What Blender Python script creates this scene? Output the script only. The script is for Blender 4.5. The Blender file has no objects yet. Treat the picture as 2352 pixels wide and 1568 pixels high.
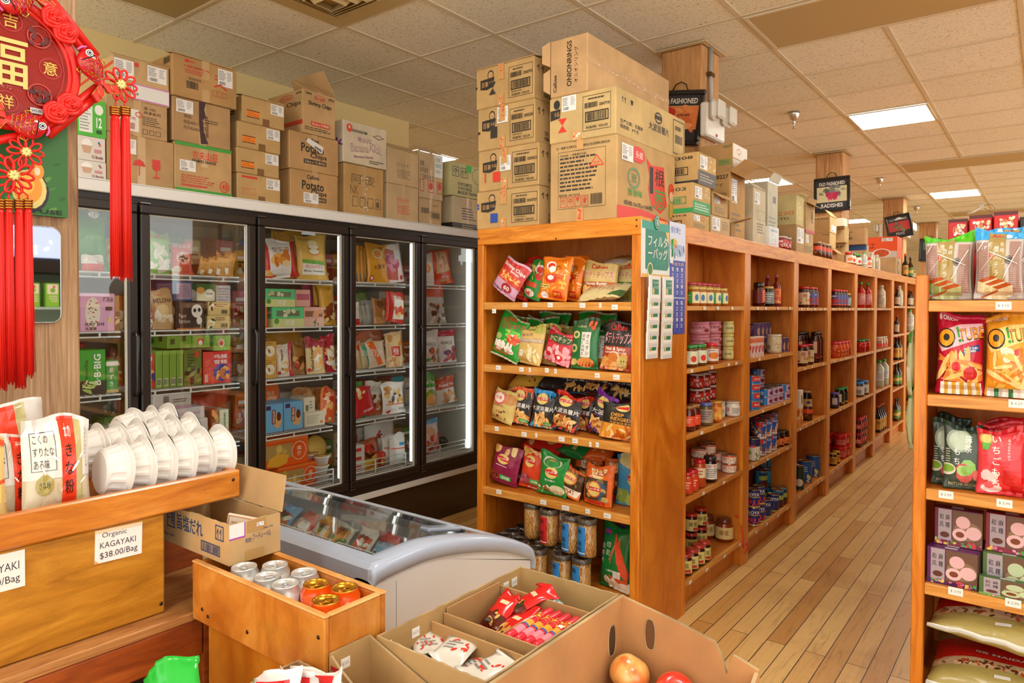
import bpy, math, random, bisect
from mathutils import Vector, Matrix
rnd = random.Random(7)
PI = math.pi
sc = bpy.context.scene
COL = sc.collection
# ---------------------------------------------------------------- camera
F, CX, CY = 1609.23, 1176.0, 736.18
YAW, PIT, ROL = map(math.radians, (37.5172, -1.08694, 0.19624))
V0 = Vector((-math.sin(YAW)*math.cos(PIT), math.cos(YAW)*math.cos(PIT), math.sin(PIT)))
_r = Vector((math.cos(YAW), math.sin(YAW), 0)); _u = _r.cross(V0)
RT = _r*math.cos(ROL) + _u*math.sin(ROL); UP = -_r*math.sin(ROL) + _u*math.cos(ROL)
EYE = Vector((0, 0, 1.5))
cam = bpy.data.cameras.new('camera'); camo = bpy.data.objects.new('camera', cam); COL.objects.link(camo)
cam.sensor_width = 36; cam.lens = 36*F/2352; cam.shift_y = (CY-784)/2352; cam.clip_end = 100
m3 = Matrix((RT, UP, -V0)).transposed(); camo.matrix_world = Matrix.Translation(EYE) @ m3.to_4x4()
sc.camera = camo
sc.view_settings.view_transform = 'Standard'; sc.view_settings.look = 'None'
sc.view_settings.gamma = 1.0; sc.view_settings.use_curve_mapping = False
sc.view_settings.exposure = 0.64
sc.cycles.use_denoising = True
sc.cycles.max_bounces = 7; sc.cycles.transparent_max_bounces = 14; sc.cycles.glossy_bounces = 3
sc.cycles.sample_clamp_indirect = 6.0
sc.cycles.caustics_reflective = False; sc.cycles.caustics_refractive = False
# even fill added to brighten the room through its open back and right
W = bpy.data.worlds.new('ambient_fill'); sc.world = W; W.use_nodes = True
W.node_tree.nodes['Background'].inputs[0].default_value = (1.0, .985, .94, 1)
W.node_tree.nodes['Background'].inputs[1].default_value = 1.7
def ray(x, y): return V0 + RT*((x-CX)/F) + UP*((CY-y)/F)
def on(ax, val, x, y):
 d = ray(x, y); t = (val-EYE[ax])/d[ax]; return EYE + d*t
def aX(v, x, y): return on(0, v, x, y)
def aY(v, x, y): return on(1, v, x, y)
def aZ(v, x, y): return on(2, v, x, y)
# ---------------------------------------------------------------- materials
def lin(c): return c/12.92 if c <= .04045 else ((c+.055)/1.055)**2.4
def rgb(h): h = h.lstrip('#'); return tuple(lin(int(h[i:i+2], 16)/255) for i in (0, 2, 4)) + (1,)
MT = {}
def newmat(name):
 m = bpy.data.materials.new(name); m.use_nodes = True
 nt = m.node_tree; b = nt.nodes['Principled BSDF']; return m, nt, b
def N(nt, t, **k):
 n = nt.nodes.new(t)
 for a, v in k.items():
  if a.startswith('i_'):
   key = a[2:]; key = int(key) if key.isdigit() else key.replace('_', ' ')
   n.inputs[key].default_value = v
  else: setattr(n, a, v)
 return n
def ramp(nt, src, stops):
 r = nt.nodes.new('ShaderNodeValToRGB'); e = r.color_ramp.elements
 while len(e) < len(stops): e.new(.5)
 for k, (p, c) in enumerate(stops): e[k].position = p; e[k].color = c
 nt.links.new(src, r.inputs[0]); return r.outputs[0]
def P(h, kind='m'):
 if len(h) == 4: h = '#'+h[1]*2+h[2]*2+h[3]*2
 """plain colour: m matte, s satin, g glossy foil, x shiny plastic, e emission"""
 key = h+kind
 if key in MT: return MT[key]
 m, nt, b = newmat('c_'+key.lstrip('#')); c = rgb(h)
 b.inputs['Base Color'].default_value = c
 ro, me, co = {'m': (.75, 0, 0), 's': (.45, 0, 0), 'g': (.3, .0, .12), 'x': (.2, 0, .25), 'M': (.25, .9, 0), 'A': (.3, .55, 0), 'e': (.5, 0, 0)}[kind]
 b.inputs['Roughness'].default_value = ro; b.inputs['Metallic'].default_value = me
 b.inputs['Coat Weight'].default_value = co; b.inputs['Coat Roughness'].default_value = .12
 if kind in 'gx':   # crumpled film
  tc = N(nt, 'ShaderNodeTexCoord'); n = N(nt, 'ShaderNodeTexNoise', i_Scale=26.0, i_Detail=2.0)
  bp = N(nt, 'ShaderNodeBump', i_Strength=.22 if kind == 'g' else .06, i_Distance=.02)
  nt.links.new(tc.outputs['Object'], n.inputs['Vector']); nt.links.new(n.outputs[0], bp.inputs['Height'])
  nt.links.new(bp.outputs[0], b.inputs['Normal'])
 MT[key] = m; return m
def emis(name, col, s):
 m, nt, b = newmat(name); b.inputs['Base Color'].default_value = (.8, .8, .8, 1)
 b.inputs['Emission Color'].default_value = col; b.inputs['Emission Strength'].default_value = s; return m
def wood(name, c1, c2, c3, scale=(1, 1, 1), rough=.36, coat=.12, knots=True):
 m, nt, b = newmat(name); tc = N(nt, 'ShaderNodeTexCoord'); mp = N(nt, 'ShaderNodeMapping')
 mp.inputs['Scale'].default_value = scale
 oi = N(nt, 'ShaderNodeObjectInfo');
 nt.links.new(tc.outputs['Object'], mp.inputs['Vector'])
 ad = N(nt, 'ShaderNodeVectorMath', operation='ADD'); nt.links.new(mp.outputs[0], ad.inputs[0]); nt.links.new(oi.outputs['Random'], ad.inputs[1])
 n1 = N(nt, 'ShaderNodeTexNoise', i_Scale=2.2, i_Detail=5.0, i_Roughness=.6, i_Distortion=1.6)
 n2 = N(nt, 'ShaderNodeTexNoise', i_Scale=9.0, i_Detail=7.0, i_Roughness=.75, i_Distortion=.6)
 nt.links.new(ad.outputs[0], n1.inputs['Vector']); nt.links.new(ad.outputs[0], n2.inputs['Vector'])
 r1 = ramp(nt, n1.outputs[0], [(.3, rgb(c1)), (.5, rgb(c2)), (.72, rgb(c3))])
 r2 = ramp(nt, n2.outputs[0], [(.35, (.55, .5, .45, 1)), (.6, (1, 1, 1, 1))])
 mx = N(nt, 'ShaderNodeMixRGB', blend_type='MULTIPLY', i_0=.36); nt.links.new(r1, mx.inputs[1]); nt.links.new(r2, mx.inputs[2])
 nt.links.new(mx.outputs[0], b.inputs['Base Color'])
 b.inputs['Roughness'].default_value = rough; b.inputs['Coat Weight'].default_value = coat; b.inputs['Coat Roughness'].default_value = .15
 bp = N(nt, 'ShaderNodeBump', i_Strength=.1, i_Distance=.01); nt.links.new(n2.outputs[0], bp.inputs['Height']); nt.links.new(bp.outputs[0], b.inputs['Normal'])
 return m
WV = wood('pine_upright', '#bc640c', '#da7f1c', '#ea9a36', (14, 14, 1.2))
WH = wood('pine_board_across', '#c66c10', '#e48c22', '#f0a643', (1.2, 14, 14))
WY = wood('pine_board_along', '#c46a10', '#e08a22', '#eca040', (14, 1.2, 14))
WI = wood('plywood_inside', '#b45e0c', '#ca731a', '#d8862a', (5, 5, 1.0), .42, .12)
WF = wood('plywood_front', '#ba600c', '#cf7718', '#dd8c2a', (2, 2, 1.0), .35, .2)
WP = wood('pale_post', '#8c6a4a', '#ae8a64', '#c8a680', (30, 30, 1.3), .6, 0)
WC = wood('oak_column', '#a87440', '#c58f56', '#d8a870', (9, 9, .8), .55, .05)
WS = wood('pale_shelf_edge', '#c67c2c', '#dc9640', '#e8ac58', (1.2, 10, 14), .4, .1)
WSY = wood('pale_shelf_edge_along', '#c67c2c', '#dc9640', '#e8ac58', (10, 1.2, 14), .4, .1)
WK = wood('oak_panel', '#9c6410', '#b87a1c', '#cc902e', (6, 1.5, 9), .4, .1)
WD = wood('dark_stained_board', '#7c3408', '#9c4812', '#b45f20', (12, 1.5, 12), .5, .05)
def cardm(name, h, rough=.85, vary=.08, sc_=(1, 1, 1)):
 m, nt, b = newmat(name); tc = N(nt, 'ShaderNodeTexCoord')
 n = N(nt, 'ShaderNodeTexNoise', i_Scale=7.0, i_Detail=4.0); nt.links.new(tc.outputs['Object'], n.inputs['Vector'])
 c = rgb(h); c = tuple(v*k for v, k in zip(c, (1.02, 1.1, 1.2, 1))); d = tuple(x*(1-vary*2) for x in c[:3])+(1,); e = tuple(min(1, x*(1+vary*1.6)) for x in c[:3])+(1,)
 nt.links.new(ramp(nt, n.outputs[0], [(.3, d), (.7, e)]), b.inputs['Base Color'])
 w = N(nt, 'ShaderNodeTexWave', i_Scale=55.0, i_Distortion=.3); nt.links.new(tc.outputs['Object'], w.inputs['Vector'])
 bp = N(nt, 'ShaderNodeBump', i_Strength=.05, i_Distance=.004); nt.links.new(w.outputs[0], bp.inputs['Height']); nt.links.new(bp.outputs[0], b.inputs['Normal'])
 b.inputs['Roughness'].default_value = rough; return m
CARD = {}
def card(h):
 if h not in CARD: CARD[h] = cardm('cardboard_'+h.lstrip('#'), h)
 return CARD[h]
def clear(name, tint=(1, 1, 1, 1), rough=.02, extra=0.0, ior=1.45):
 m, nt, b = newmat(name); nt.nodes.remove(b); out = nt.nodes['Material Output']
 t = N(nt, 'ShaderNodeBsdfTransparent'); t.inputs[0].default_value = tint
 g = N(nt, 'ShaderNodeBsdfGlossy'); g.inputs['Roughness'].default_value = rough
 f = N(nt, 'ShaderNodeLayerWeight', i_Blend=.5); pw = N(nt, 'ShaderNodeMath', operation='POWER', i_1=4.0); a = N(nt, 'ShaderNodeMath', operation='MULTIPLY_ADD', i_1=.8, i_2=.035+extra)
 nt.links.new(f.outputs['Facing'], pw.inputs[0]); nt.links.new(pw.outputs[0], a.inputs[0])
 mx = N(nt, 'ShaderNodeMixShader'); nt.links.new(a.outputs[0], mx.inputs[0]); nt.links.new(t.outputs[0], mx.inputs[1]); nt.links.new(g.outputs[0], mx.inputs[2])
 nt.links.new(mx.outputs[0], out.inputs[0]); return m
GLASS = clear('door_glass', (.97, .98, .97, 1), .01, .03)
FILM = clear('clear_film', (.97, .97, .97, 1), .12, .06)
FROST = clear('lid_glass', (.93, .95, .95, 1), .03, .05)
PET = clear('jar_plastic', (.98, .96, .93, 1), .04, .03)
# ---------------------------------------------------------------- mesh builder
class MB:
 def __init__(s): s.v = []; s.f = []; s.m = []; s.sm = []; s.mats = []; s.T = None
 def mi(s, m):
  if m not in s.mats: s.mats.append(m)
  return s.mats.index(m)
 def add(s, pts, faces, mat, smooth=False):
  o = len(s.v)
  if s.T is not None: pts = [s.T @ Vector(p) for p in pts]
  s.v += [tuple(p) for p in pts]; k = s.mi(mat)
  for f in faces: s.f.append([i+o for i in f]); s.m.append(k); s.sm.append(smooth)
  return s
 def box(s, x0, y0, z0, x1, y1, z1, mat):
  p = [(x, y, z) for x in (x0, x1) for y in (y0, y1) for z in (z0, z1)]
  return s.add(p, [(0, 1, 3, 2), (4, 6, 7, 5), (0, 4, 5, 1), (2, 3, 7, 6), (0, 2, 6, 4), (1, 5, 7, 3)], mat)
 def bev(s, x0, y0, z0, x1, y1, z1, mat, r=.004):
  a = Vector((x0, y0, z0)); b = Vector((x1, y1, z1)); r = min(r, *(abs(b[i]-a[i])*.45 for i in range(3)))
  P_ = []; idx = {}
  for i, (sx, sy, sz) in enumerate((x, y, z) for x in (0, 1) for y in (0, 1) for z in (0, 1)):
   c = Vector((b.x if sx else a.x, b.y if sy else a.y, b.z if sz else a.z)); d = Vector((-1 if sx else 1, -1 if sy else 1, -1 if sz else 1))*r
   for k in range(3):
    q = c+d; q[k] = c[k]; idx[(sx, sy, sz, k)] = len(P_); P_.append(q)
  fs = []
  for k in range(3):
   o = [j for j in range(3) if j != k]
   for e in (0, 1):
    q = []
    for (u, v_) in ((0, 0), (1, 0), (1, 1), (0, 1)):
     t = [0, 0, 0]; t[k] = e; t[o[0]] = u; t[o[1]] = v_; q.append(idx[(*t, k)])
    if (e == 1) == (k == 1): q.reverse()
    fs.append(q)
   for u in (0, 1):
    for v_ in (0, 1):
     t0 = [0, 0, 0]; t0[o[0]] = u; t0[o[1]] = v_; t1 = list(t0); t1[k] = 1
     q = [idx[(*t0, o[0])], idx[(*t0, o[1])], idx[(*t1, o[1])], idx[(*t1, o[0])]]
     if (u ^ v_) ^ (k == 1): q.reverse()
     fs.append(q)
  for t in ((x, y, z) for x in (0, 1) for y in (0, 1) for z in (0, 1)):
   q = [idx[(*t, 0)], idx[(*t, 1)], idx[(*t, 2)]]
   if (t[0]+t[1]+t[2]) % 2: q.reverse()
   fs.append(q)
  return s.add(P_, fs, mat)
 def lathe(s, prof, mat, seg=20, c=(0, 0, 0), smooth=True, cap=True):
  pts = []; fs = []
  for r, z in prof:
   for i in range(seg):
    a = 2*PI*i/seg; pts.append((c[0]+r*math.cos(a), c[1]+r*math.sin(a), c[2]+z))
  for k in range(len(prof)-1):
   for i in range(seg):
    j = (i+1) % seg; fs.append((k*seg+i, k*seg+j, (k+1)*seg+j, (k+1)*seg+i))
  s.add(pts, fs, mat, smooth)
  if cap:
   o = len(s.v)-len(pts); k = s.mi(mat)
   if prof[0][0] > 0: s.f.append([o+i for i in reversed(range(seg))]); s.m.append(k); s.sm.append(False)
   if prof[-1][0] > 0: s.f.append([o+(len(prof)-1)*seg+i for i in range(seg)]); s.m.append(k); s.sm.append(False)
  return s
 def tube(s, path, r, mat, seg=6, closed=False, flat=1.0):
  path = [Vector(p) for p in path]; n = len(path); pts = []; fs = []; up = None
  for i, p in enumerate(path):
   a = path[(i-1) % n] if (closed or i > 0) else p; b = path[(i+1) % n] if (closed or i < n-1) else p
   t = (b-a).normalized()
   if up is None: up = Vector((0, 0, 1)) if abs(t.z) < .9 else Vector((1, 0, 0))
   sd = t.cross(up)
   if sd.length < 1e-4: sd = t.orthogonal()
   sd.normalize(); up2 = sd.cross(t).normalized(); up = up2
   rr = r[i] if isinstance(r, (list, tuple)) else r
   for k in range(seg):
    q = 2*PI*k/seg; pts.append(p + sd*math.cos(q)*rr + up2*math.sin(q)*rr*flat)
  for i in range(n if closed else n-1):
   for k in range(seg):
    j = (k+1) % seg; i2 = (i+1) % n; fs.append((i*seg+k, i*seg+j, i2*seg+j, i2*seg+k))
  if not closed: fs.append(list(reversed(range(seg)))); fs.append([(n-1)*seg+k for k in range(seg)])
  return s.add(pts, fs, mat, True)
 def mesh(s, name):
  me = bpy.data.meshes.new(name); me.from_pydata(s.v, [], s.f)
  for m in s.mats: me.materials.append(m)
  me.polygons.foreach_set('material_index', s.m); me.polygons.foreach_set('use_smooth', s.sm); me.update(); return me
 def build(s, name, parent=None, loc=None, **k):
  o = bpy.data.objects.new(name, s.mesh(name)); COL.objects.link(o)
  if parent: o.parent = parent
  if loc is not None: o.location = loc
  return o
def tag(o, label=None, cat=None, group=None, kind=None):
 if label: o['label'] = label
 if cat: o['category'] = cat
 if group: o['group'] = group
 if kind: o['kind'] = kind
 return o
def empty(name, loc=(0, 0, 0), label=None, cat=None, group=None):
 o = bpy.data.objects.new(name, None); o.empty_display_size = .05; COL.objects.link(o); o.location = loc
 return tag(o, label, cat, group)
def dup(o, loc=None, rot=None, label=None, group=None):
 c = o.copy(); COL.objects.link(c)
 if loc is not None: c.location = loc
 if rot is not None: c.rotation_euler = rot
 if label: c['label'] = label
 if group: c['group'] = group
 for ch in list(o.children):
  d = ch.copy(); COL.objects.link(d); d.parent = c
  for g in list(ch.children): e = g.copy(); COL.objects.link(e); e.parent = d
 return c
# ---------------------------------------------------------------- flat art (print on packs)
TX = {}
def glyphs(s, bold):
 if (s, bold) in TX: return TX[(s, bold)]
 cu = bpy.data.curves.new('t', 'FONT'); cu.body = s; cu.resolution_u = 2 if len(s) > 2 else 3; cu.offset = (.007 if any(ord(q) > 0x2e80 for q in s) else .022) if bold else 0.0; cu.space_line = 1.22 if any(ord(q) > 0x2e80 for q in s) else .95
 ob = bpy.data.objects.new('t', cu); COL.objects.link(ob); me = ob.to_mesh()
 vs = [(v.co.x, v.co.y) for v in me.vertices]; tr = []
 me.calc_loop_triangles()
 for t in me.loop_triangles: tr.append([vs[i] for i in t.vertices])
 ob.to_mesh_clear(); bpy.data.objects.remove(ob); bpy.data.curves.remove(cu)
 if not tr: TX[(s, bold)] = []; return []
 xs = [p[0] for t in tr for p in t]; ys = [p[1] for t in tr for p in t]
 x0, x1, y0, y1 = min(xs), max(xs), min(ys), max(ys); w = max(x1-x0, 1e-4); h = max(y1-y0, 1e-4)
 r = [[((p[0]-x0)/w-.5, (p[1]-y0)/h-.5) for p in t] for t in tr]
 TX[(s, bold)] = r; return r
def clip(poly, ax, c, side):
 out = []; n = len(poly)
 for i in range(n):
  a = poly[i]; b = poly[(i+1) % n]; da = (a[ax]-c)*side; db = (b[ax]-c)*side
  if da >= 0: out.append(a)
  if (da > 0 and db < 0) or (da < 0 and db > 0):
   t = da/(da-db); out.append((a[0]+(b[0]-a[0])*t, a[1]+(b[1]-a[1])*t))
 return out
def ell(cx, cy, rx, ry, n=16, a0=0): return [(cx+rx*math.cos(a0+2*PI*i/n), cy+ry*math.sin(a0+2*PI*i/n)) for i in range(n)]
def art(els, asp=1.0, seed=1):
 """returns [(convex polygon, colour)] in unit square; asp = width/height"""
 out = []; R_ = random.Random(seed)
 for i, e in enumerate(els):
  k = e[0]
  if k == 'r': x0, y0, x1, y1, c = e[1:6]; out.append(([(x0, y0), (x1, y0), (x1, y1), (x0, y1)], c, i))
  elif k == 'p': out.append((e[1], e[2], i))
  elif k == 'd': out.append((ell(*e[1:5]), e[5], i))
  elif k == 'o':
   cx, cy, rx, ry, th, c = e[1:7]; n = 20; A = ell(cx, cy, rx, ry, n); B = ell(cx, cy, rx-th, ry-th*asp if asp else ry-th, n)
   for j in range(n): q = (j+1) % n; out.append(([A[j], A[q], B[q], B[j]], c, i))
  elif k == 'f':
   x0, y0, x1, y1, th, c = e[1:7]; ty = th*asp
   for q in ((x0, y0, x1, y0+ty), (x0, y1-ty, x1, y1), (x0, y0, x0+th, y1), (x1-th, y0, x1, y1)):
    out.append(([(q[0], q[1]), (q[2], q[1]), (q[2], q[3]), (q[0], q[3])], c, i))
  elif k == 't':
   s, cx, cy, w, h, c = e[1:7]; rot = math.radians(e[7]) if len(e) > 7 else 0; bold = e[8] if len(e) > 8 else 1
   cr, sr = math.cos(rot), math.sin(rot)
   for t in glyphs(s, bold):
    q = []
    for (x, y) in t:
     X = x*w*asp; Y = y*h          # real proportions (height = 1)
     if abs(abs(e[7])-90) < 1 if len(e) > 7 else False: X = x*h; Y = y*w*asp
     q.append((cx+(X*cr-Y*sr)/asp, cy+X*sr+Y*cr))
    out.append((q, c, i))
  elif k == 'b':
   x0, y0, x1, y1, c = e[1:6]; x = x0; step = (x1-x0)/34
   while x < x1-step*.5:
    w = step*R_.choice((.35, .5, .9, 1.3)); out.append(([(x, y0), (min(x+w, x1), y0), (min(x+w, x1), y1), (x, y1)], c, i)); x += w+step*R_.choice((.4, .6, 1.0))
  elif k == 'l':
   x0, y0, x1, y1, n, c = e[1:7]; dy = (y1-y0)/n
   for j in range(n):
    y = y0+dy*(j+.25); x = x0; xe = x0+(x1-x0)*R_.uniform(.6, 1)
    while x < xe:
     w = (x1-x0)*R_.uniform(.05, .16); out.append(([(x, y), (min(x+w, xe), y), (min(x+w, xe), y+dy*.45), (x, y+dy*.45)], c, i)); x += w+(x1-x0)*.025
  elif k == 'h':
   x0, y0, x1, y1, n, c = e[1:7]
   for j in range(n): y = y0+(y1-y0)*j/n; out.append(([(x0, y), (x1, y), (x1, y+(y1-y0)/n*.25), (x0, y+(y1-y0)/n*.25)], c, i))
  elif k == 'L':
   x0, y0, x1, y1 = e[1:5]; out.append(([(x0, y0), (x1, y0), (x1, y1), (x0, y1)], '#e9e9e6', i))
   for q in art([('l', x0+(x1-x0)*.06, y0+(y1-y0)*.35, x0+(x1-x0)*.55, y1-(y1-y0)*.08, 6, '#555555'), ('l', x0+(x1-x0)*.62, y0+(y1-y0)*.35, x1-(x1-x0)*.06, y1-(y1-y0)*.08, 7, '#777777'), ('b', x0+(x1-x0)*.1, y0+(y1-y0)*.08, x0+(x1-x0)*.5, y0+(y1-y0)*.28, '#222222')], asp, seed+i):
    out.append((q[0], q[1], i+.5))
  elif k == 'c':
   x0, y0, x1, y1, n, sz, cols = e[1:8]
   for j in range(n):
    cx, cy = R_.uniform(x0, x1), R_.uniform(y0, y1); a = R_.uniform(0, PI); c = R_.choice(cols); rx = sz*R_.uniform(.6, 1.2); ry = rx*e[8] if len(e) > 8 else rx*.45
    q = [(cx+(X*math.cos(a)-Y*math.sin(a))/asp, cy+X*math.sin(a)+Y*math.cos(a)) for X, Y in ell(0, 0, rx, ry, 8)]
    q = clip(clip(clip(clip(q, 0, .015, 1), 0, .985, -1), 1, .01, 1), 1, .99, -1)
    if len(q) > 2: out.append((q, c, i+j*.02))
  elif k == 'z':   # zigzag / flame stripes
   x0, y0, x1, y1, n, c = e[1:7]
   for j in range(n):
    a = x0+(x1-x0)*j/n; w = (x1-x0)/n; s_ = R_.uniform(.5, 1); out.append(([(a, y0), (a+w*.55, y0), (a+w*.9, y0+(y1-y0)*s_)], c, i))
 return out
def plain(O, U, V_, N_, off=.0006):
 O, U, V_, N_ = map(Vector, (O, U, V_, N_)); return lambda u, v, l: O+U*u+V_*v+N_*(off+.00022*l)
def put(mb, els, fmap, asp=1.0, gl='s', seed=1, cuts=None):
 for poly, c, l in art(els, asp, seed):
  mat = c if not isinstance(c, str) else (P(c[:7], c[7:]) if len(c) > 7 else P(c, gl))
  polys = [poly]
  if cuts:
   for ax in (0, 1):
    nn = []; lo_ = 0
    for q in polys:
     a = min(p[ax] for p in q); b = max(p[ax] for p in q); rest = q
     for cc in cuts[ax]:
      if a < cc-1e-6 and b > cc+1e-6:
       g = clip(rest, ax, cc, -1)
       if len(g) > 2: nn.append(g)
       rest = clip(rest, ax, cc, 1)
       if len(rest) < 3: break
     if len(rest) > 2: nn.append(rest)
    polys = nn
   if len(cuts) > 2:
    nn = []
    for q in polys:
     if len(q) < 3: continue
     U_, V_ = cuts[2]; mu = sum(p[0] for p in q)/len(q); mv = sum(p[1] for p in q)/len(q); i = min(max(bisect.bisect_right(U_, mu)-1, 0), len(U_)-2); j = min(max(bisect.bisect_right(V_, mv)-1, 0), len(V_)-2)
     du, dv = U_[i+1]-U_[i], V_[j+1]-V_[j]; r = [((p[0]-U_[i])/du-(p[1]-V_[j])/dv, p) for p in q]
     if min(t[0] for t in r) > -1e-6 or max(t[0] for t in r) < 1e-6: nn.append(q); continue
     for sg in (1, -1):
      g = []
      for a in range(len(r)):
       (da, pa), (db, pb) = r[a], r[(a+1) % len(r)]; da *= sg; db *= sg
       if da >= 0: g.append(pa)
       if da*db < 0: t = da/(da-db); g.append((pa[0]+(pb[0]-pa[0])*t, pa[1]+(pb[1]-pa[1])*t))
      nn.append(g)
    polys = nn
  for q in polys:
   if len(q) < 3: continue
   ar = sum(q[i][0]*q[(i+1) % len(q)][1]-q[(i+1) % len(q)][0]*q[i][1] for i in range(len(q)))
   if abs(ar) < 1e-12: continue
   if ar < 0: q = q[::-1]
   mb.add([fmap(a, b, l) for a, b in q], [list(range(len(q)))], mat, bool(cuts))
# ---------------------------------------------------------------- room
H = 3.09
def planks():
 m, nt, b = newmat('floor_planks'); tc = N(nt, 'ShaderNodeTexCoord'); mp = N(nt, 'ShaderNodeMapping'); mp.inputs['Rotation'].default_value = (0, 0, PI/2)
 nt.links.new(tc.outputs['Object'], mp.inputs['Vector'])
 br = N(nt, 'ShaderNodeTexBrick', offset=.37, offset_frequency=2, squash=1.0)
 for k, v in dict(Scale=1.0, Mortar_Size=.002, Mortar_Smooth=.1, Bias=0.0, Brick_Width=1.35, Row_Height=.083).items(): br.inputs[k.replace('_', ' ')].default_value = v
 br.inputs['Color1'].default_value = (0, 0, 0, 1); br.inputs['Color2'].default_value = (1, 1, 1, 1); br.inputs['Mortar'].default_value = (.5, .5, .5, 1)
 nt.links.new(mp.outputs[0], br.inputs['Vector'])
 base = ramp(nt, br.outputs['Color'], [(0, rgb('#cc994f')), (.35, rgb('#dfb369')), (.7, rgb('#ecc880')), (1, rgb('#d4a35a'))])
 mp2 = N(nt, 'ShaderNodeMapping'); mp2.inputs['Scale'].default_value = (26, 1.6, 1); nt.links.new(tc.outputs['Object'], mp2.inputs['Vector'])
 ad = N(nt, 'ShaderNodeVectorMath', operation='ADD'); nt.links.new(mp2.outputs[0], ad.inputs[0]); nt.links.new(br.outputs['Color'], ad.inputs[1])
 g = N(nt, 'ShaderNodeTexNoise', i_Scale=1.5, i_Detail=6.0, i_Roughness=.7, i_Distortion=1.4); nt.links.new(ad.outputs[0], g.inputs['Vector'])
 gr = ramp(nt, g.outputs[0], [(.32, (.5, .38, .27, 1)), (.46, (.96, .94, .9, 1)), (.7, (1, 1, 1, 1))])
 mx = N(nt, 'ShaderNodeMixRGB', blend_type='MULTIPLY', i_0=.6); nt.links.new(base, mx.inputs[1]); nt.links.new(gr, mx.inputs[2])
 s = N(nt, 'ShaderNodeTexNoise', i_Scale=1.1, i_Detail=5.0, i_Roughness=.7); nt.links.new(tc.outputs['Object'], s.inputs['Vector'])
 sr = ramp(nt, s.outputs[0], [(.3, (.6, .45, .33, 1)), (.5, (1, 1, 1, 1))])
 m3_ = N(nt, 'ShaderNodeMixRGB', blend_type='MULTIPLY', i_0=.55); nt.links.new(mx.outputs[0], m3_.inputs[1]); nt.links.new(sr, m3_.inputs[2])
 m2 = N(nt, 'ShaderNodeMixRGB', i_2=rgb('#33200f')); nt.links.new(br.outputs['Fac'], m2.inputs[0]); nt.links.new(m3_.outputs[0], m2.inputs[1])
 nt.links.new(m2.outputs[0], b.inputs['Base Color']); b.inputs['Roughness'].default_value = .33
 bp = N(nt, 'ShaderNodeBump', i_Strength=.25, i_Distance=.004, invert=True); nt.links.new(br.outputs['Fac'], bp.inputs['Height']); nt.links.new(bp.outputs[0], b.inputs['Normal'])
 return m
def tiles():
 m, nt, b = newmat('ceiling_tile'); tc = N(nt, 'ShaderNodeTexCoord')
 br = N(nt, 'ShaderNodeTexBrick', offset=0.0, squash=1.0)
 for k, v in dict(Scale=1.0, Mortar_Size=.001, Brick_Width=.61, Row_Height=.61).items(): br.inputs[k.replace('_', ' ')].default_value = v
 br.inputs['Color1'].default_value = (0, 0, 0, 1); br.inputs['Color2'].default_value = (1, 1, 1, 1)
 mp = N(nt, 'ShaderNodeMapping'); mp.inputs['Location'].default_value = (1.365, -3.805+.61*20, 0); nt.links.new(tc.outputs['Object'], mp.inputs['Vector']); nt.links.new(mp.outputs[0], br.inputs['Vector'])
 n = N(nt, 'ShaderNodeTexNoise', i_Scale=75.0, i_Detail=2.0, i_Roughness=.6, i_Distortion=1.5); nt.links.new(tc.outputs['Object'], n.inputs['Vector'])
 fl = ramp(nt, n.outputs[0], [(.0, (1, 1, 1, 1)), (.59, (1, 1, 1, 1)), (.635, (.45, .36, .24, 1)), (1, (.4, .3, .2, 1))])
 base = ramp(nt, br.outputs['Color'], [(0, rgb('#ebe7d2')), (1, rgb('#f3efdf'))])
 mx = N(nt, 'ShaderNodeMixRGB', blend_type='MULTIPLY', i_0=.8); nt.links.new(base, mx.inputs[1]); nt.links.new(fl, mx.inputs[2])
 nt.links.new(mx.outputs[0], b.inputs['Base Color']); b.inputs['Roughness'].default_value = .9
 return m
def struct(name, mb): o = mb.build(name); o['kind'] = 'structure'; return o
FLO = planks(); TIL = tiles()
WALL = P('#e3c98c', 'm'); WALL2 = P('#e6cf9e', 'm'); BAR = P('#d8cbb0', 's')
struct('floor', MB().box(-7, -3, -.05, 4.5, 22, 0, FLO))
struct('ceiling', MB().box(-7, -3, H, 4.5, 22, H+.05, TIL))
mb = MB()
for k in range(-9, 10):
 x = -1.365+.61*k
 if -7 < x < 4.5: mb.box(x-.013, -3, H-.006, x+.013, 22, H-.0002, BAR)
for k in range(-11, 31):
 y = 3.805+.61*k
 if -3 < y < 22: mb.box(-7, y-.011, H-.0055, 4.5, y+.011, H-.0004, BAR)
struct('trim_ceiling', mb)
struct('wall_left', MB().box(-4.55, -3, 0, -4.4, 4.262, H, WALL))
struct('wall_far_left', MB().box(-7.1, -3, 0, -7, 22, H, WALL2))
struct('wall_back', MB().box(-7, 22, 0, 4.5, 22.1, H, WALL2))
struct('baseboard_left', MB().box(-4.4, 3.99, 0, -4.385, 4.262, .1, P('#8a5a30')))
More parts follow.
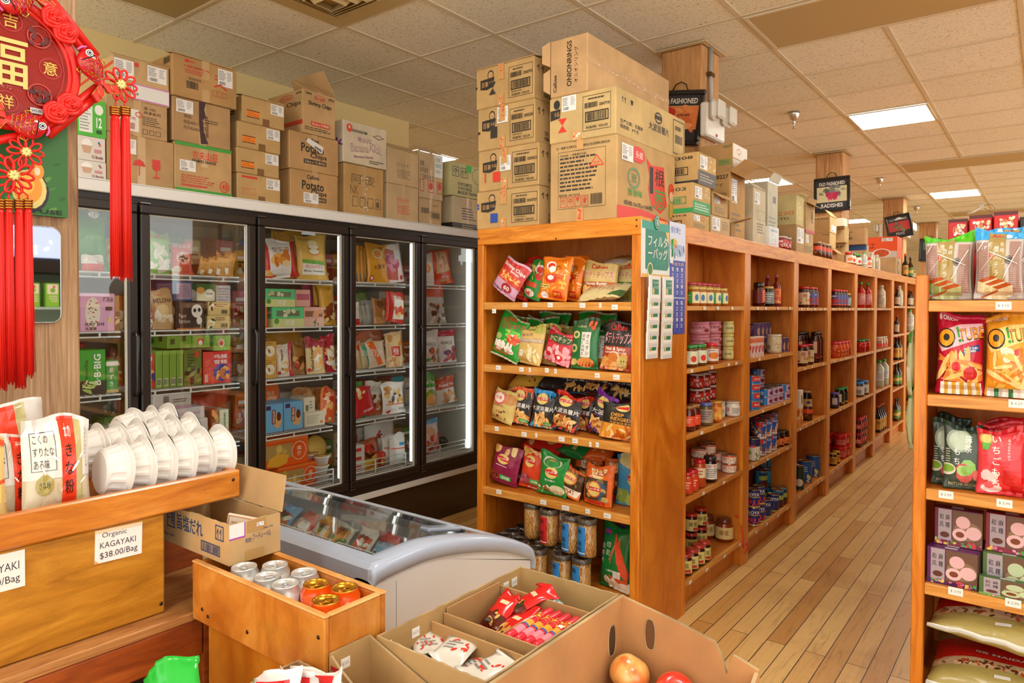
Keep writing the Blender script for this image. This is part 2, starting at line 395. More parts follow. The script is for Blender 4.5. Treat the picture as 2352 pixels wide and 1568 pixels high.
# ceiling lamps, 2 ft x 2 ft troffers
LAMP = emis('lit_diffuser', (1, .99, .96, 1), 17)
def lamp(x0, y0, x1, y1, label, mat=LAMP, name='ceiling_light', frame='#d8ccb0'):
 r = empty(name, (0, 0, 0), label, 'ceiling light', 'ceiling light panels')
 mb = MB(); fm = P(frame, 's'); t = .018; z0 = H-.014; z1 = H-.0062
 for q in ((x0, y0, x1, y0+t), (x0, y1-t, x1, y1), (x0, y0+t, x0+t, y1-t), (x1-t, y0+t, x1, y1-t)): mb.box(q[0], q[1], z0, q[2], q[3], z1, fm)
 mb.build('frame', r); MB().box(x0+t, y0+t, z0+.003, x1-t, y1-t, z1-.001, mat).build('diffuser', r); return r
Q = .61
lamp(-1.352, 6.255, -.768, 6.838, 'bright square ceiling light panel nearest the aisle shelves, second column behind it')
lamp(-1.352, 11.135, -.768, 11.718, 'bright ceiling light panel further down the aisle beyond the first lit one')
lamp(-3.182, 8.695, -2.598, 9.278, 'bright ceiling light partly behind the open boxes left of the radish picture')
lamp(-1.352, 16.02, -.768, 16.6, 'small distant lit ceiling panel low between the far columns')
lamp(-3.182, 13.57, -2.598, 14.16, 'distant lit ceiling strip behind the tilted picture on the third column')
lamp(-5.62, 5.04, -5.04, 5.62, 'lit ceiling panel glowing behind the boxes at the far end of the freezer top')
for nm, (x, y) in {'over the candy boxes': (-1.352, 1.375), 'above the freezer aisle': (-3.182, -.455), 'above the camera side counter': (.478, .155), 'right of the camera': (1.088, 3.815), 'beyond the right shelf': (1.088, 8.695), 'behind the camera': (-.742, -1.675)}.items():
 lamp(x, y, x+.584, y+.584, 'lit square ceiling light panel '+nm)  # out of view, put in around the camera to brighten the near scene
OFF = P('#bda676', 's')
lamp(-1.352, 3.818, -.146, 4.4, 'large unlit rectangular ceiling panel at the top right, two tiles long', OFF, 'ceiling_light')
lamp(-1.352, 8.7, -.146, 9.28, 'unlit rectangular ceiling panel down the aisle between the two lit ones', OFF)
lamp(-1.352, 13.58, -.146, 14.16, 'distant unlit ceiling panel above the red boxes', OFF)
lamp(-3.85, 1.378, -3.242, 1.965, 'unlit ceiling panel with frosted cover at the top left above the carton stacks', P('#a8935f', 's'))
# air diffuser
r = empty('ceiling_vent', (0, 0, 0), 'square louvred air vent in the ceiling at the top edge of the photo', 'vent')
mb = MB(); c = (-2.923, 2.28)
cm = P('#c2aa78', 's')
mb.box(c[0]-.29, c[1]-.29, H-.012, c[0]+.29, c[1]+.29, H-.0062, cm); mb.build('plate', r)
for k in range(4):
 a = .17-.038*k; z = H-.045-.0*k; mb = MB()
 for s in ((-1, 0), (1, 0), (0, -1), (0, 1)):
  if s[0]: x = c[0]+s[0]*a; pts = [(x, c[1]-a, H-.02-.012*k), (x, c[1]+a, H-.02-.012*k), (x+s[0]*.03, c[1]+a+.03, H-.012), (x+s[0]*.03, c[1]-a-.03, H-.012)]
  else: y = c[1]+s[1]*a; pts = [(c[0]-a, y, H-.02-.012*k), (c[0]+a, y, H-.02-.012*k), (c[0]+a+.03, y+s[1]*.03, H-.012), (c[0]-a-.03, y+s[1]*.03, H-.012)]
  n = [Vector(p)-Vector((0, 0, .004)) for p in pts]
  mb.add(pts+n, [(0, 1, 2, 3), (7, 6, 5, 4), (0, 4, 5, 1), (2, 6, 7, 3), (1, 5, 6, 2), (3, 7, 4, 0)], cm)
 mb.build('louvre', r)
# sprinklers
CH = P('#d8d4cc', 'M')
def sprink(x, y, label):
 r = MB(); r.lathe([(.045, 0), (.042, -.012), (.03, -.05), (.02, -.055)], CH, 18).lathe([(.012, -.05), (.012, -.085), (.004, -.09), (.004, -.12), (.014, -.122), (.014, -.126)], CH, 12)
 o = r.build('fire_sprinkler', None, (x, y, H-.006)); tag(o, label, 'sprinkler', 'chrome sprinkler heads')
sprink(-1.67, 5.92, 'chrome ceiling sprinkler left of the nearest lit panel')
sprink(-1.67, 9.52, 'chrome ceiling sprinkler right of the radish picture')
sprink(-1.67, 12.5, 'small chrome ceiling sprinkler right of the tilted picture on the third column')
sprink(-1.6, 16.5, 'tiny distant sprinkler near the fourth column')
o = MB().box(-.03, -.03, -.06, .03, .03, 0, P('#e8e4da')).tube([(0, 0, -.03), (-.1, .02, -.1), (-.18, .02, -.12)], .02, P('#e8e4da'), 8).tube([(.03, 0, -.02), (.12, 0, .0-.01), (.17, 0, -.08), (.12, 0, -.13), (.03, 0, -.06)], .004, P('#777777'), 5).build('security_camera', None, (-.845, 12.76, H-.006))
tag(o, 'small white security camera with looped cable on the ceiling above the red boxes', 'security camera')
# columns
def column(y0, label, x0=-1.935, x1=-1.668):
 mb = MB(); mb.bev(x0, y0, 1.8955, x1, y0+.27, H-.0065, WC, .012)
 mb.box(-(-x0+x1)/2*0+(x0+x1)/2-.0015, y0-.0004, 1.9, (x0+x1)/2+.0015, y0, H-.01, P('#5a3a1c')) if y0 > 5 else None
 o = mb.build('column'); o['kind'] = 'structure'; o['label'] = label
 t = MB(); s = .035
 for q in ((x0-s, y0-s, x1+s, y0-.001), (x0-s, y0+.271, x1+s, y0+.27+s), (x0-s, y0-.001, x0-.001, y0+.271), (x1+.001, y0-.001, x1+s, y0+.271)): t.box(q[0], q[1], H-.012, q[2], q[3], H-.0062, P('#cdb68c'))
 struct('trim_column', t)
for y, l in ((4.03, 'square wooden column nearest the boxes'), (7.64, 'second wooden column'), (11.32, 'third wooden column'), (14.87, 'fourth wooden column')): column(y, l)
# ---------------------------------------------------------------- shelving
TAG = P('#ecebe6')
def pricetag(parent, c, n, w=.03, h=.022, txt=None):
 """c centre on the face, n 'y' (faces -y) or 'x' (faces +x)"""
 mb = MB(); t = .0012
 if n == 'y':
  mb.box(-w/2, -t, -h/2, w/2, 0, h/2, TAG); fm = plain((-w/2, -t, -h/2), (w, 0, 0), (0, 0, h), (0, -1, 0), .0002)
 else:
  mb.box(0, -w/2, -h/2, t, w/2, h/2, TAG); fm = plain((t, -w/2, -h/2), (0, w, 0), (0, 0, h), (1, 0, 0), .0002)
 put(mb, [('t', txt, .5, .5, .7, .34, '#777777', 0, 0)] if txt else [('l', .15, .3, .85, .6, 1, '#888888')], fm, w/h, 'm')
 return mb.build('price_tag', parent, c)
ZE = (1.525, 1.211, .903, .587, .2)
def endcap(x0, x1, y0, y1, top, zs, label, header):
 r = empty('end_shelf', (0, 0, 0), label, 'shelf')
 L = lambda n, *a: MB().bev(*a, .003).build(n, r)
 st = .038
 topf = top-.08 if header else top
 L('stile', x0, y0, 0, x0+st, y0+.03, topf, WV); L('stile', x1-st-.006, y0, 0, x1, y0+.03, topf, WV)
 L('side_panel', x0, y0+.0305, 0, x0+.018, y1, top-.002, WI); L('side_panel', x1-.018, y0+.0305, 0, x1, y1, top-.021, WF)
 L('back_panel', x0+.0185, y1-.02, 0, x1-.0185, y1, (top if header else zs[0]-.02)-.021, WI)
 if header:
  L('header', x0, y0, topf, x1, y0+.03, top, WH); L('top_board', x0+.0185, y0+.0305, top-.02, x1, y1, top, WH)
 for z in zs:
  s = MB(); s.bev(x0+.0385, y0+.002, z-.038, x1-.0445, y0+.025, z, WS, .003); s.box(x0+.0185, y0+.0305, z-.02, x1-.0185, y1-.0205, z, WI)
  s.box(x0+.0385, y0+.0249, z-.02, x1-.0445, y0+.031, z, WI); s.build('shelf', r)
 L('kick_board', x0+.0385, y0+.01, 0, x1-.0445, y0+.028, .16, WI)
 return r
EC = endcap(-2.32, -1.40, 2.73, 3.195, 1.895, ZE, 'tall orange pine end shelf stacked with bags of chips, carrying the carton tower', True)
for x, y, w in ((1206, 700, .028), (1264, 700, .028), (1338, 701, .03), (1379, 701, .012), (1412, 705, .03), (1135, 714, .025),
   (1145, 844, .03), (1198, 848, .026), (1217, 849, .012), (1256, 850, .022), (1276, 852, .014), (1416, 866, .032), (1372, 862, .025),
   (1141, 984, .024), (1204, 997, .03), (1232, 999, .012), (1290, 1008, .033), (1321, 1012, .03), (1356, 1020, .012), (1372, 1021, .016),
   (1146, 1129, .032), (1248, 1153, .035), (1299, 1166, .04), (1350, 1174, .024), (1395, 1184, .036)):
 pricetag(EC, aY(2.7315, x, y), 'y', w)
for z in (1.87, 1.84): pass
sc_ = MB()
for x, y in ((1100, 548), (1277, 548), (1462, 519), (1462, 505)):
 p = aY(2.7295, x, y); sc_.lathe([(.005, 0), (.0035, .0014)], P('#3a3230', 'M'), 10, (0, 0, 0)) if 0 else sc_.box(p.x-.004, 2.7285, p.z-.004, p.x+.004, 2.7298, p.z+.004, P('#4a3a2c'))
sc_.build('screw', EC)
BAYS = [(3.225, 4.03), (4.13, 5.01), (5.12, 5.94), (6.05, 6.91), (7.015, 7.81), (7.93, 8.76), (8.91, 9.67), (9.82, 10.6)]
ZA = (1.51, 1.20, .875, .56, .15); ZB = (1.505, 1.075, .65, .165); ZC = (1.53, 1.2, .885, .57, .147)
BZ = [ZA, ZA, ZB, ZB, ZB, ZB, ZC, ZC]
def aisle(xf, sgn, bays, bz, label, top=1.895, name='aisle_shelf', deep=.25):
 """one side of a run of bays: face at x = xf, looking towards sgn"""
 r = empty(name, (0, 0, 0), label, 'shelf')
 X = lambda d: xf-sgn*d
 def bx(n, d0, y0, z0, d1, y1, z1, m, par=r):
  a, b = sorted((X(d0), X(d1))); return MB().bev(a, y0, z0, b, y1, z1, m, .002).build(n, par)
 ends = [3.1955]+[b[1] for b in bays]; starts = [b[0] for b in bays]+[bays[-1][1]+.04]
 for a, b in zip(ends, starts):
  bx('stile', 0, a, 0, .022, b, top-.08, WV)
  c = (a+b)/2; bx('divider', .0222, a, .0, deep, b, top-.021, WI)
 bx('header', 0, ends[0], top-.08, .022, starts[-1], top, WY)
 bx('top_board', .0222, ends[0], top-.02, deep+.209, starts[-1], top, WY)
 bx('back_panel', deep+.0002, ends[0], 0, deep+.012, starts[-1], top-.021, WI)
 for (y0, y1), zs in zip(bays, bz):
  for z in zs:
   a, b = sorted((X(.004), X(deep-.0002))); e, f = sorted((X(.002), X(.022)))
   s = MB(); s.box(a, y0+.0002, z-.018, b, y1-.0002, z, WI); s.box(e, y0+.0004, z-.022, f, y1-.0004, z+.0004, WSY); s.build('shelf', r)
  bx('kick_board', .05, y0+.0002, 0, .062, y1-.0002, zs[-1]-.0185, WI)
 return r
AS = aisle(-1.40, 1, BAYS, BZ, 'long run of orange wooden bays down the right aisle holding jars and cans')
AL = aisle(-2.32, -1, BAYS, BZ, 'back side of the long wooden shelf facing the glass door freezers', name='aisle_shelf')
for b, ((y0, y1), zs) in enumerate(zip(BAYS, BZ)):
 for k, z in enumerate(zs):
  n = rnd.choice((2, 3, 4)) if b < 2 else rnd.choice((3, 4, 5))
  for j in range(n):
   y = y0+(y1-y0)*(j+rnd.uniform(.2, .8))/n; pricetag(AS, (-1.3976, y, z-.0105), 'x', .03, .016)
RC = endcap(-.365, .60, 2.73, 3.195, 1.614, (1.528, 1.21, .891, .568, .2), 'orange wooden end shelf at the right edge with cakes, snack bags and mochi boxes', False)
for x, y, t in ((2305, 702, '$ 4.50'), (2335, 927, '$ 4.29'), (2173, 1136, '$ 2.99'), (2307, 1156, '$ 3.99'), (2195, 1358, '$ 2.99'), (2327, 1385, '$ 2.99')):
 pricetag(RC, aY(2.7315, x, y), 'y', .042, .026, t)
RA = aisle(-.365, -1, BAYS[:6], BZ[:6], 'right hand run of wooden shelves seen from its end, facing the same aisle', top=1.614, name='aisle_shelf')
# ---------------------------------------------------------------- freezer with glass doors
FX = -3.373
BLK = P('#1c1613', 's'); BLK2 = P('#261d17', 's'); WHT = P('#e6e6e2', 's'); INN = P('#b9bbb0', 's'); GASK = P('#d8d4c4', 's')
FZ = (1.655, 1.378, 1.085, .77, .42); DY = [.914, 1.526, 2.134, 2.754, 3.362, 3.972]
fr = empty('display_freezer', (0, 0, 0), 'long upright display freezer with five dark framed glass doors along the left wall', 'freezer')
mb = MB()
mb.box(-4.22, .914, .3355, -4.17, 3.98, 2.06, INN); mb.box(-4.17, .85, .3355, FX-.03, .914, 2.06, INN); mb.box(-4.17, 3.972, .3355, FX-.03, 4.03, 2.06, INN)
mb.box(-4.17, .914, .3355, FX-.03, 3.972, .385, INN); mb.box(-4.17, .914, 1.99, FX-.03, 3.972, 2.06, INN)
mb.build('cabinet', fr)
MB().bev(-4.22, .85, 2.0605, FX+.012, 4.03, 2.066, WHT, .002).build('top_panel', fr)
MB().bev(FX-.029, .85, 2.008, FX+.012, 4.03, 2.06, WHT, .004).build('fascia', fr)
mb = MB(); mb.box(FX-.05, .85, 1.955, FX-.005, 4.03, 2.008, BLK)
for y in DY[1:5]: mb.box(FX-.03, y-.03, .39, FX-.012, y+.03, 1.955, BLK)
mb.box(FX-.029, .85, .335, FX-.004, 4.03, .392, BLK2); mb.build('mullion_frame', fr)
MB().bev(FX-.029, .85, .294, FX+.0, 4.03, .3345, WHT, .003).build('bumper', fr)
MB().box(-4.2, .86, 0, FX-.035, 4.02, .3352, P('#33241a', 'x')).build('kick_plate', fr)
LED = emis('led_tube', (.95, 1.0, .95, 1), 1.15)
for i, y in enumerate(DY):
 yy = min(max(y, .95), 3.94); o = MB().bev(FX-.075, yy-.016, .45, FX-.05, yy+.016, 1.93, LED, .004).build('led_tube', fr)
for i in range(5):
 y0, y1 = DY[i]+.006, DY[i+1]-.006; d = empty('door', (0, 0, 0)); d.parent = fr; b = .044; zb, zt = .394, 1.974
 mb = MB()
 for q in ((y0, zb, y1, zb+b), (y0, zt-b, y1, zt), (y0, zb+b, y0+b, zt-b), (y1-b, zb+b, y1, zt-b)): mb.bev(FX-.004, q[0], q[1], FX+.028, q[2], q[3], BLK2, .006)
 for q in ((y0+b, zb+b, y1-b, zb+b+.006), (y0+b, zt-b-.006, y1-b, zt-b), (y0+b, zb+b+.006, y0+b+.006, zt-b-.006), (y1-b-.009, zb+b+.006, y1-b, zt-b-.006)): mb.box(FX+.002, q[0], q[1], FX+.012, q[2], q[3], GASK)
 o = mb.build('door_frame', d)
 MB().box(FX+.006, y0+b+.002, zb+b+.002, FX+.010, y1-b-.002, zt-b-.002, GLASS).build('glass', d)
 h = MB(); yh = y1-.02
 h.tube([(FX+.027, yh, 1.375), (FX+.052, yh, 1.372), (FX+.062, yh, 1.35), (FX+.06, yh, 1.24), (FX+.062, yh, 1.12), (FX+.052, yh, 1.095), (FX+.027, yh, 1.092)], .0085, P('#1c1815', 'x'), 8, flat=1.2); h.build('handle', d)
 h = MB(); h.bev(FX+.0, y0+.002, 1.976, FX+.024, y0+.05, 1.984, P('#777069', 'M'), .002); h.bev(FX+.0, y0+.002, .384, FX+.024, y0+.045, .392, P('#8a8278', 'M'), .002); h.build('hinge', d)
WIRE = P('#dfe3e0', 's')
for i in range(5):
 y0, y1 = DY[i]+.035, DY[i+1]-.035
 for k, z in enumerate(FZ):
  mb = MB()
  for dz in (0, -.022): mb.tube([(FX-.095, y0, z+dz), (FX-.095, y1, z+dz)], .0042, WIRE, 6)
  mb.tube([(FX-.4, y0, z-.005), (FX-.4, y1, z-.005)], .004, WIRE, 5); mb.tube([(-4.13, y0, z-.005), (-4.13, y1, z-.005)], .004, WIRE, 5)
  n = 18
  for j in range(n+1):
   y = y0+(y1-y0)*j/n; mb.box(-4.13, y-.0015, z-.004, FX-.095, y+.0015, z, WIRE)
   if j % 6 == 3: mb.box(FX-.0975, y-.004, z-.024, FX-.0925, y+.004, z, WIRE)
  if k == 4:
   for zz in (.03, .06, .09): mb.tube([(FX-.09, y0, z+zz), (FX-.09, y1, z+zz)], .0035, WIRE, 6)
   for j in range(3): y = y0+(y1-y0)*j/2; mb.tube([(FX-.09, y, z-.02), (FX-.09, y, z+.09)], .004, WIRE, 6)
  mb.build('wire_shelf', fr)
o = MB().lathe([(.024, 0), (.026, .006), (.02, .012)], P('#c9ced0', 'M'), 24).lathe([(.019, .0122), (.0001, .0124)], P('#e8ece8'), 24)
o.box(-.001, -.002, .0125, .012, .0, .0135, P('#222222')); o = o.build('thermometer', fr, aX(FX-.12, 214, 490)); o.rotation_euler = (0, PI/2, 0)
# ---------------------------------------------------------------- foreground wooden column with tray counter
mb = MB(); mb.bev(-2.48, .35, 0, -2.05, .78, H-.007, WP, .006)
for k in range(46): pass
o = mb.build('column'); o['kind'] = 'structure'; o['label'] = 'broad pale weathered wooden column at the left edge'
# ---------------------------------------------------------------- cartons
PL = [(-2.32, -1.405, 2.73, 3.16, 1.896, 3.0)]
def carton(z0, xc, yt, xl, xr, X=None, Y=None, label='', group=None, col='#bd9662', fr=(), sd=(), flap=None, tape='f', yaw=0, wl=None, wr=None, name='cardboard_box', cat='box', seam='#a9804e', top=True, depth=None, gl='s', h=None, dy=0):
 """corner between the -y face and the +x face at pixel column xc; yt = its top pixel; xl/xr = the far edges"""
 if X is not None: c = aX(X, xc, yt)
 else: c = aY(Y, xc, yt)
 Xc, Yc = c.x, c.y+dy; zt = z0+h if h else c.z
 if depth: w = depth
 else: w = wl if wl else Xc-aY(Yc, xl, yt).x
 l = wr if wr else aX(Xc, xr, yt).y-Yc
 hh = zt-z0-.0006; z0 += .0005
 for q in PL:
  if q[5] <= z0+.003 or q[4] >= z0+hh-.003 or q[1] <= Xc-w+.001 or q[0] >= Xc-.001: continue
  if q[2]-.0005 < Yc+l and q[3]+.0005 > Yc:
   if q[2] <= Yc or q[3]-Yc < q[2]-Yc+.4*(q[3]-q[2]): sh = q[3]+.0015-Yc; Yc += sh; l = max(.07, l-sh)
   else: l = max(.05, q[2]-.0015-Yc)
 if group and 'aisle' in group:
  for cy in (4.03, 7.64, 11.32):
   if Yc < cy+.275 and Yc+l > cy-.005: w = min(w, Xc+1.664)
 PL.append((Xc-w, Xc, Yc, Yc+l, z0, z0+hh))
 mb = MB(); m = card(col)
 mb.bev(-w, 0, 0, 0, l, hh, m, .003)
 # open-flap seams and tape
 tp = P('#c3a273', 'x')
 els = list(sd); A = w/hh; B_ = l/hh
 put(mb, els, plain((-w, 0, 0), (w, 0, 0), (0, 0, hh), (0, -1, 0)), A, gl, len(label))
 fe = ([('r', .44, .55, .56, 1, tp), ('r', .44, 0, .56, .3, tp)] if tape == 'f' else [('r', .44, 0, .56, 1, tp)] if tape == 'F' else [])+list(fr)
 put(mb, fe, plain((0, 0, 0), (0, l, 0), (0, 0, hh), (1, 0, 0)), B_, gl, len(label)+3)
 if tape: mb.box(-w, l*.44, hh, 0, l*.56, hh+.0008, tp)
 mb.box(-w+.002, l*.5-.001, hh+.0003, -.002, l*.5+.001, hh+.001, P(seam))
 o = mb.build(name, None, (Xc, Yc, z0)); o.rotation_euler = (0, 0, math.radians(yaw))
 tag(o, label, cat, group)
 if flap:
  for (side, ang, ln) in flap:
   ln = min(ln, .9*(w if side[0] == 'x' else l))
   f = MB(); t = .004; a = math.radians(ang); dx, dz = math.cos(a)*ln, math.sin(a)*ln
   if side == 'x+': q = [(0, 0, hh), (0, l, hh), (dx, l-.012, hh+dz), (dx, .012, hh+dz)]
   elif side == 'x-': q = [(-w, 0, hh), (-w, l, hh), (-w-dx, l-.012, hh+dz), (-w-dx, .012, hh+dz)]
   elif side == 'y-': q = [(-w, 0, hh), (0, 0, hh), (-.012, -dx, hh+dz), (-w+.012, -dx, hh+dz)]
   else: q = [(-w, l, hh), (0, l, hh), (-.012, l+dx, hh+dz), (-w+.012, l+dx, hh+dz)]
   n = (Vector(q[1])-Vector(q[0])).cross(Vector(q[3])-Vector(q[0])).normalized()*t
   p = [tuple(Vector(v)+Vector((0, 0, .001))) for v in q]+[tuple(Vector(v)+n+Vector((0, 0, .001))) for v in q]
   f.add(p, [(0, 3, 2, 1), (4, 5, 6, 7), (0, 1, 5, 4), (1, 2, 6, 5), (2, 3, 7, 6), (3, 0, 4, 7)], card(seam if 0 else col)); f.build('flap', o)
 return o, z0+hh+.0012
K = '#2e2a26'; R1 = '#cf3a2a'; DK = '#5d4630'; OR = '#ee8422'
FT = 2.0662
ic = lambda x, y, s, c: [('f', x, y, x+s, y+s*1.2, .008, c), ('t', '↑↑', x+s/2, y+s*.6, s*.6, s*.8, c)]
RED = 'red print'
# stack behind the red tassels
bowl = lambda: [('r', 0, 0, 1, 1, '#d9d3c8'), ('d', .3, .68, .2, .22, '#f0efe9'), ('c', .14, .6, .46, .85, 40, .02, ['#ffffff', '#dddad2']), ('p', [(.1, .62), (.5, .62), (.42, .3), (.18, .3)], '#c9a183'), ('t', '12 Bowls', .7, .17, .42, .14, '#7a2a3a'), ('r', .58, .34, .86, .5, '#c98a93'), ('d', .76, .78, .04, .06, '#3a66b0'), ('d', .8, .7, .04, .06, '#d85b3a')]
_, z = carton(FT, 180, 365, 100, 243, X=-3.40, label='white rice bowl carton lowest in the stack behind the red tassel', group='freezer top cartons', col='#d6cfc2', fr=bowl(), tape='', name='rice_carton')
_, z = carton(z, 180, 309, 100, 241, X=-3.40, label='white rice bowl carton under the bright green one', group='freezer top cartons', col='#d6cfc2', fr=bowl(), tape='', name='rice_carton')
carton(z, 180, 250, 100, 243, X=-3.40, label='bright green rice bowl carton with a big 12, by the column', group='freezer top cartons', col='#4fb82c', h=.165, fr=[('r', 0, 0, 1, 1, '#49b62a'), ('r', .02, .1, .5, .88, '#e6ebe2'), ('l', .05, .15, .45, .8, 8, '#88918a'), ('d', .74, .75, .16, .14, '#e9efe4'), ('t', '12', .74, .4, .2, .28, '#ffffff'), ('r', .64, .1, .84, .2, '#1e4a1e')], tape='', name='rice_carton')
_, z = carton(FT, 245, 300, 200, 399, X=-3.40, label='kraft carton with red arrow, umbrella and glass marks behind the hanging tassel', group='freezer top cartons', col='#b18a5a', wl=.4, fr=[('L', .12, .62, .42, .92), ('r', .12, .2, .24, .22, R1), ('p', [(.15, .2), (.18, .2), (.18, .5), (.15, .5)], R1), ('p', [(.12, .46), (.21, .46), (.165, .56)], R1), ('p', [(.36, .4), (.56, .4), (.52, .5), (.46, .54), (.4, .5)], R1), ('r', .455, .2, .47, .42, R1), ('c', .38, .56, .55, .62, 14, .01, [R1]), ('p', [(.66, .4), (.78, .4), (.78, .58), (.66, .58)], R1), ('d', .72, .41, .06, .06, R1), ('r', .713, .22, .727, .4, R1), ('r', .67, .19, .77, .22, R1)], tape='F')
_, z = carton(z, 240, 215, 183, 384, X=-3.405, label='kraft carton with Chinese print, in the middle of the stack beside the tassel', group='freezer top cartons', col='#b58e60', wl=.45, fr=[('r', .2, .12, .52, .75, '#e4ddd0'), ('t', '原味梅\n100g×20包', .35, .55, .24, .25, '#aa3333'), ('b', .26, .18, .46, .36, '#a33333'), ('t', '桨 100\n传承系列', .74, .78, .28, .22, K), ('l', .58, .34, .95, .62, 5, DK), ('f', .58, .1, .66, .24, .006, K), ('f', .69, .1, .77, .24, .006, K), ('f', .8, .1, .88, .24, .006, K), ('o', .52, .62, .06, .08, .012, R1)], sd=[('t', '100 系列', .75, .3, .3, .3, DK)], tape='F')
carton(z, 259, 124, 180, 388, X=-3.41, label='topmost carton left of the back row with pink bordered label across it', group='freezer top cartons', col='#bd9868', wl=.42, flap=[('x+', 160, .12)], fr=[('L', .02, .48, .36, .94), ('L', .6, .56, .95, .96), ('r', .3, .03, 1, .42, '#c77fc0'), ('r', .31, .06, .99, .39, '#e2e2e0'), ('o', .37, .3, .03, .07, .012, K), ('t', 'NEW YORK', .38, .17, .12, .06, K), ('t', 'もち\nパック 12入', .15, .3, .24, .22, '#a8543a'), ('r', .36, .84, .44, .94, R1)], sd=[('p', [(.05, .55), (.05, .62), (1, .86), (1, .78)], R1)], tape='f')
# tall pair
_, z = carton(FT, 401, 321.5, 395, 532, X=-3.395, label='kraft carton with green bands and a red circled 43', group='freezer top cartons', col='#b9935f', wl=.4, fr=[('r', 0, 0, 1, .07, '#3f9a35'), ('r', 0, .93, 1, 1, '#3f9a35'), ('t', '农夫山莊', .52, .78, .45, .17, '#d8321f'), ('t', 'FARMERS GRANGE', .5, .66, .42, .06, K), ('L', .08, .42, .35, .64), ('l', .1, .18, .75, .36, 4, '#c24a34'), ('r', .1, .12, .55, .16, '#c24a34'), ('o', .86, .2, .085, .12, .014, '#d8321f'), ('t', '43', .86, .2, .1, .12, '#d8321f')], tape='f')
_, z = carton(z, 396, 218, 392, 529, X=-3.4, label='kraft carton with torn brown tape down its middle, above the green banded one', group='freezer top cartons', col='#ad8658', wl=.42, fr=[('L', .06, .66, .34, .95), ('p', [(.44, 1), (.56, 1), (.53, .84), (.56, .66), (.5, .6), (.52, .3), (.6, .05), (.47, .02), (.44, .5)], '#3d2224'), ('t', '地址:', .25, .6, .14, .09, DK), ('t', '电话:400-1', .3, .47, .24, .09, DK), ('t', '尺寸:45x30x22', .33, .34, .3, .09, DK), ('l', .55, .52, .85, .62, 2, DK), ('t', '品田正味', .55, .45, .1, .5, '#3d2224', 90)], tape='F')
carton(z, 396, 120, 330, 543, X=-3.39, label='biggest kraft carton up against the ceiling, red Chinese print and date 20250526', group='freezer top cartons', col='#b08650', wl=.42, flap=[('x+', 165, .1)], fr=[('r', .18, .86, .24, .94, R1), ('t', '良品铺子', .3, .9, .1, .05, R1), ('t', '大面筋(香辣味) 98g', .36, .77, .4, .07, R1), ('l', .18, .6, .5, .72, 4, R1), ('f', .19, .44, .48, .53, .003, '#c46a3a'), ('t', '20250526', .33, .485, .2, .05, DK), ('b', .2, .24, .38, .42, K), ('L', .69, .5, .93, .93), ('r', .64, .7, .68, .73, R1), ('r', .64, .62, .68, .65, R1), ('p', [(.62, .45), (.64, .42), (.73, .5), (.73, .54)], R1), ('p', [(.73, .5), (.73, .54), (.84, .42), (.82, .4)], R1), ('f', .6, .2, .67, .34, .004, R1), ('f', .68, .2, .75, .34, .004, R1), ('f', .76, .2, .83, .34, .004, R1)], sd=[('b', .8, .8, .95, .95, K)], tape='f')
# four low ones
z = FT
mango = [('r', .1, .24, .4, .46, OR), ('r', .1, .46, .4, .49, K), ('r', .1, .21, .4, .24, K), ('t', 'マンゴーもち\nスタンドパック 12入', .25, .35, .26, .15, '#5a2b10'), ('L', .66, .52, .98, .94), ('r', .47, 0, .63, .27, '#7f5a30')]
sideb = [('f', .25, .35, .75, .5, .02, K)]
for i, (xc, yt, xr) in enumerate(((545, 395, 644), (543.5, 336, 641), (546, 276, 644), (556, 217, 653))):
 e = mango if i else [('r', .1, .84, .45, .92, R1), ('f', .1, .2, .42, .46, .006, R1), ('t', 'いちごもち\nスタンドパック 12入', .26, .33, .26, .18, R1), ('L', .66, .52, .98, .94), ('r', .47, 0, .63, .2, '#7f5a30')]
 _, z = carton(z, xc, yt, xc-18, xr, X=-3.395, label=('low kraft carton with a red stripe, bottom of the stack of four', 'low kraft carton with orange mango mochi sticker, second from the bottom of four', 'low kraft carton with orange mango mochi sticker, second from the top of four', 'low kraft carton with lifted lid, top of the stack of four mochi cartons')[i], group='low mochi cartons', col='#b8935c', wl=.3, fr=e, sd=sideb, tape='', flap=[('x+', 168, .09)] if i == 3 else None, name='mochi_carton')
potato = [('t', 'Calbee', .46, .85, .26, .11, K), ('t', 'Potato', .46, .62, .46, .24, '#34302c'), ('t', 'Chips', .58, .42, .34, .17, '#34302c'), ('r', .28, .2, .74, .32, '#3a3632'), ('t', '2.8oz x 12 BAGS', .51, .26, .42, .07, '#c9a878')]
_, z = carton(FT, 667, 385.5, 644, 776, X=-3.395, label='potato chips carton with white barcode label over its lower left, at the bottom', group='freezer top cartons', col='#b98d58', wl=.4, fr=potato+[('L', .26, .14, .57, .42)], name='chips_carton')
_, z = carton(z, 664, 297, 640, 777, X=-3.395, label='potato chips carton with tilted white label, between the shrimp chips carton and its twin', group='freezer top cartons', col='#ba8e5a', wl=.4, fr=potato+[('p', [(.33, .78), (.36, .9), (.68, .72), (.65, .52)], '#e6e4df'), ('p', [(.5, .66), (.5, .72), (.64, .64), (.64, .57)], '#777777')], name='chips_carton')
shr = [('t', 'Calbee', .17, .93, .2, .06, K), ('o', .52, .86, .17, .075, .01, R1), ('t', 'Hot Garlic', .52, .86, .27, .07, R1), ('t', '29292', .87, .9, .18, .06, K), ('t', 'Shrimp Chips', .52, .7, .7, .13, K), ('r', .24, .2, .82, .3, '#d2442c'), ('t', '3.3 oz. x 12 BAGS', .53, .25, .52, .055, '#f3e6d0'), ('l', .06, .08, .95, .17, 2, DK)]
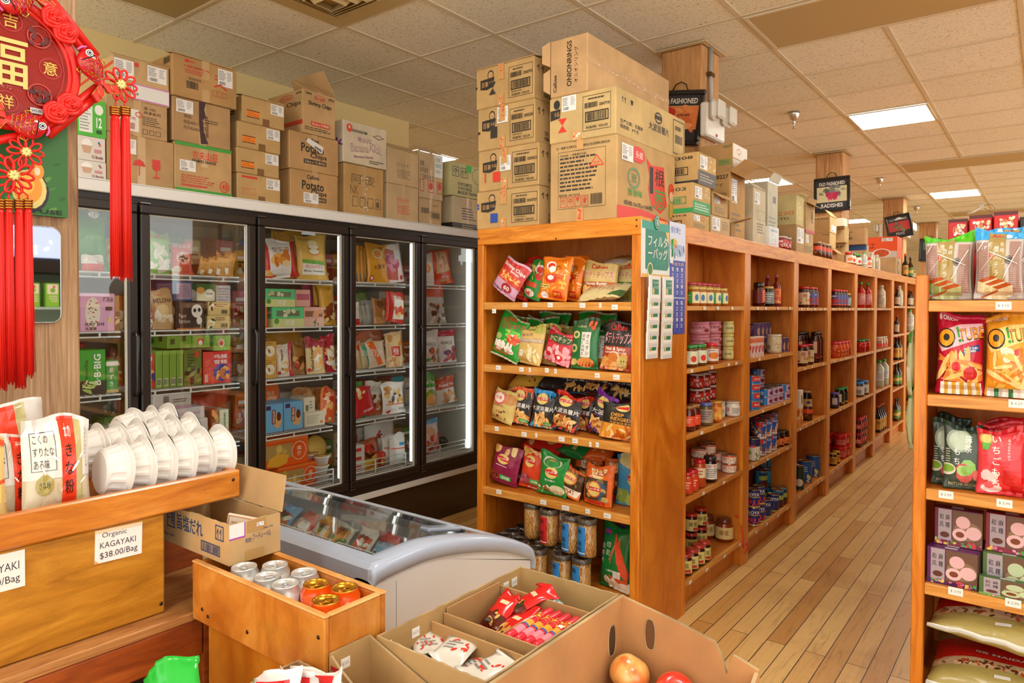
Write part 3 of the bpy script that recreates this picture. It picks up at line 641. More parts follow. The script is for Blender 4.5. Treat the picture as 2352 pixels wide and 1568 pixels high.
carton(z, 695, 202, 600, 770, X=-3.39, label='tall open shrimp chips carton standing on the potato chips cartons', group='freezer top cartons', col='#c29a66', wl=.34, fr=shr, sd=[('t', 'Chips', .75, .68, .4, .14, K), ('o', .55, .86, .2, .07, .01, R1), ('t', 'Hot Garlic', .55, .86, .3, .06, R1), ('t', '29292', .9, .92, .16, .05, K), ('r', .4, .2, 1, .3, '#c43c26')], flap=[('x+', 150, .13), ('y+', 118, .16)], name='chips_carton')
_, z = carton(FT, 790, 372, 778, 881, X=-3.4, label='crumpled kraft carton with handwriting and shiny tape under the banana snack carton', group='freezer top cartons', col='#bd9258', wl=.38, fr=[('t', '阿 麦', .48, .72, .6, .2, '#77603e', 0, 0), ('t', 'NK', .25, .5, .2, .18, '#77603e', 0, 0), ('t', '8', .84, .26, .07, .12, K), ('f', .78, .17, .91, .37, .008, K), ('f', .2, .17, .34, .37, .008, K), ('f', .38, .17, .52, .37, .008, K), ('f', .58, .17, .72, .37, .008, K), ('c', .42, .1, .58, .9, 30, .025, ['#e8dcc6', '#8a6a40'])], tape='F')
carton(z, 789, 273, 778, 888, X=-3.385, label='pale carton with purple outlined Banana Kick lettering', group='freezer top cartons', col='#d3c0a0', wl=.36, fr=[('d', .13, .83, .065, .1, '#e04a34'), ('d', .13, .85, .025, .04, '#d3c0a0'), ('t', 'NONGSHIM', .36, .79, .34, .07, K), ('p', [(.66, .76), (.8, .82), (.94, .76), (.8, .7)], K), ('p', [(.69, .76), (.8, .805), (.91, .76), (.8, .715)], '#d3c0a0'), ('t', '바나나킥', .47, .6, .3, .14, '#9b5a86'), ('t', 'Banana', .36, .4, .4, .2, '#9b5a86', 6), ('t', 'Kick', .74, .46, .28, .2, '#9b5a86', -8), ('t', 'Banana', .36, .4, .385, .17, '#d8c9b0', 6, 0), ('t', 'Kick', .74, .46, .265, .17, '#d8c9b0', -8, 0), ('t', 'Banana Snack', .45, .2, .45, .06, '#9b5a86', 6), ('l', .58, .06, .92, .16, 2, DK)], sd=[('t', 'k', .9, .5, .2, .2, '#7a3a8a')], tape='', name='chips_carton')
warn = lambda c, y=.5: [q for i in range(4) for q in [('f', .3+.1*i, y, .38+.1*i, y+.14, .005, c), ('d', .34+.1*i, y+.08, .02, .03, c)]]+[('l', .3, y-.32, .74, y-.04, 5, c)]
_, z = carton(FT, 889, 419, 875, 961, X=-3.4, label='pale kraft carton with orange handling marks, right of the crumpled carton', group='freezer top cartons', col='#c9a87a', wl=.38, fr=warn('#d8663a'), tape='F')
carton(z, 889, 338, 876, 961.5, X=-3.4, label='pale kraft carton with open top flaps, right of the banana snack carton', group='freezer top cartons', col='#c9a87a', wl=.38, fr=warn('#8a7a60'), tape='F', flap=[('x+', 150, .1), ('x-', 150, .1)])
_, z = carton(FT, 962.5, 453, 955, 1014, X=-3.43, label='small kraft carton with barcodes tucked between pale cartons', group='freezer top cartons', col='#c7a476', wl=.38, fr=[('b', .1, .45, .42, .65, K), ('b', .56, .3, .9, .5, K), ('f', .54, .25, .92, .55, .008, K), ('l', .6, .75, .9, .8, 1, K)], tape='f')
carton(z, 962.5, 345, 950, 1017, X=-3.43, label='pale carton with green printed paper sheet and red handling marks', group='freezer top cartons', col='#cfb185', wl=.38, fr=[('r', .64, .5, .99, .98, '#e9ede8'), ('t', '蝶花牌\n怪味胡豆\n105g*50', .81, .75, .26, .36, '#5f9a86'), ('t', '质期\n许可证号\n厂日期 年 月 日', .32, .6, .56, .4, DK), ('f', .03, .14, .2, .4, .02, R1), ('f', .36, .14, .6, .4, .02, R1), ('f', .74, .14, .96, .4, .02, R1), ('d', .48, .28, .08, .08, R1), ('d', .85, .3, .07, .08, R1)], tape='F', flap=[('x+', 150, .1)])
_, z = carton(FT, 1040, 448.6, 1014, 1108, X=-3.42, label='cream carton with black bottom band at the far end of the freezer top', group='freezer top cartons', col='#d6c29a', wl=.4, fr=[('r', 0, 0, 1, .2, '#33302c'), ('l', .3, .04, .9, .18, 2, '#b5a070'), ('l', .3, .3, .85, .7, 5, DK), ('f', .34, .78, .42, .92, .01, OR), ('f', .54, .78, .62, .92, .01, OR), ('f', .74, .78, .82, .92, .01, OR)], sd=[('L', .1, .3, .7, .75), ('r', 0, 0, 1, .2, '#33302c')], tape='F')
carton(z, 1034.5, 369.5, 1019, 1106, X=-3.41, label='yellowish carton marked MADE IN TAIWAN with green tape at the far end', group='freezer top cartons', col='#d2c58a', wl=.4, fr=[('f', .06, .58, .26, .88, .012, K), ('t', '☂', .16, .73, .14, .2, K), ('f', .32, .58, .54, .88, .012, K), ('t', '↑↑', .43, .73, .16, .2, K), ('t', 'N.W:2.80KGS\nG.W:4.15KGS\nMADE IN TAIWAN', .55, .25, .64, .36, '#4a4638'), ('r', .5, .78, .66, 1, '#2fc24a'), ('o', .9, .7, .22, .25, .01, '#6a6648')], tape='')
# carton tower on the end shelf
ET = 1.8958
baishi = lambda no, shape: [('d', .26, .8, .055, .11, '#2f2a25'), ('d', .26, .79, .042, .085, '#c59c68'), ('c', .235, .76, .285, .8, 3, .012, [K]), ('p', [(.08, .7), (.33, .73), (.31, .5), (.2, .44), (.08, .47)], '#2f2a25'), ('t', '百事', .16, .58, .12, .13, '#c59c68'), ('t', '食品', .27, .6, .08, .08, '#c59c68'), ('f', .58, .12, .98, .86, .005, K), ('l', .65, .76, .92, .82, 1, K), ('b', .61, .6, .8, .72, K), ('t', no, .9, .65, .15, .07, K), ('f', .62, .3, .94, .52, .012, '#1c1a18'), ('b', .65, .33, .91, .49, '#1c1a18'), ('l', .63, .24, .9, .27, 1, K), ('t', '净含量/规格：70克X22包', .78, .18, .3, .06, K)]+shape
tp2 = [('r', .4, .62, .5, 1, '#cf9c62x'), ('r', .4, 0, .5, .28, '#cf9c62x'), ('c', .42, .7, .48, .98, 8, .03, ['#d8432c', '#e06a4a']), ('c', .42, .02, .48, .25, 7, .03, ['#d8432c', '#f2e4d2'])]
side = [('t', '↑↑', .18, .76, .22, .16, K), ('t', '生产日期\n保质期', .55, .22, .6, .22, K)]
z = ET; X1 = None
specs = [('320037737', [('r', .24, .16, .36, .4, '#2a4fa8'), ('r', .02, .62, .05, .68, '#2a4fa8'), ('r', .02, .54, .05, .6, '#2a4fa8')], 424, 1095, 1237.5, 'blue square', 0),
  ('320034215', [('r', .26, .2, .38, .44, '#dc3a2c'), ('r', .12, .2, .14, .44, '#dc3a2c'), ('L', .38, .44, .56, .8)], 324.8, 1099, 1237.5, 'red square', 0),
  ('320032242', [('r', .24, .26, .36, .52, '#332f2b'), ('r', .01, .4, .05, .46, '#332f2b'), ('L', .36, .58, .55, .95)], 223.8, 1098, 1228.5, 'black square', 0),
  ('320037731', [('p', [(.24, .3), (.36, .3), (.3, .45)], '#332f2b'), ('p', [(.24, .6), (.36, .6), (.3, .45)], '#332f2b'), ('r', .0, .5, .03, .56, '#332f2b')], 125.8, 1094, 1227, 'black hourglass', 1)]
for no, shp, yt, xl, xc, what, op in specs:
 # front faces -y here: corner at the right end of the front
 c = aY(2.755, xc, yt); c2 = aY(2.755, xl, yt+30); w = c.x-c2.x; hh = c.z-z-.001; l = .31
 mb = MB(); mb.bev(-w, 0, 0, 0, l, hh, card('#bd965e'), .004)
 put(mb, baishi(no, shp)+tp2, plain((-w, 0, 0), (w, 0, 0), (0, 0, hh), (0, -1, 0)), w/hh, 's', len(no)+int(no))
 put(mb, side, plain((0, 0, 0), (0, l, 0), (0, 0, hh), (1, 0, 0)), l/hh)
 o = mb.build('chips_carton', None, (c.x, 2.755, z)); tag(o, {'blue square': 'kraft chips carton with a blue square, bottom of the left stack on the end shelf', 'red square': 'kraft chips carton with a red square and white label, second from bottom', 'black square': 'kraft chips carton with a black square and white label, third from bottom', 'black hourglass': 'kraft chips carton with a black hourglass, top of the left stack on the end shelf'}[what], 'box', 'chips cartons on the end shelf')
 if op:
  f = MB(); f.add([(-w, 0, hh), (0, 0, hh), (-.02, .12, hh+.03), (-w+.05, .12, hh+.02), (-w, 0, hh+.004), (0, 0, hh+.004), (-.02, .12, hh+.034), (-w+.05, .12, hh+.024)], [(0, 3, 2, 1), (4, 5, 6, 7), (0, 1, 5, 4), (1, 2, 6, 5), (2, 3, 7, 6), (3, 0, 4, 7)], card('#bd965e')); f.build('flap', o)
 z += hh+.001
def tower(z0, xc, yt, xl, xr, fr_, sd_, label, col, yaw=0, flap=None, X=None, len_=None):
 c = aY(2.76, xc, yt); w = c.x-aY(2.76, xl, yt+20).x; l = len_ or (aX(c.x, xr, yt+60).y-2.76); hh = c.z-z0-.001
 mb = MB(); mb.bev(-w, 0, 0, 0, l, hh, card(col), .005)
 put(mb, fr_, plain((-w, 0, 0), (w, 0, 0), (0, 0, hh), (0, -1, 0)), w/hh, 's', 5); put(mb, sd_, plain((0, 0, 0), (0, l, 0), (0, 0, hh), (1, 0, 0)), l/hh, 's', 6)
 o = mb.build('snack_carton', None, (c.x, 2.76, z0)); o.rotation_euler = (0, 0, math.radians(yaw)); tag(o, label, 'box', 'big cartons on the end shelf')
 return o, z0+hh+.0008, w, l, hh
G1 = '#3d9a44'
of_, zb1, *_r1 = tower(ET, 1418, 306.4, 1263.5, 1551, [('f', .13, .17, .84, .88, .005, K), ('l', .16, .38, .74, .82, 9, '#3a342c'), ('t', '注:"一根葱"为河南光头娃食品有限公司注册商标,侵权必究', .5, .93, .8, .035, K), ('t', '产品名称：一根葱(膨化食品)', .36, .83, .4, .03, K), ('p', [(.6, .66), (.82, .66), (.71, .8)], '#d8432c'), ('p', [(.625, .672), (.795, .672), (.71, .78)], '#bf9760'), ('t', '合格', .71, .7, .09, .035, '#d8432c'), ('t', '服务热线：400-1767-667', .31, .34, .32, .03, K), ('f', .17, .19, .26, .32, .006, R1), ('f', .28, .19, .37, .32, .006, R1), ('f', .39, .19, .48, .32, .006, R1), ('f', .5, .19, .59, .32, .006, R1), ('t', '↑↑', .215, .26, .05, .08, R1), ('t', '☂', .325, .26, .06, .08, R1), ('p', [(.41, .3), (.46, .3), (.44, .25), (.43, .25)], R1), ('t', '*', .545, .26, .05, .08, R1), ('b', .63, .2, .8, .33, K), ('r', .42, .88, .52, 1, '#cf9c62x'), ('r', .42, 0, .52, .17, '#cf9c62x'), ('c', .43, .02, .51, .15, 9, .02, ['#d8432c'])],
 [('p', [(0, 0), (1, 0), (1, .06), (.8, .12), (.4, .18), (0, .17)], '#d63a30'), ('t', '光头娃食品', .6, .055, .4, .06, '#e8b090'), ('p', [(.46, .84), (.56, .77), (.78, .8), (.8, .5), (.84, .3), (.72, .18), (.56, .26), (.5, .45), (.52, .62)], '#d63a30'), ('t', '1', .555, .58, .06, .34, '#1e1c1a'), ('t', '根', .7, .64, .17, .22, '#1e1c1a'), ('t', '葱', .7, .36, .2, .26, G1), ('o', .26, .54, .1, .13, .02, '#6e8f68'), ('t', '葱', .26, .54, .09, .11, '#6e8f68'), ('t', '葱香味', .28, .36, .24, .09, G1), ('t', '规格:56克x100包', .34, .22, .48, .06, K), ('d', .32, .84, .12, .1, '#d63a30'), ('t', '头娃', .34, .84, .12, .09, '#f0e0d0'), ('L', .06, .72, .24, .92), ('d', .92, .5, .055, .12, '#d8452e'), ('d', .92, .44, .04, .07, '#e8c0a0'), ('r', .88, .16, .96, .36, '#c8a850')],
 'big kraft carton with a red shield and large 1, under two others', '#bf9760')
om, zb2, *_r2 = tower(zb1, 1415, 194.7, 1262, 1574, [('d', .12, .84, .05, .1, '#2f2a25'), ('p', [(.02, .72), (.18, .74), (.17, .54), (.02, .5)], '#2f2a25'), ('t', '食品', .12, .63, .08, .1, '#c59c68'), ('L', .2, .66, .42, .99), ('p', [(.14, .22), (.28, .22), (.21, .37)], '#dc3a2c'), ('p', [(.14, .52), (.28, .52), (.21, .37)], '#dc3a2c'), ('f', .52, .16, .93, .9, .005, K), ('l', .6, .8, .88, .86, 1, K), ('b', .55, .64, .74, .75, K), ('t', '320037718', .84, .68, .15, .06, K), ('f', .56, .34, .9, .56, .012, '#1c1a18'), ('b', .59, .37, .87, .53, '#1c1a18'), ('t', '净含量/规格：70克X22包', .73, .23, .32, .06, K), ('r', .36, 0, .5, .22, '#cf9c62x'), ('c', .38, .02, .48, .2, 12, .03, ['#d8432c', '#f2e4d2'])],
 [('t', '↑↑', .1, .78, .06, .14, K), ('p', [(.18, .84), (.22, .84), (.21, .74), (.19, .74)], K), ('t', '生产日期：见箱体\n保质期：9个月', .2, .27, .3, .2, K), ('t', '大波浪薯片', .58, .5, .3, .18, '#24211e'), ('o', .57, .74, .055, .13, .01, K), ('r', .525, .7, .615, .79, K), ('f', .8, .1, .98, .9, .005, K), ('b', .83, .35, .95, .55, '#1c1a18'), ('b', .83, .66, .92, .76, K)],
 'wide kraft chips carton with a red hourglass, in the middle of the right tower', '#c6a46a')
o, zb3, w, l, hh = tower(zb2, 1350, 72, 1264, 1537.5, [('t', 'ONIONRINGS', .52, .54, .13, .78, '#2a211a', 90), ('t', 'オニオンリング', .7, .5, .1, .62, '#2a211a', 90), ('t', 'Calbee', .14, .24, .09, .3, '#2a211a', 90)],
 [('r', 0, .5, 1, .6, '#c8a37ax'), ('c', .1, .5, .98, .58, 30, .02, ['#efe4d2'])], 'large plain kraft carton lettered ONIONRINGS, topmost of the right tower', '#c39866')
for zz, ang in ((.02, .03), (.15, .038)):
 f = MB(); q = [(-w, 0, zz), (-w, 0, zz+.12), (-w-ang, -.012, zz+.10), (-w-ang, -.012, zz+.02)]; f.add(q+[(x-.001, y+.004, z) for x, y, z in q], [(3, 2, 1, 0), (4, 5, 6, 7), (1, 2, 6, 5), (0, 4, 7, 3), (2, 3, 7, 6), (0, 1, 5, 4)], card('#c39866')); f.build('flap', o)
# cartons further along the aisle shelf
AX = -1.425
nf = lambda n, c=K, bot=None, y=.84: [('t', n, .72, y, .4, .1, c), ('f', .3, .3, .85, .56, .012, c), ('b', .34, .34, .8, .52, c)]+([('r', 0, 0, 1, .12, bot)] if bot else [])
xs = lambda c='#c24a34': [('L', .1, .55, .45, .9), ('o', .6, .74, .12, .14, .02, c), ('l', .1, .12, .9, .42, 4, '#7a6a50')]
AG = 'cartons along the top of the aisle shelf'
def ac(z0, xc, yt, xl, xr, label, **k):
 if k.get('flap'): k['flap'] = [(a, b, c*.62) for a, b, c in k['flap']]
 return carton(z0, xc, yt, xl, xr, X=k.pop('X', AX), label=label, group=AG, **{**dict(tape=''), **k})
_, z = ac(ET, 1589.5, 487, 1551, 1629, 'low kraft carton numbered 18303 lying on the aisle shelf behind the tower', fr=xs(), sd=nf('18303', K), wl=.36, col='#bf9a60')
_, z = ac(z, 1592, 417.5, 1551, 1632, 'kraft carton numbered 18303 with a green lower half', fr=[('r', 0, 0, 1, .42, '#2f9a58'), ('L', .1, .5, .5, .9), ('l', .1, .1, .9, .35, 3, '#cfe0d0'), ('c', .3, .5, .95, .95, 30, .04, ['#f2ede0', '#d8d0b8'])], sd=[('r', 0, 0, 1, .16, '#2f9a58'), ('t', '18303', .7, .8, .4, .12, '#3a5a40'), ('f', .2, .3, .9, .55, .012, '#2f9a58'), ('b', .25, .34, .85, .5, '#2f9a58')], wl=.36, col='#c0995e')
ac(z, 1604, 347, 1553, 1645, 'kraft carton numbered 18308 with a dark grey lower half', fr=[('r', 0, 0, 1, .45, '#4a4846'), ('L', .1, .5, .5, .92), ('l', .1, .1, .9, .36, 3, '#b0a898'), ('c', .4, .55, .95, .95, 25, .04, ['#f2ede0'])], sd=nf('18308', K, '#33302e'), wl=.36, col='#c0995e')
_, z = ac(ET, 1677, 391.6, 1632, 1712, 'kraft carton numbered 18227 with its side flaps hanging open', X=-1.46, wl=.38, fr=xs(), sd=[('t', '18227', .75, .92, .4, .06, K), ('t', 'マイ', .65, .8, .3, .06, K), ('f', .3, .55, .9, .68, .012, K), ('b', .35, .57, .85, .66, K)], col='#bd8f55', flap=[('x+', 35, .16), ('x+', -30, .14)])
ac(z, 1683, 326, 1560, 1717, 'big kraft carton numbered 18257 with torn white faced flaps', X=-1.46, wl=.42, fr=[('r', .02, .5, .98, .98, '#ddd3bf'), ('r', .02, .02, .98, .46, '#d8cdb8'), ('o', .4, .76, .12, .1, .02, R1), ('c', .2, .1, .9, .9, 20, .03, ['#7aa58a', '#b8b09c'])], sd=[('t', '18257', .85, .88, .25, .09, '#3a6a50'), ('f', .6, .25, .95, .45, .012, G1), ('b', .63, .28, .92, .42, G1)], col='#bd9058')
_, z = ac(ET, 1634, 492, 1630, 1677, 'flat kraft carton with a white price label on the front edge of the shelf', wl=.26, fr=[('L', .05, .2, .45, .9), ('l', .55, .3, .95, .8, 4, '#8a7a60')], col='#c3a273')
ac(z, 1638, 440, 1632, 1672, 'small open kraft carton with a drooping flap over the flat one', wl=.24, fr=xs(), col='#bc9560', flap=[('x+', -35, .1)])
_, z = ac(ET, 1681, 510, 1676, 1718, 'low kraft carton with a round red mark lying open near the shelf edge', wl=.26, fr=[('o', .5, .5, .2, .3, .03, R1)], col='#a9834f', flap=[('x+', 12, .16)])
o_, z = ac(ET, 1731, 429.5, 1710, 1759, 'tall greyish carton with printed tables behind the small white box', X=-1.45, wl=.3, fr=[('L', .1, .72, .5, .94), ('f', .3, .45, .95, .62, .01, '#8a8070'), ('l', .3, .2, .9, .4, 4, '#8a8070')], col='#cbb994', flap=[('x+', 140, .1), ('x-', 120, .1)])
ac(ET, 1764, 415, 1745, 1787, 'pale grey carton with blue print beyond the tall greyish one', X=-1.5, wl=.36, fr=[('b', .5, .7, .8, .8, '#6a7a90'), ('l', .1, .1, .9, .5, 7, '#9aa0a0')], col='#c9bda0', flap=[('x+', 60, .1)])
ac(ET, 1759.6, 515.6, 1735, 1791, 'small white box with pale blue stamps at the shelf edge', wl=.24, fr=[('t', '重慶食品', .5, .8, .7, .12, '#78a8c8'), ('c', .3, .2, .7, .7, 10, .06, ['#8ab4d0']), ('l', .1, .1, .9, .16, 1, '#d89090')], sd=[('t', '统', .7, .5, .4, .3, R1)], col='#e2ded4', tape='')
_, z = ac(ET, 1829.5, 514, 1791, 1848, 'plain brown carton with taped white sheet, under the yellow one', wl=.36, fr=[('L', .1, .35, .9, .9)], col='#b38c5c', tape='')
ac(z, 1830, 447, 1783, 1847, 'yellowish carton with orange Chinese company name on its side', X=-1.44, wl=.4, fr=[('c', .2, .2, .8, .8, 14, .04, ['#f0ead8', '#8a7a50'])], sd=[('t', '有限公司', .55, .4, .8, .14, '#d86a28'), ('t', 'UCT CO.,LTD.', .5, .22, .8, .08, '#5a5238')], col='#cdb87c', flap=[('x+', 20, .05)])
_, z = ac(ET, 1849, 533, 1846, 1868, 'weathered kraft carton under the tall red edged one', wl=.3, fr=xs(), col='#b8955f', tape='')
ac(z, 1846, 460, 1843, 1872, 'tall kraft carton with a red lower edge and crumpled flap', wl=.3, fr=[('r', 0, 0, 1, .1, '#b83a4a'), ('t', 'JUMBO', .7, .55, .3, .4, K, 90)], col='#b8905c', tape='', flap=[('x+', 60, .06), ('x+', -30, .1)])
_, z = ac(ET, 1908, 569.6, 1866, 1923, 'flat dark carton reading HOT CHILI SAUCE at the bottom of the jar lid cartons', wl=.34, fr=(), sd=[('r', 0, 0, 1, 1, '#8a5a3e'), ('t', 'HOT CHILI SAUCE', .52, .7, .9, .2, '#b32a24'), ('l', .1, .1, .9, .4, 2, '#b32a24')], col='#a47848', X=-1.52, tape='', flap=[('x+', -40, .12)])
_, z = ac(z, 1906, 534, 1868, 1920, 'kraft jar carton in the middle of the jar lid cartons', wl=.34, sd=[('t', 'LUG', .9, .9, .15, .1, K), ('r', .05, .2, .3, .5, '#ddd6c8')], col='#b8925a', X=-1.52, tape='')
ac(z, 1906.6, 496, 1872, 1922, 'kraft carton lettered 6oz Jar-LUG with roof shaped flaps', wl=.34, fr=[('L', .2, .1, .9, .5)], sd=[('t', '6oz Jar-LUG', .5, .85, .9, .1, K)], col='#ba935c', X=-1.52, tape='', flap=[('x+', 130, .12), ('x-', 60, .1)])
_, z = ac(ET, 1944, 558, 1926, 1950, 'narrow kraft carton with -Jar lettering beside the blue banded one', wl=.3, sd=[('t', 'y-Jar', .6, .85, .7, .1, K)], col='#b5935c', X=-1.52, tape='')
_, z = ac(z, 1941, 520, 1911, 1950, 'kraft carton lettered Jar-LUG right of the roof flapped one', wl=.34, sd=[('t', 'Jar-LUG', .7, .85, .6, .1, K)], col='#b8925a', X=-1.52, tape='')
ac(z, 1938, 500, 1920, 1947, 'cream topped carton behind the jar cartons at the second column', wl=.3, sd=[('r', 0, 0, 1, 1, '#e0d4b8'), ('l', .1, .5, .9, .8, 2, K)], col='#d8c9a6', X=-1.52, tape='')
_, z = ac(ET, 1990.5, 562, 1947, 1996, 'kraft carton with blue bands and red Chinese characters', wl=.42, sd=[('r', 0, 0, 1, .22, '#3a66a8'), ('r', 0, .8, 1, 1, '#3a66a8'), ('t', '冰粉粉', .45, .5, .7, .3, '#d03a38'), ('l', .1, .08, .8, .16, 1, '#c8d0d8')], col='#c8a070', X=-1.52, tape='')
ac(z, 1987, 521, 1953, 1994, 'open kraft carton with raised lid standing on the blue banded one', wl=.4, sd=[('l', .1, .7, .9, .78, 1, K), ('b', .4, .3, .7, .45, K), ('r', .4, .55, .65, .6, K)], col='#b98f5c', X=-1.52, tape='', flap=[('y-', 95, .07)])
_, z = ac(ET, 2058, 590, 2022, 2070, 'kraft carton with crossed outlines under the orange carton', wl=.4, sd=[('f', .2, .1, .4, .3, .02, K)], fr=[('o', .5, .5, .3, .3, .03, K)], col='#bf9a68', X=-1.52, tape='')
ac(z, 2061, 542, 1994, 2072, 'bright orange dried radish carton with a food bowl picture', wl=.62, sd=[('r', 0, 0, 1, 1, '#e9541c'), ('p', [(0, 0), (1, 0), (1, .3), (.75, .34), (.5, .3), (.25, .34), (0, .3)], '#cfc5bb'), ('t', '萝卜干', .42, .64, .38, .14, '#3a1a10'), ('t', 'Dried Radish', .36, .5, .46, .08, '#3a1a10'), ('d', .72, .22, .17, .22, '#e6ddd2'), ('d', .72, .22, .14, .18, '#c8501c'), ('c', .62, .1, .82, .34, 20, .03, ['#e8842c', '#a83a14']), ('L', .72, .78, .92, .94)], fr=[('r', 0, 0, 1, 1, '#e9541c')], col='#e2561f', X=-1.52, tape='', name='radish_carton')
# ---------------------------------------------------------------- pillow bags
def bagmesh(W_, H_, T, base, els, seed=1, seal=.06, gl='g', back=None, fill=.5, nu=12, nv=14, seal2=None):
 R_ = random.Random(seed); ph = [R_.uniform(0, 6.28) for _ in range(8)]; f1, f2 = R_.uniform(5, 9), R_.uniform(4, 8)
 def th(u, v):
  a = max(0, 1-abs(2*u-1)**2.6)**.6
  w = (v-seal)/(1-2*seal)
  if w <= 0 or w >= 1: b = 0
  else:
   w2 = w**(.62+.5*(1-fill)); b = max(0, math.sin(PI*w2))**.55
  return a*b
 def pt(u, v, sgn):
  t = th(u, v); w = max(0, min(1, (v-seal)/(1-2*seal)))
  pinch = 1-.075*math.sin(PI*w)**.7*min(1, T/W_*2.2)
  x = (u-.5)*W_*pinch; z = v*H_
  cr = .05*math.sin(f1*u*3+ph[0]+4*v)*math.sin(f2*v*2+ph[1])+.04*math.sin(17*u+ph[2])*math.exp(-9*min(w, 1-w))+.035*math.sin(13*v+9*u+ph[3])
  y = -sgn*(T/2*(t+cr*min(1, t*1.6)))+(.0035*math.sin(34*u+ph[4])+.012*math.sin(4*u+ph[5]))*math.exp(-14*min(w, 1-w))
  z += .012*math.sin(3.1*u+ph[6])*(v > .9)+.006*math.sin(7*u+ph[7])*(v > .9)
  return Vector((x, y, z))
 us = [i/nu for i in range(nu+1)]; vs = [j/nv for j in range(nv+1)]
 vs = sorted(set([0, seal*.6, seal, 1-seal, 1-seal*.6, 1]+[v for v in vs if seal < v < 1-seal])); nv = len(vs)-1
 G = [[pt(u, v, 1) for v in vs] for u in us]; Bk = [[pt(u, v, -1) for v in vs] for u in us]
 mb = MB(); m = P(base, gl); n = len(vs)
 pts = [p for r in G for p in r]+[p+Vector((0, .0012, 0)) for r in Bk for p in r]; o = (nu+1)*n; fs = []
 for i in range(nu):
  for j in range(n-1):
   a = i*n+j; fs.append((a, a+n, a+n+1)); fs.append((a, a+n+1, a+1)); fs.append((o+a, o+a+1, o+a+n+1, o+a+n))
 mb.add(pts, fs, m, True)
 rim = []
 for j in range(n-1): rim += [(j, j+1, o+j+1, o+j), (nu*n+j+1, nu*n+j, o+nu*n+j, o+nu*n+j+1)]
 for i in range(nu): rim += [(i*n, o+i*n, o+(i+1)*n, (i+1)*n), ((i+1)*n+n-1, o+(i+1)*n+n-1, o+i*n+n-1, i*n+n-1)]
 k = mb.mi(m)
 for f in rim: mb.f.append(list(f)); mb.m.append(k); mb.sm.append(True)
 def fmap(u, v, l):
  u = min(max(u, 0), 1); v = min(max(v, 0), 1); i = min(int(u*nu), nu-1); j = min(max(bisect.bisect_right(vs, v)-1, 0), n-2)
  a = u*nu-i; b = (v-vs[j])/(vs[j+1]-vs[j]); q = G[i][j]+(G[i+1][j]-G[i][j])*a+(G[i+1][j+1]-G[i+1][j])*b if a > b else G[i][j]+(G[i][j+1]-G[i][j])*b+(G[i+1][j+1]-G[i][j+1])*a
  return q+Vector((0, -.0009-.00022*l, 0))
 put(mb, els, fmap, W_/H_, gl, seed, (us[1:-1], vs[1:-1], (us, vs)))
 return mb
def place(mb, name, label, cat, group, X, Y, z, roll=0, lean=0, yaw=0, lift=True):
 M_ = Matrix.Rotation(math.radians(yaw), 3, 'Z') @ Matrix.Rotation(-math.radians(lean), 3, 'X') @ Matrix.Rotation(math.radians(roll), 3, 'Y')
 lo = min((M_ @ Vector(v)).z for v in mb.v)
 o = mb.build(name, None); o.matrix_world = Matrix.Translation((X, Y, z-lo+.0006)) @ M_.to_4x4()
 return tag(o, label, cat, group)
WB, KB = '#f2efe6', '#1c1a1a'
POT = ['#e8b45a', '#d89a3c', '#f0c878', '#c4822c']
def stick(n=16, cols=('#f2d08a', '#e6b868', '#f7e0b0'), box=(.1, .25, .9, .8), s=.075): return [('c', *box, n, s, list(cols), .22)]
D = {}
D['shrimp60'] = ('#d9a8c8', [('r', 0, .62, 1, .94, '#c93a34'), ('r', 0, .36, 1, .64, '#d8452e'), ('z', 0, .94, 1, 1, 12, '#e8e2ea'), ('c', .08, .38, .95, .62, 26, .07, ['#f0c060', '#e8a840', '#f6dc98'], .25), ('t', 'Shrimp Chips', .5, .8, .92, .13, WB), ('t', 'BAKED', .62, .7, .36, .06, WB), ('d', .6, .22, .21, .13, '#a8202c'), ('t', '60', .6, .22, .22, .12, WB), ('t', 'Original', .28, .08, .46, .07, '#4a3030')])
D['shrimp_or'] = ('#ee7d18', stick(34, ('#f4c85a', '#e8a838', '#f7dc90'), (.05, .2, .97, .9))+[('d', .32, .8, .17, .1, '#f1ece4'), ('d', .34, .79, .13, .075, '#d8301f'), ('d', .4, .72, .12, .08, '#f1ece4'), ('t', 'えびせん', .6, .78, .2, .14, KB, 20), ('t', 'Shrimp\nChips', .7, .56, .3, .12, '#c83222'), ('d', .42, .5, .21, .115, '#d8301f'), ('d', .4, .52, .12, .06, '#f1ece4'), ('r', 0, .27, .42, .35, '#e8d070'), ('t', 'Hot garlic', .22, .31, .36, .05, KB), ('d', .24, .1, .13, .075, '#f1ece8'), ('r', .54, .06, .82, .22, '#d8301f'), ('t', 'SPICY', .68, .14, .22, .07, '#f0c040')])
D['shrimp_rd'] = ('#cf2420', stick(20, box=(.1, .1, .9, .6))+[('t', 'Chips', .5, .8, .7, .12, WB)])
D['shrimp_gn'] = ('#2b8f3c', stick(16, ('#e8c060', '#d8a848'), (.05, .4, .6, .9))+[('d', .6, .78, .26, .11, '#f1ece4'), ('d', .62, .77, .2, .085, '#d8301f'), ('d', .7, .6, .2, .09, '#d8301f'), ('r', 0, .3, .7, .42, '#d8502c'), ('d', .38, .14, .3, .1, '#e8ddd0'), ('c', .2, .08, .55, .2, 12, .05, ['#e06030', '#f0a070'])])
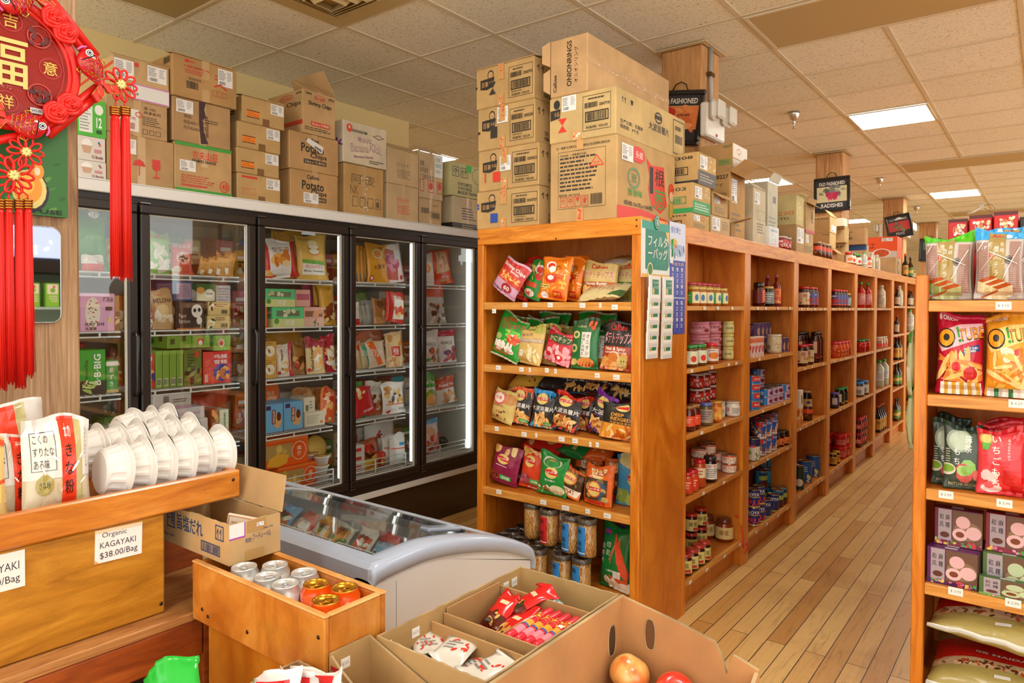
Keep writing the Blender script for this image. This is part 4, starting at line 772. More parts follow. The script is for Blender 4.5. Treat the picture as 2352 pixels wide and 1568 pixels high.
def pote(b1, b2, name, fc, extra=()): return (b1, [('r', 0, 0, 1, .5, b2), ('t', 'Calbee', .48, .89, .5, .1, '#cf2a24'), ('r', .06, .55, .9, .8, b1), ('t', 'ポテトチップス', .48, .68, .88, .24, '#f3e8e0', 0, 1), ('t', 'ポテトチップス', .48, .68, .85, .21, '#c8245a', 0, 0), ('t', name, .45, .44, .64, .1, WB), ('c', .1, .03, .9, .3, 10, .12, fc, .8)]+list(extra))
D['honey'] = pote('#d8bd72', '#b8601c', 'Honey Butter', ['#e8c070', '#d8a040'])
D['seaweed'] = pote('#d8c884', '#3a7a34', 'Seaweed', ['#e0d480', '#c8bc60'], [('r', 0, 0, 1, .3, '#d8cf98'), ('c', .1, .05, .9, .25, 9, .12, ['#c8c870', '#b0b050'], .8)])
D['hot'] = pote('#2a2422', '#b8401c', 'Hot & Spicy', ['#e0a050', '#e8c090'], [('t', 'FLAVORED POTATO CHIPS', .46, .37, .7, .035, WB), ('c', .05, .04, .55, .28, 9, .12, ['#e0a050', '#d07830', '#e8b878'], .8), ('d', .7, .17, .12, .13, '#c9b95a'), ('d', .66, .2, .014, .02, KB), ('d', .74, .2, .014, .02, KB), ('t', 'PATATE', .7, .12, .2, .04, WB, 15)])
D['flat'] = ('#d6c38c', [('t', 'Calbee', .2, .8, .3, .2, '#cf2a24'), ('t', 'ポテトチップス', .45, .5, .66, .3, '#b82a4a'), ('p', [(.7, .1), (1, .1), (1, .6)], '#4a6a38')])
D['gold'] = ('#c9a350', [('r', 0, 0, 1, .3, '#e3dccc'), ('c', .3, .4, .9, .9, 8, .12, [KB, '#e0c070'], .15)])
D['xia'] = ('#28a335', [('t', '明辉', .34, .87, .44, .12, '#d62a2c', 20), ('t', '印尼虾片', .52, .76, .86, .12, '#c82032', 12), ('r', .4, .6, .75, .67, '#d8d060'), ('t', '原味', .58, .635, .2, .045, '#8a2a20'), ('c', .35, .42, .95, .66, 22, .08, ['#4fc83c', '#7adc58'], .5), ('d', .68, .5, .22, .1, '#f0e8e0'), ('c', .52, .42, .86, .56, 12, .09, ['#e8602c', '#f08850', '#d84820'], .5), ('d', .16, .46, .12, .07, '#a8c070'), ('c', .08, .18, .72, .36, 34, .07, ['#f6efe2', '#ece0cc', '#fff8ec'], .6), ('r', .06, .1, .6, .16, '#b8742c'), ('t', 'Shrimp Chips', .45, .2, .6, .05, '#d02a3a'), ('r', 0, 0, 1, .04, '#c8c0a0'), ('r', 0, .965, 1, 1, '#b8b088')])
D['bananak'] = ('#dcb868', [('r', .5, .82, 1, 1, '#b8b450'), ('d', .12, .9, .06, .05, '#d8482c'), ('t', 'NONGSHIM', .4, .89, .4, .04, KB), ('t', '바나나킥', .35, .74, .42, .09, '#7a3a7a', 8), ('t', 'Banana Kick', .5, .62, .95, .12, '#7a3a8a', 4), ('t', 'Banana Kick', .5, .62, .92, .09, '#f4efe0', 4, 0), ('c', .15, .12, .9, .42, 14, .13, ['#f0e0a0', '#f8ecc0', '#e0c880'], .38), ('d', .22, .26, .08, .09, '#f8f4e4'), ('d', .2, .28, .012, .014, KB), ('d', .25, .28, .012, .014, KB)])
D['kani'] = ('#d83844', [('r', 0, .55, 1, .9, '#c8202c'), ('z', 0, .9, 1, .97, 16, '#f0e8e0'), ('d', .5, .72, .44, .13, '#3a4a2a'), ('t', 'かにチップ', .5, .72, .78, .16, '#d8e0a0', 4), ('c', .05, .06, .95, .5, 34, .12, ['#f4a8b0', '#f0c0c4', '#e88c98'], .7), ('d', .62, .18, .14, .1, '#d8202c'), ('d', .62, .2, .06, .05, '#f4f0e8'), ('d', .22, .22, .1, .07, '#d8202c')])
D['rings'] = ('#1f6f34', [('r', 0, .86, 1, 1, '#2a5a2a'), ('d', .2, .7, .14, .08, '#d8c880'), ('d', .2, .7, .07, .04, '#1f6f34'), ('d', .14, .42, .14, .09, '#d8c880'), ('d', .14, .42, .07, .045, '#1f6f34'), ('d', .16, .14, .14, .07, '#d0b868'), ('t', 'Calbee', .4, .87, .34, .04, '#c8d0a0'), ('r', .42, .24, .76, .76, '#e4e0d4'), ('t', 'O\nN\nI\nO\nN\nS', .5, .5, .1, .42, KB), ('t', 'オ\nニ\nオ\nン', .66, .5, .12, .42, KB), ('d', .6, .14, .3, .1, '#d88838'), ('z', .35, .06, .9, .22, 5, '#b8301c'), ('c', .7, .78, .98, .9, 6, .05, ['#e8602c'])])
def lays(base, a, b, extra=(), logo=(.5, .76), red='#d8261f', s=.22):
 x, y = logo
 return (base, [('d', x, y, s*1.05, s*.62, '#e9cf78'), ('p', [(x-s*1.1, y+.06), (x-s*.2, y+.075), (x+s*1.1, y+.03), (x+s*1.1, y-.05), (x, y-.045), (x-s*1.1, y-.02)], red), ('t', "Lay's乐事", x, y+.012, s*1.85, .07, WB, 4)]+list(extra))
def wave(c, nm='大波浪薯片', tag_=True):
 e = [('r', 0, 0, 1, .9, '#2b2726'), ('z', 0, .97, 1, .72, 5, c), ('z', 0, 1, 1, .82, 7, c), ('t', nm, .5, .53, .95, .13, WB), ('t', '香浓味', .4, .44, .4, .03, c)]
 e += [('c', .15, .1, .85, .36, 16, .15, ['#e8b060', '#d89040', '#f4d090'], .34), ('z', .0, .02, 1, .3, 4, c), ('c', .3, .12, .8, .34, 9, .14, ['#e8b060', '#f0c070', '#b86828'], .34)]
 if tag_: e += [('r', .58, .06, .95, .17, '#3fae4c'), ('t', '-50%', .76, .115, .28, .06, WB)]
 e += [('d', .45, .78, .25, .14, '#e9cf78'), ('p', [(.18, .81), (.7, .83), (.72, .75), (.2, .74)], '#d8261f'), ('t', "Lay's乐事", .45, .785, .46, .065, WB, 3)]
 return e
D['wave_or'] = ('#e8602a', wave('#e8602a')); D['wave_bl'] = ('#2a9ad8', wave('#2a9ad8')); D['wave_rd'] = ('#d8281f', wave('#d8281f', tag_=False)); D['wave_pu'] = ('#7a2a9a', wave('#8a34b0', '大波浪', False))
D['egg'] = lays('#d8c070', 0, 0, [('d', .72, .72, .3, .17, '#c8894a'), ('d', .3, .7, .3, .2, '#e0686c'), ('d', .3, .7, .22, .15, '#f0e4d0'), ('t', '乐事', .28, .7, .3, .1, '#d8261f'), ('c', .3, .1, .8, .35, 8, .05, ['#a83a2c', '#3a2a20']), ('l', .1, .44, .6, .52, 2, '#a03030')], (.28, .7), s=.14)
D['deep'] = ('#26221f', [('r', 0, 0, 1, .42, '#e8962c'), ('t', 'DEEP\nRIDGED', .62, .62, .62, .2, '#e8a030'), ('t', '大波浪洋芋片', .62, .46, .66, .07, '#e8a030'), ('d', .62, .86, .2, .08, '#e9cf78'), ('r', .44, .84, .8, .89, '#d8261f'), ('c', .25, .06, .95, .34, 12, .16, ['#f0c878', '#f4dca0', '#c8601c'], .3)])
chip = ['#e8c078', '#dca850', '#f0d498']
D['maroon'] = lays('#8f1d48', 0, 0, [('c', .05, .84, .95, .96, 7, .11, chip, .7), ('d', .2, .18, .22, .13, '#8a3428'), ('c', .05, .1, .35, .26, 14, .05, ['#b04a3a', '#6a2418']), ('r', .42, .12, .82, .24, '#3fae4c'), ('t', '-50%', .62, .18, .32, .07, WB), ('l', .2, .46, .7, .5, 1, WB)], (.42, .66))
D['redor'] = lays('#dc4420', 0, 0, [('c', .05, .84, .95, .96, 7, .12, chip, .7), ('d', .25, .22, .3, .13, '#a84a5a'), ('c', .05, .14, .45, .3, 10, .06, ['#c86a7a', '#8a3040']), ('r', .5, .14, .9, .26, '#3fae4c'), ('t', '-50%', .7, .2, .32, .06, WB), ('t', '波浪薯片', .6, .05, .5, .05, WB)], (.42, .66))
D['green'] = lays('#1f8f3a', 0, 0, [('d', .45, .8, .34, .13, '#d8d4b8'), ('d', .45, .79, .29, .11, '#1f8f3a'), ('t', '≋', .45, .85, .2, .08, '#c8a040'), ('d', .7, .16, .26, .12, '#ded8b0'), ('d', .62, .14, .2, .1, '#ece6c4'), ('c', .05, .04, .45, .22, 18, .05, ['#f4f4ec', '#58b858', '#d85030']), ('t', '香浓薯片', .45, .36, .4, .05, WB)], (.47, .55))
D['brown'] = lays('#4a3626', 0, 0, [('r', 0, .88, 1, 1, '#c8602a'), ('c', .05, .35, .95, .9, 14, .1, ['#6a4a30', '#3a5a7a', '#8a6a40'], .6), ('r', 0, 0, 1, .3, '#e8742a'), ('p', [(.1, .06), (.9, .06), (1, .3), (0, .3)], '#f0e6d8'), ('c', .2, .1, .8, .26, 30, .06, ['#c87830', '#e8a858', '#a05820'], .4), ('d', .45, .62, .32, .22, '#c8782c'), ('d', .45, .62, .27, .18, '#e9cf78'), ('r', .2, .58, .7, .67, '#d8261f'), ('t', "Lay's乐事", .45, .625, .46, .07, WB)])
D['orange'] = lays('#e0641c', 0, 0, [('p', [(.2, .94), (.8, .9), (.7, .74), (.3, .74)], '#f0e6d8'), ('c', .3, .76, .75, .9, 26, .06, ['#c87830', '#e8a858', '#a05820'], .4), ('r', .08, .12, .85, .64, '#4a3828'), ('c', .1, .14, .84, .62, 16, .1, ['#6a4a30', '#c8a060', '#8a6a40', '#3a5a7a'], .6), ('t', '火锅味', .4, .68, .4, .05, WB), ('d', .42, .38, .25, .2, '#d8702c'), ('d', .42, .38, .21, .17, '#e9cf78'), ('r', .22, .34, .64, .43, '#d8261f'), ('t', "Lay's乐事", .43, .385, .4, .07, WB), ('r', .2, .04, .8, .1, '#c8281f')])
D['blue'] = lays('#4fa6dc', 0, 0, [('c', .1, .7, .5, .95, 5, .13, ['#e8dca0', '#d8c880'], .8), ('c', .05, .05, .7, .25, 6, .12, ['#b8d070', '#98b850'], .8)], (.7, .5), s=.2)
D['lie'] = ('#c8261f', [('c', .1, .1, .9, .9, 10, .14, ['#e8b060', '#3a2a20', '#f0d090'], .4)])
D['shrimpG'] = ('#1c7a38', [('d', .2, .86, .1, .05, '#2a3a9a'), ('t', '明辉', .2, .86, .2, .06, '#e0302c'), ('t', '印\n尼', .3, .62, .14, .2, WB), ('t', '龙\n虾\n片', .12, .54, .13, .3, WB), ('d', .62, .62, .045, .2, '#e04a24'), ('p', [(.46, .9), (.56, .76), (.72, .62), (.86, .44), (.96, .3), (.92, .16), (.72, .28), (.6, .46), (.5, .66)], '#e2502a'), ('p', [(.5, .74), (.52, .74), (.36, .44), (.34, .46)], '#e07a50'), ('p', [(.5, .7), (.52, .68), (.4, .4), (.38, .4)], '#e07a50'), ('o', .62, .8, .2, .12, .008, '#b85028'), ('p', [(.55, .2), (.9, .2), (.96, .1), (.6, .02), (.36, .24)], '#e0562e'), ('c', .3, .02, .98, .14, 14, .1, ['#f4e8d8', '#ecdcc4'], .6), ('r', .5, .2, .74, .31, '#e8e6e0'), ('d', .55, .75, .012, .01, KB), ('t', 'Shrimp Chips', .42, .3, .3, .03, WB, 90)])
def eb(key, xb, xt, w, yt, z, Y, label, group, T=.038, lean=6, yaw=0, seed=None, fill=.5, hmin=0, Hm=None):
 b = aY(Y, xb, yt+40); t = aY(Y, xt, yt); wd = (aY(Y, xb+w/2, 700)-aY(Y, xb-w/2, 700)).length
 hh = t.z-z; roll = math.degrees(math.atan2(t.x-b.x, hh)); H_ = hh/math.cos(math.radians(roll))/math.cos(math.radians(lean))
 wd /= max(.5, abs(math.cos(math.radians(yaw))))
 H_ = max(.05, H_-abs(math.sin(math.radians(roll)))*wd*.35)
 base, els = D[key]; ex = wd/2+abs(math.sin(math.radians(roll)))*H_*(roll > 0)
 bx_ = max(min(b.x, -1.424-ex), -2.297+wd/2+abs(math.sin(math.radians(roll)))*H_*(roll < 0))
 Y = min(Y, 3.165-T/2-math.sin(math.radians(lean))*H_)
 return place(bagmesh(wd, H_, T, base, els, seed or int(xb), fill=fill), 'snack_bag', label, 'bag of chips', group, bx_, Y, z, roll, lean, yaw)
def lying(key, xc, w, z, Y, label, group, T=.05, H_=.2, roll=0, lean=78, seed=3, base=None, yaw=0):
 b = aY(Y, xc, 800); wd = (aY(Y, xc+w/2, 700)-aY(Y, xc-w/2, 700)).length; bs, els = D[key]
 mb = bagmesh(wd, H_, T, base or bs, els, seed); b.x = min(b.x, -1.43-wd/2)
 return place(mb, 'snack_bag', label, 'bag of chips', group, b.x, Y, z, roll, lean, yaw)
g1 = 'bags on the top shelf of the end unit'; z1 = 1.525
eb('shrimp_rd', 1214, 1232, 50, 597, z1, 2.98, 'red shrimp snack bag at the back of the top shelf between pink and green bags', g1, seed=3)
eb('shrimp_rd', 1188, 1213, 48, 609, z1, 2.9, 'red shrimp snack bag right behind the pink and white one', g1)
eb('shrimp60', 1150, 1190, 60, 614, z1, 2.8, 'pink and white shrimp chips bag with a red 60 roundel, leaning right', g1, T=.035)
eb('shrimp_gn', 1219, 1242, 46, 601, z1, 2.86, 'green shrimp snack bag between the red and the big orange ones', g1)
eb('shrimp_or', 1330, 1343, 50, 592, z1, 2.95, 'orange shrimp chips bag, rearmost of the three', g1, seed=31)
eb('shrimp_or', 1306, 1320, 50, 595, z1, 2.88, 'orange shrimp chips bag, middle one of the three', g1, seed=32)
eb('shrimp_or', 1268, 1279, 66, 594, z1, 2.79, 'orange garlic shrimp chips bag, front and fully visible of the three', g1, seed=33)
eb('honey', 1374, 1378, 80, 604, z1, 2.87, 'beige and brown potato chips bag reading Honey Butter', g1)
eb('seaweed', 1440, 1443, 78, 604, z1, 2.92, 'beige and green potato chips bag reading Seaweed by the right stile', g1)
lying('flat', 1372, 100, z1, 2.77, 'beige chips bag lying flat at the front edge below the Honey Butter bag', g1, T=.055, H_=.13, lean=62, seed=8)
lying('gold', 1412, 82, 1.69, 3.02, 'gold and white bag lying on top of the potato chips bags', g1, T=.05, H_=.14, lean=70, seed=9)
g2 = 'bags on the second shelf of the end unit'; z2 = 1.211
for i, (xb, xt, yt, Y, w) in enumerate(((1200, 1206, 733, 2.92, 66), (1238, 1244, 727, 2.99, 66), (1258, 1270, 722, 3.05, 66))):
 eb('xia', xb, xt, w, yt, z2, Y, ('green shrimp cracker bag directly behind the tilted front one', 'green shrimp cracker bag peeking over the banana snack bags', 'rearmost green shrimp cracker bag in the left corner')[i], g2, seed=40+i)
eb('xia', 1372, 1368, 92, 720, z2, 3.03, 'green shrimp cracker bag behind the onion rings with a white striped name', g2, seed=44)
eb('xia', 1150, 1176, 68, 731, z2, 2.8, 'bright green shrimp cracker bag leaning right at the front left', g2, seed=45)
eb('bananak', 1296, 1300, 52, 745, z2, 2.97, 'golden banana snack bag behind the pink crab chips', g2, seed=46)
eb('bananak', 1251, 1258, 54, 749, z2, 2.87, 'banana snack bag half hidden, second of the pair', g2, seed=47)
eb('bananak', 1213, 1222, 58, 749, z2, 2.79, 'banana snack bag in full view, first of the pair', g2, seed=48)
eb('kani', 1276, 1294, 66, 762, z2, 2.8, 'red and pink crab chips bag leaning right', g2, T=.04)
eb('rings', 1378, 1382, 46, 748, z2, 2.86, 'dark green onion ring snack bag, second of two', g2, seed=50)
eb('rings', 1341, 1342, 62, 737, z2, 2.79, 'dark green onion ring snack bag, front one of two', g2, seed=51)
eb('hot', 1417, 1422, 74, 744, z2, 2.79, 'black and orange potato chips bag reading Hot & Spicy', g2)
g3 = 'bags on the third shelf of the end unit'; z3 = .903
eb('egg', 1160, 1168, 48, 893, z3, 2.9, 'yellow chips bag behind the yellow one at the left end', g3, seed=60)
eb('egg', 1142, 1154, 54, 895, z3, 2.8, 'pale yellow chips bag with an egg picture at the left end', g3)
eb('wave_or', 1190, 1199, 50, 894, z3, 2.82, 'black chips bag with orange stripes', g3)
eb('wave_bl', 1245, 1250, 54, 901, z3, 2.81, 'black chips bag with blue stripes', g3)
eb('wave_rd', 1340, 1347, 46, 912, z3, 2.87, 'black chips bag with red stripes, hidden second one', g3, seed=64)
eb('wave_rd', 1295, 1305, 64, 905, z3, 2.79, 'black chips bag with red stripes, in full view', g3)
eb('wave_pu', 1374, 1394, 58, 909, z3, 2.82, 'black chips bag with purple stripes', g3)
eb('deep', 1415, 1421, 76, 928, z3, 2.77, 'black and orange DEEP RIDGED chips bag jutting over the shelf edge', g3)
D['ly'] = ('#e0b040', [('d', .6, .6, .2, .2, '#f0e0d0'), ('c', .1, .1, .9, .9, 12, .08, ['#8a3a20', '#f0d080'], .4)])
D['lr'] = ('#d84a22', wave('#d84a22')[:5]); D['lb'] = ('#2a8fd0', wave('#2a8fd0')[:6]); D['lrd'] = ('#cf2a1f', wave('#cf2a1f')[:6]); D['lp'] = ('#7a2a9a', wave('#7a2a9a')[:6])
for i, (k, xc, w, zz, lb) in enumerate((('ly', 1198, 70, 1.085, 'yellow'), ('lr', 1260, 68, 1.085, 'red orange'), ('lb', 1311, 72, 1.072, 'blue'), ('lrd', 1360, 72, 1.075, 'red and black'), ('lp', 1418, 66, 1.07, 'purple'))):
 lying(k, xc, w, zz-.012, 2.93, lb+' chips bag lying across the tops of the third shelf row', g3, T=.055, H_=.15, lean=58, seed=70+i, roll=(3, 5, -4, 6, 4)[i])
g4 = 'bags on the fourth shelf of the end unit'; z4 = .587
eb('maroon', 1188, 1196, 40, 1034, z4, 2.9, 'maroon chips bag, second one behind', g4, seed=80)
eb('maroon', 1150, 1162, 62, 1032, z4, 2.8, 'maroon chips bag at the left end, in full view', g4)
eb('redor', 1217, 1225, 52, 1030, z4, 2.82, 'red orange chips bag right of the maroon ones', g4)
eb('green', 1267, 1272, 66, 1046, z4, 2.79, 'green chips bag in the middle', g4)
eb('orange', 1345, 1350, 66, 1050, z4, 2.97, 'orange chips bag at the back, above the brown one', g4, seed=84)
eb('brown', 1304, 1320, 56, 1078, z4, 2.8, 'brown and orange chips bag tipped to the right at the front', g4)
eb('orange', 1407, 1410, 52, 1052, z4, 2.92, 'orange chips bag near the blue one, behind', g4, seed=86)
eb('orange', 1371, 1375, 68, 1067, z4, 2.79, 'orange chips bag with street picture, front and fully visible', g4, seed=87)
eb('blue', 1444, 1443, 58, 1040, z4, 2.88, 'light blue chips bag by the right stile', g4)
D['l4r'] = ('#d82c22', [('d', .7, .5, .12, .2, '#e9cf78'), ('c', .1, .2, .6, .9, 6, .15, chip, .6)]); D['l4g'] = ('#1f7a34', [('d', .25, .5, .14, .3, '#d8261f'), ('r', .5, .2, .65, .8, '#c8b060')]); D['l4o'] = ('#e0601c', [('c', .2, .2, .8, .8, 10, .1, ['#e8a858', '#c87830'], .5)])
for i, (k, xc, w, lb) in enumerate((('l4r', 1236, 96, 'red'), ('l4g', 1308, 66, 'dark green'), ('l4o', 1371, 62, 'orange'))):
 lying(k, xc, w, .745, 2.95, lb+' chips bag lying on top of the fourth shelf row', g4, T=.05, H_=.16, lean=60, seed=90+i, roll=(8, 10, -3)[i])
b5 = aY(2.79, 1402, 1300)
place(bagmesh(.17, .30, .07, *D['shrimpG'], 95), 'snack_bag', 'big green lobster cracker bag standing at the bottom right of the end shelf', 'bag of chips', None, b5.x, 2.83, .2, 2, 5)
place(bagmesh(.17, .31, .06, *D['shrimpG'], 96), 'snack_bag', 'second green lobster cracker bag just behind the big one', 'bag of chips', None, b5.x+.02, 2.93, .2, 3, 4)
# cracker jars on the bottom shelf
def cracker_jar(lbl, colr):
 r = empty('cracker_jar'); R_ = .0445; h = .172
 m, nt, b = MT.get('crk') or newmat('cracker_fill')
 if 'crk' not in MT:
  MT['crk'] = (m, nt, b); tc = N(nt, 'ShaderNodeTexCoord'); mp = N(nt, 'ShaderNodeMapping'); mp.inputs['Scale'].default_value = (55, 55, 16); nt.links.new(tc.outputs['Object'], mp.inputs[0])
  v_ = N(nt, 'ShaderNodeTexVoronoi'); nt.links.new(mp.outputs[0], v_.inputs['Vector'])
  nt.links.new(ramp(nt, v_.outputs['Color'], [(.1, rgb('#a8641c')), (.5, rgb('#d49a48')), (.9, rgb('#e8c07c'))]), b.inputs['Base Color']); bp = N(nt, 'ShaderNodeBump', i_Strength=.8, i_Distance=.01); nt.links.new(v_.outputs[0], bp.inputs['Height']); nt.links.new(bp.outputs[0], b.inputs['Normal'])
 MB().lathe([(.001, .003), (R_-.004, .003), (R_-.003, .02), (R_-.003, h-.03), (.001, h-.024)], m, 24).build('crackers', r)
 MB().lathe([(.001, 0), (R_-.001, 0), (R_, .006), (R_, h-.022), (R_-.004, h-.018)], PET, 24, cap=False).build('jar_body', r)
 mb = MB(); lc = P('#4a4038', 'x'); mb.lathe([(R_+.001, h-.02), (R_+.0015, h-.001), (R_-.008, h), (R_-.009, h-.006)], lc, 28, cap=False); mb.lathe([(R_-.009, h-.006), (.0005, h-.006)], P('#2c2622', 'x'), 28, cap=False); mb.build('lid', r)
 if lbl:
  w = .034; mb = MB(); f = lambda u, v, l: Vector(((R_+.0004+.0002*l)*math.cos(-PI/2+(u-.5)*w*2/R_-.45), (R_+.0004+.0002*l)*math.sin(-PI/2+(u-.5)*w*2/R_-.45), .012+v*(h-.045)))
  put(mb, [('r', 0, 0, 1, 1, lbl), ('r', 0, .06, 1, .09, WB), ('t', '脆\n·\n锅\n巴', .55, .52, .42, .8, colr)], f, w*1.0/.12, 's', 2, ([.2, .4, .6, .8], [.5])); mb.build('jar_label', r)
 return r
JB = cracker_jar('#2a86d8', '#101418'); JR = cracker_jar('#c8202c', '#3a0a10'); JN = cracker_jar(None, None)
h = .1735; gj = 'cracker jars on the bottom shelf'
def jar_at(src, x, y, lv, label, first=[]):
 p = aZ(.2006+h*(lv+1), x, y); loc = (p.x, p.y, .2006+h*lv)
 if src.name not in first: first.append(src.name); src.location = loc; src['label'] = label; src['category'] = 'jar'; src['group'] = gj
 else: o = dup(src, loc, None, label, gj)
jar_at(JB, 1291, 1268, 0, 'cracker jar with blue label, front row left of the nearest pair')
jar_at(JB, 1336, 1277, 0, 'cracker jar with blue label, nearest to the green lobster cracker bag')
jar_at(JB, 1312, 1180, 1, 'upper cracker jar with blue label, left one of the two stacked')
jar_at(JB, 1349, 1188, 1, 'upper cracker jar with blue label, right one of the two stacked')
jar_at(JR, 1262, 1166, 1, 'upper cracker jar with red label in full view')
jar_at(JR, 1290, 1160, 1, 'upper cracker jar with red label partly hidden behind blue labelled ones')
jar_at(JN, 1224, 1152, 1, 'upper cracker jar without front label at the back left')
for x, y, l in ((1277, 1243, 'behind the front left blue labelled jar'), (1245, 1234, 'in the middle of the lower layer'), (1236, 1256, 'at the front left of the lower layer'), (1210, 1225, 'second from the left edge of the lower layer'), (1176, 1216, 'left in the lower layer near the shelf wall'), (1204, 1205, 'at the back left of the lower layer'), (1232, 1210, 'at the back under the red labelled jar'), (1190, 1236, 'low at the front beside the chest freezer'), (1155, 1226, 'furthest left, touching the shelf side')):
 jar_at(JN, x, y, 0, 'cracker jar with dark lid '+l)
# filter bags and pens hung on the side panel
SX = -1.3985
def hang(x0, y0, x1, y1): a = aX(SX, x0, y0); b = aX(SX, x1, y1); return a.y, b.y, min(a.z, b.z), max(a.z, b.z)
a0, a1, b0, b1 = hang(1472, 636, 1537, 518)
r = empty('filter_bag_card', (SX, a0, b0), 'green and white card of hanging filter bags on the orange side panel', 'hanging display card')
mb = MB(); mb.box(0, 0, 0, .003, a1-a0, b1-b0, P('#dfe3dc', 's'))
put(mb, [('r', 0, 0, 1, 1, '#dfe6e0'), ('r', 0, .86, 1, 1, '#2f9a88'), ('p', [(.12, .15), (.9, .15), (.96, .22), (.96, .62), (.84, .86), (.12, .86)], '#12806c'), ('p', [(.84, .86), (.96, .62), (.96, .86)], '#e8b83c'), ('r', 0, .0, 1, .07, '#e8b050'), ('t', 'フィルタ', .56, .66, .7, .2, WB), ('t', 'ーバッグ', .56, .44, .7, .2, WB), ('d', .28, .14, .1, .13, '#e8e0b8'), ('d', .28, .15, .08, .1, '#3a7a2c'), ('l', .45, .22, .85, .32, 3, '#3aa890')], plain((.003, 0, 0), (0, a1-a0, 0), (0, 0, b1-b0), (1, 0, 0)), (a1-a0)/(b1-b0)); mb.build('card', r)
kp = MB();
kp.lathe([(.001, 0), (.024, 0), (.026, .002), (.024, .004), (.001, .004)], P('#2a7a68', 's'), 24); put(kp, [('o', 0, 0, .9, .9, .1, '#bfe0d0'), ('t', '福', 0, 0, 1.0, 1.0, '#bfe0d0')], lambda u, v, l: Vector((u*.024, v*.024, .0045+.0002*l)), 1.0); o = kp.build('medallion', r, (.004, (a1-a0)*.5, b1-b0)); o.rotation_euler = (PI/2, 0, PI/2); o.scale = (1, 1.25, 1)
pk = MB(); pw, phh = .105, .115
pk.box(0, 0, 0, .006, pw, phh, P('#e4e4de', 's')); pk.box(.0062, .012, .02, .0068, pw-.012, phh-.02, P('#f2f0ea'))
put(pk, [('r', .2, .3, .8, .86, '#1c8068'), ('t', 'フィルタ\nーバッグ', .54, .66, .46, .3, WB), ('d', .3, .42, .09, .14, '#d8c070'), ('r', .1, .05, .9, .12, '#d8d8d4')], plain((.0069, 0, 0), (0, pw, 0), (0, 0, phh), (1, 0, 0)))
pm = None
for c_, x in ((0, 1475), (1, 1507)):
 for k in range(6):
  y = 650+26*k; p = aX(SX, x+k*(.6 if c_ else .2), y+44)
  loc = (SX+.012+.003*(6-k), p.y, p.z)
  if pm is None: pm = pk.build('filter_packet', None, loc); o = pm; tag(pm, None, 'packet', 'filter bag packets on the side panel')
  else: o = dup(pm, loc)
  o['label'] = ('topmost', 'second', 'third', 'fourth', 'fifth', 'lowest')[k]+' white filter bag packet in the '+('left', 'right')[c_]+' hanging column'
a0, a1, b0, b1 = hang(1534, 768, 1573, 516)
r = empty('pen_card', (SX, a0, b0), 'blue and white pen display card hanging beside the filter bags', 'hanging display card')
mb = MB(); mb.box(0, 0, 0, .003, a1-a0, b1-b0, P('#3a4ab0', 's'));
put(mb, [('r', 0, .66, 1, 1, '#cfd8ec'), ('t', '紫砂博士', .4, .93, .6, .06, '#4a5ab8'), ('p', ell(.28, .82, .2, .035, 10), '#d8b030'), ('d', .6, .75, .36, .055, '#9ab4d8'), ('c', .3, .7, .9, .8, 7, .03, ['#c88a60', '#303038'], .3), ('r', 0, .6, 1, .66, '#2a3aa8'), ('t', '专业文具', .5, .63, .8, .03, '#d8b060')]+[('t', '笔\n之\n王\n博\n士', .2+.28*i, .18+.3*j, .14, .24, WB) for i in range(3) for j in range(2)]+[('r', .05, .32, .95, .33, '#c8d0e8'), ('r', .33, .02, .345, .6, '#8a98d8'), ('r', .62, .02, .635, .6, '#8a98d8')], plain((.003, 0, 0), (0, a1-a0, 0), (0, 0, b1-b0), (1, 0, 0)), (a1-a0)/(b1-b0)); mb.build('card', r)
MB().box(.0045, .008, .33, .0075, .035, .56*(b1-b0)+.1, P('#e8e8e4')).tube([(.01, .02, .36), (.01, .022, .44)], .004, P('#1f8a4a', 'x'), 8).build('pen', r)
# ---------------------------------------------------------------- jars, cans and bottles in the aisle bays
def cyl(R_, z0, z1, u0, u1, off=0):   # print wrapped round; u in turns, centred on the aisle side (-y+x)
 return lambda u, v, l: Vector(((R_+.0004+.0002*l+off)*math.cos((u0+(u1-u0)*u)*2*PI), (R_+.0004+.0002*l+off)*math.sin((u0+(u1-u0)*u)*2*PI), z0+(z1-z0)*v))
CU = ([.1*i for i in range(1, 10)], [])
def wrap(mb, R_, z0, z1, els, span=.42): put(mb, els, cyl(R_, z0, z1, -.17-span/2, -.17+span/2), 2*PI*R_*span/(z1-z0), 's', 3, CU)
def jar(R_, h, lid, fill, els, lidh=.16, neck=.82, name='jar', lz=(.14, .72)):
 mb = MB(); zl = h*(1-lidh); f = P(fill, 'x')
 mb.lathe([(R_*.82, 0), (R_, h*.05), (R_, zl*.82), (R_*neck, zl*.97), (R_*neck, zl)], f, 18)
 wrap(mb, R_, h*lz[0], h*lz[1], els); o = mb.build(name)
 MB().lathe([(R_*neck+.002, 0), (R_*neck+.003, h*lidh*.3), (R_*neck+.002, h*lidh*.9), (R_*neck-.003, h*lidh)], P(lid, 'x'), 18).build('lid', o, (0, 0, zl)); return o
def can(R_, h, els, base, name='can'):
 mb = MB(); s = P('#b8b4ac', 'M'); mb.lathe([(R_, .003), (R_, h-.003)], P(base, 'x'), 20, cap=False)
 mb.lathe([(R_-.004, .004), (R_-.002, 0), (R_+.0008, 0), (R_+.0008, .003), (R_, .0035)], s, 20)
 mb.lathe([(R_, h-.0035), (R_+.0008, h-.003), (R_+.0008, h), (R_-.003, h), (R_-.004, h-.003), (.001, h-.003)], s, 20, cap=False)
 wrap(mb, R_, .004, h-.004, els, .5); return mb.build(name)
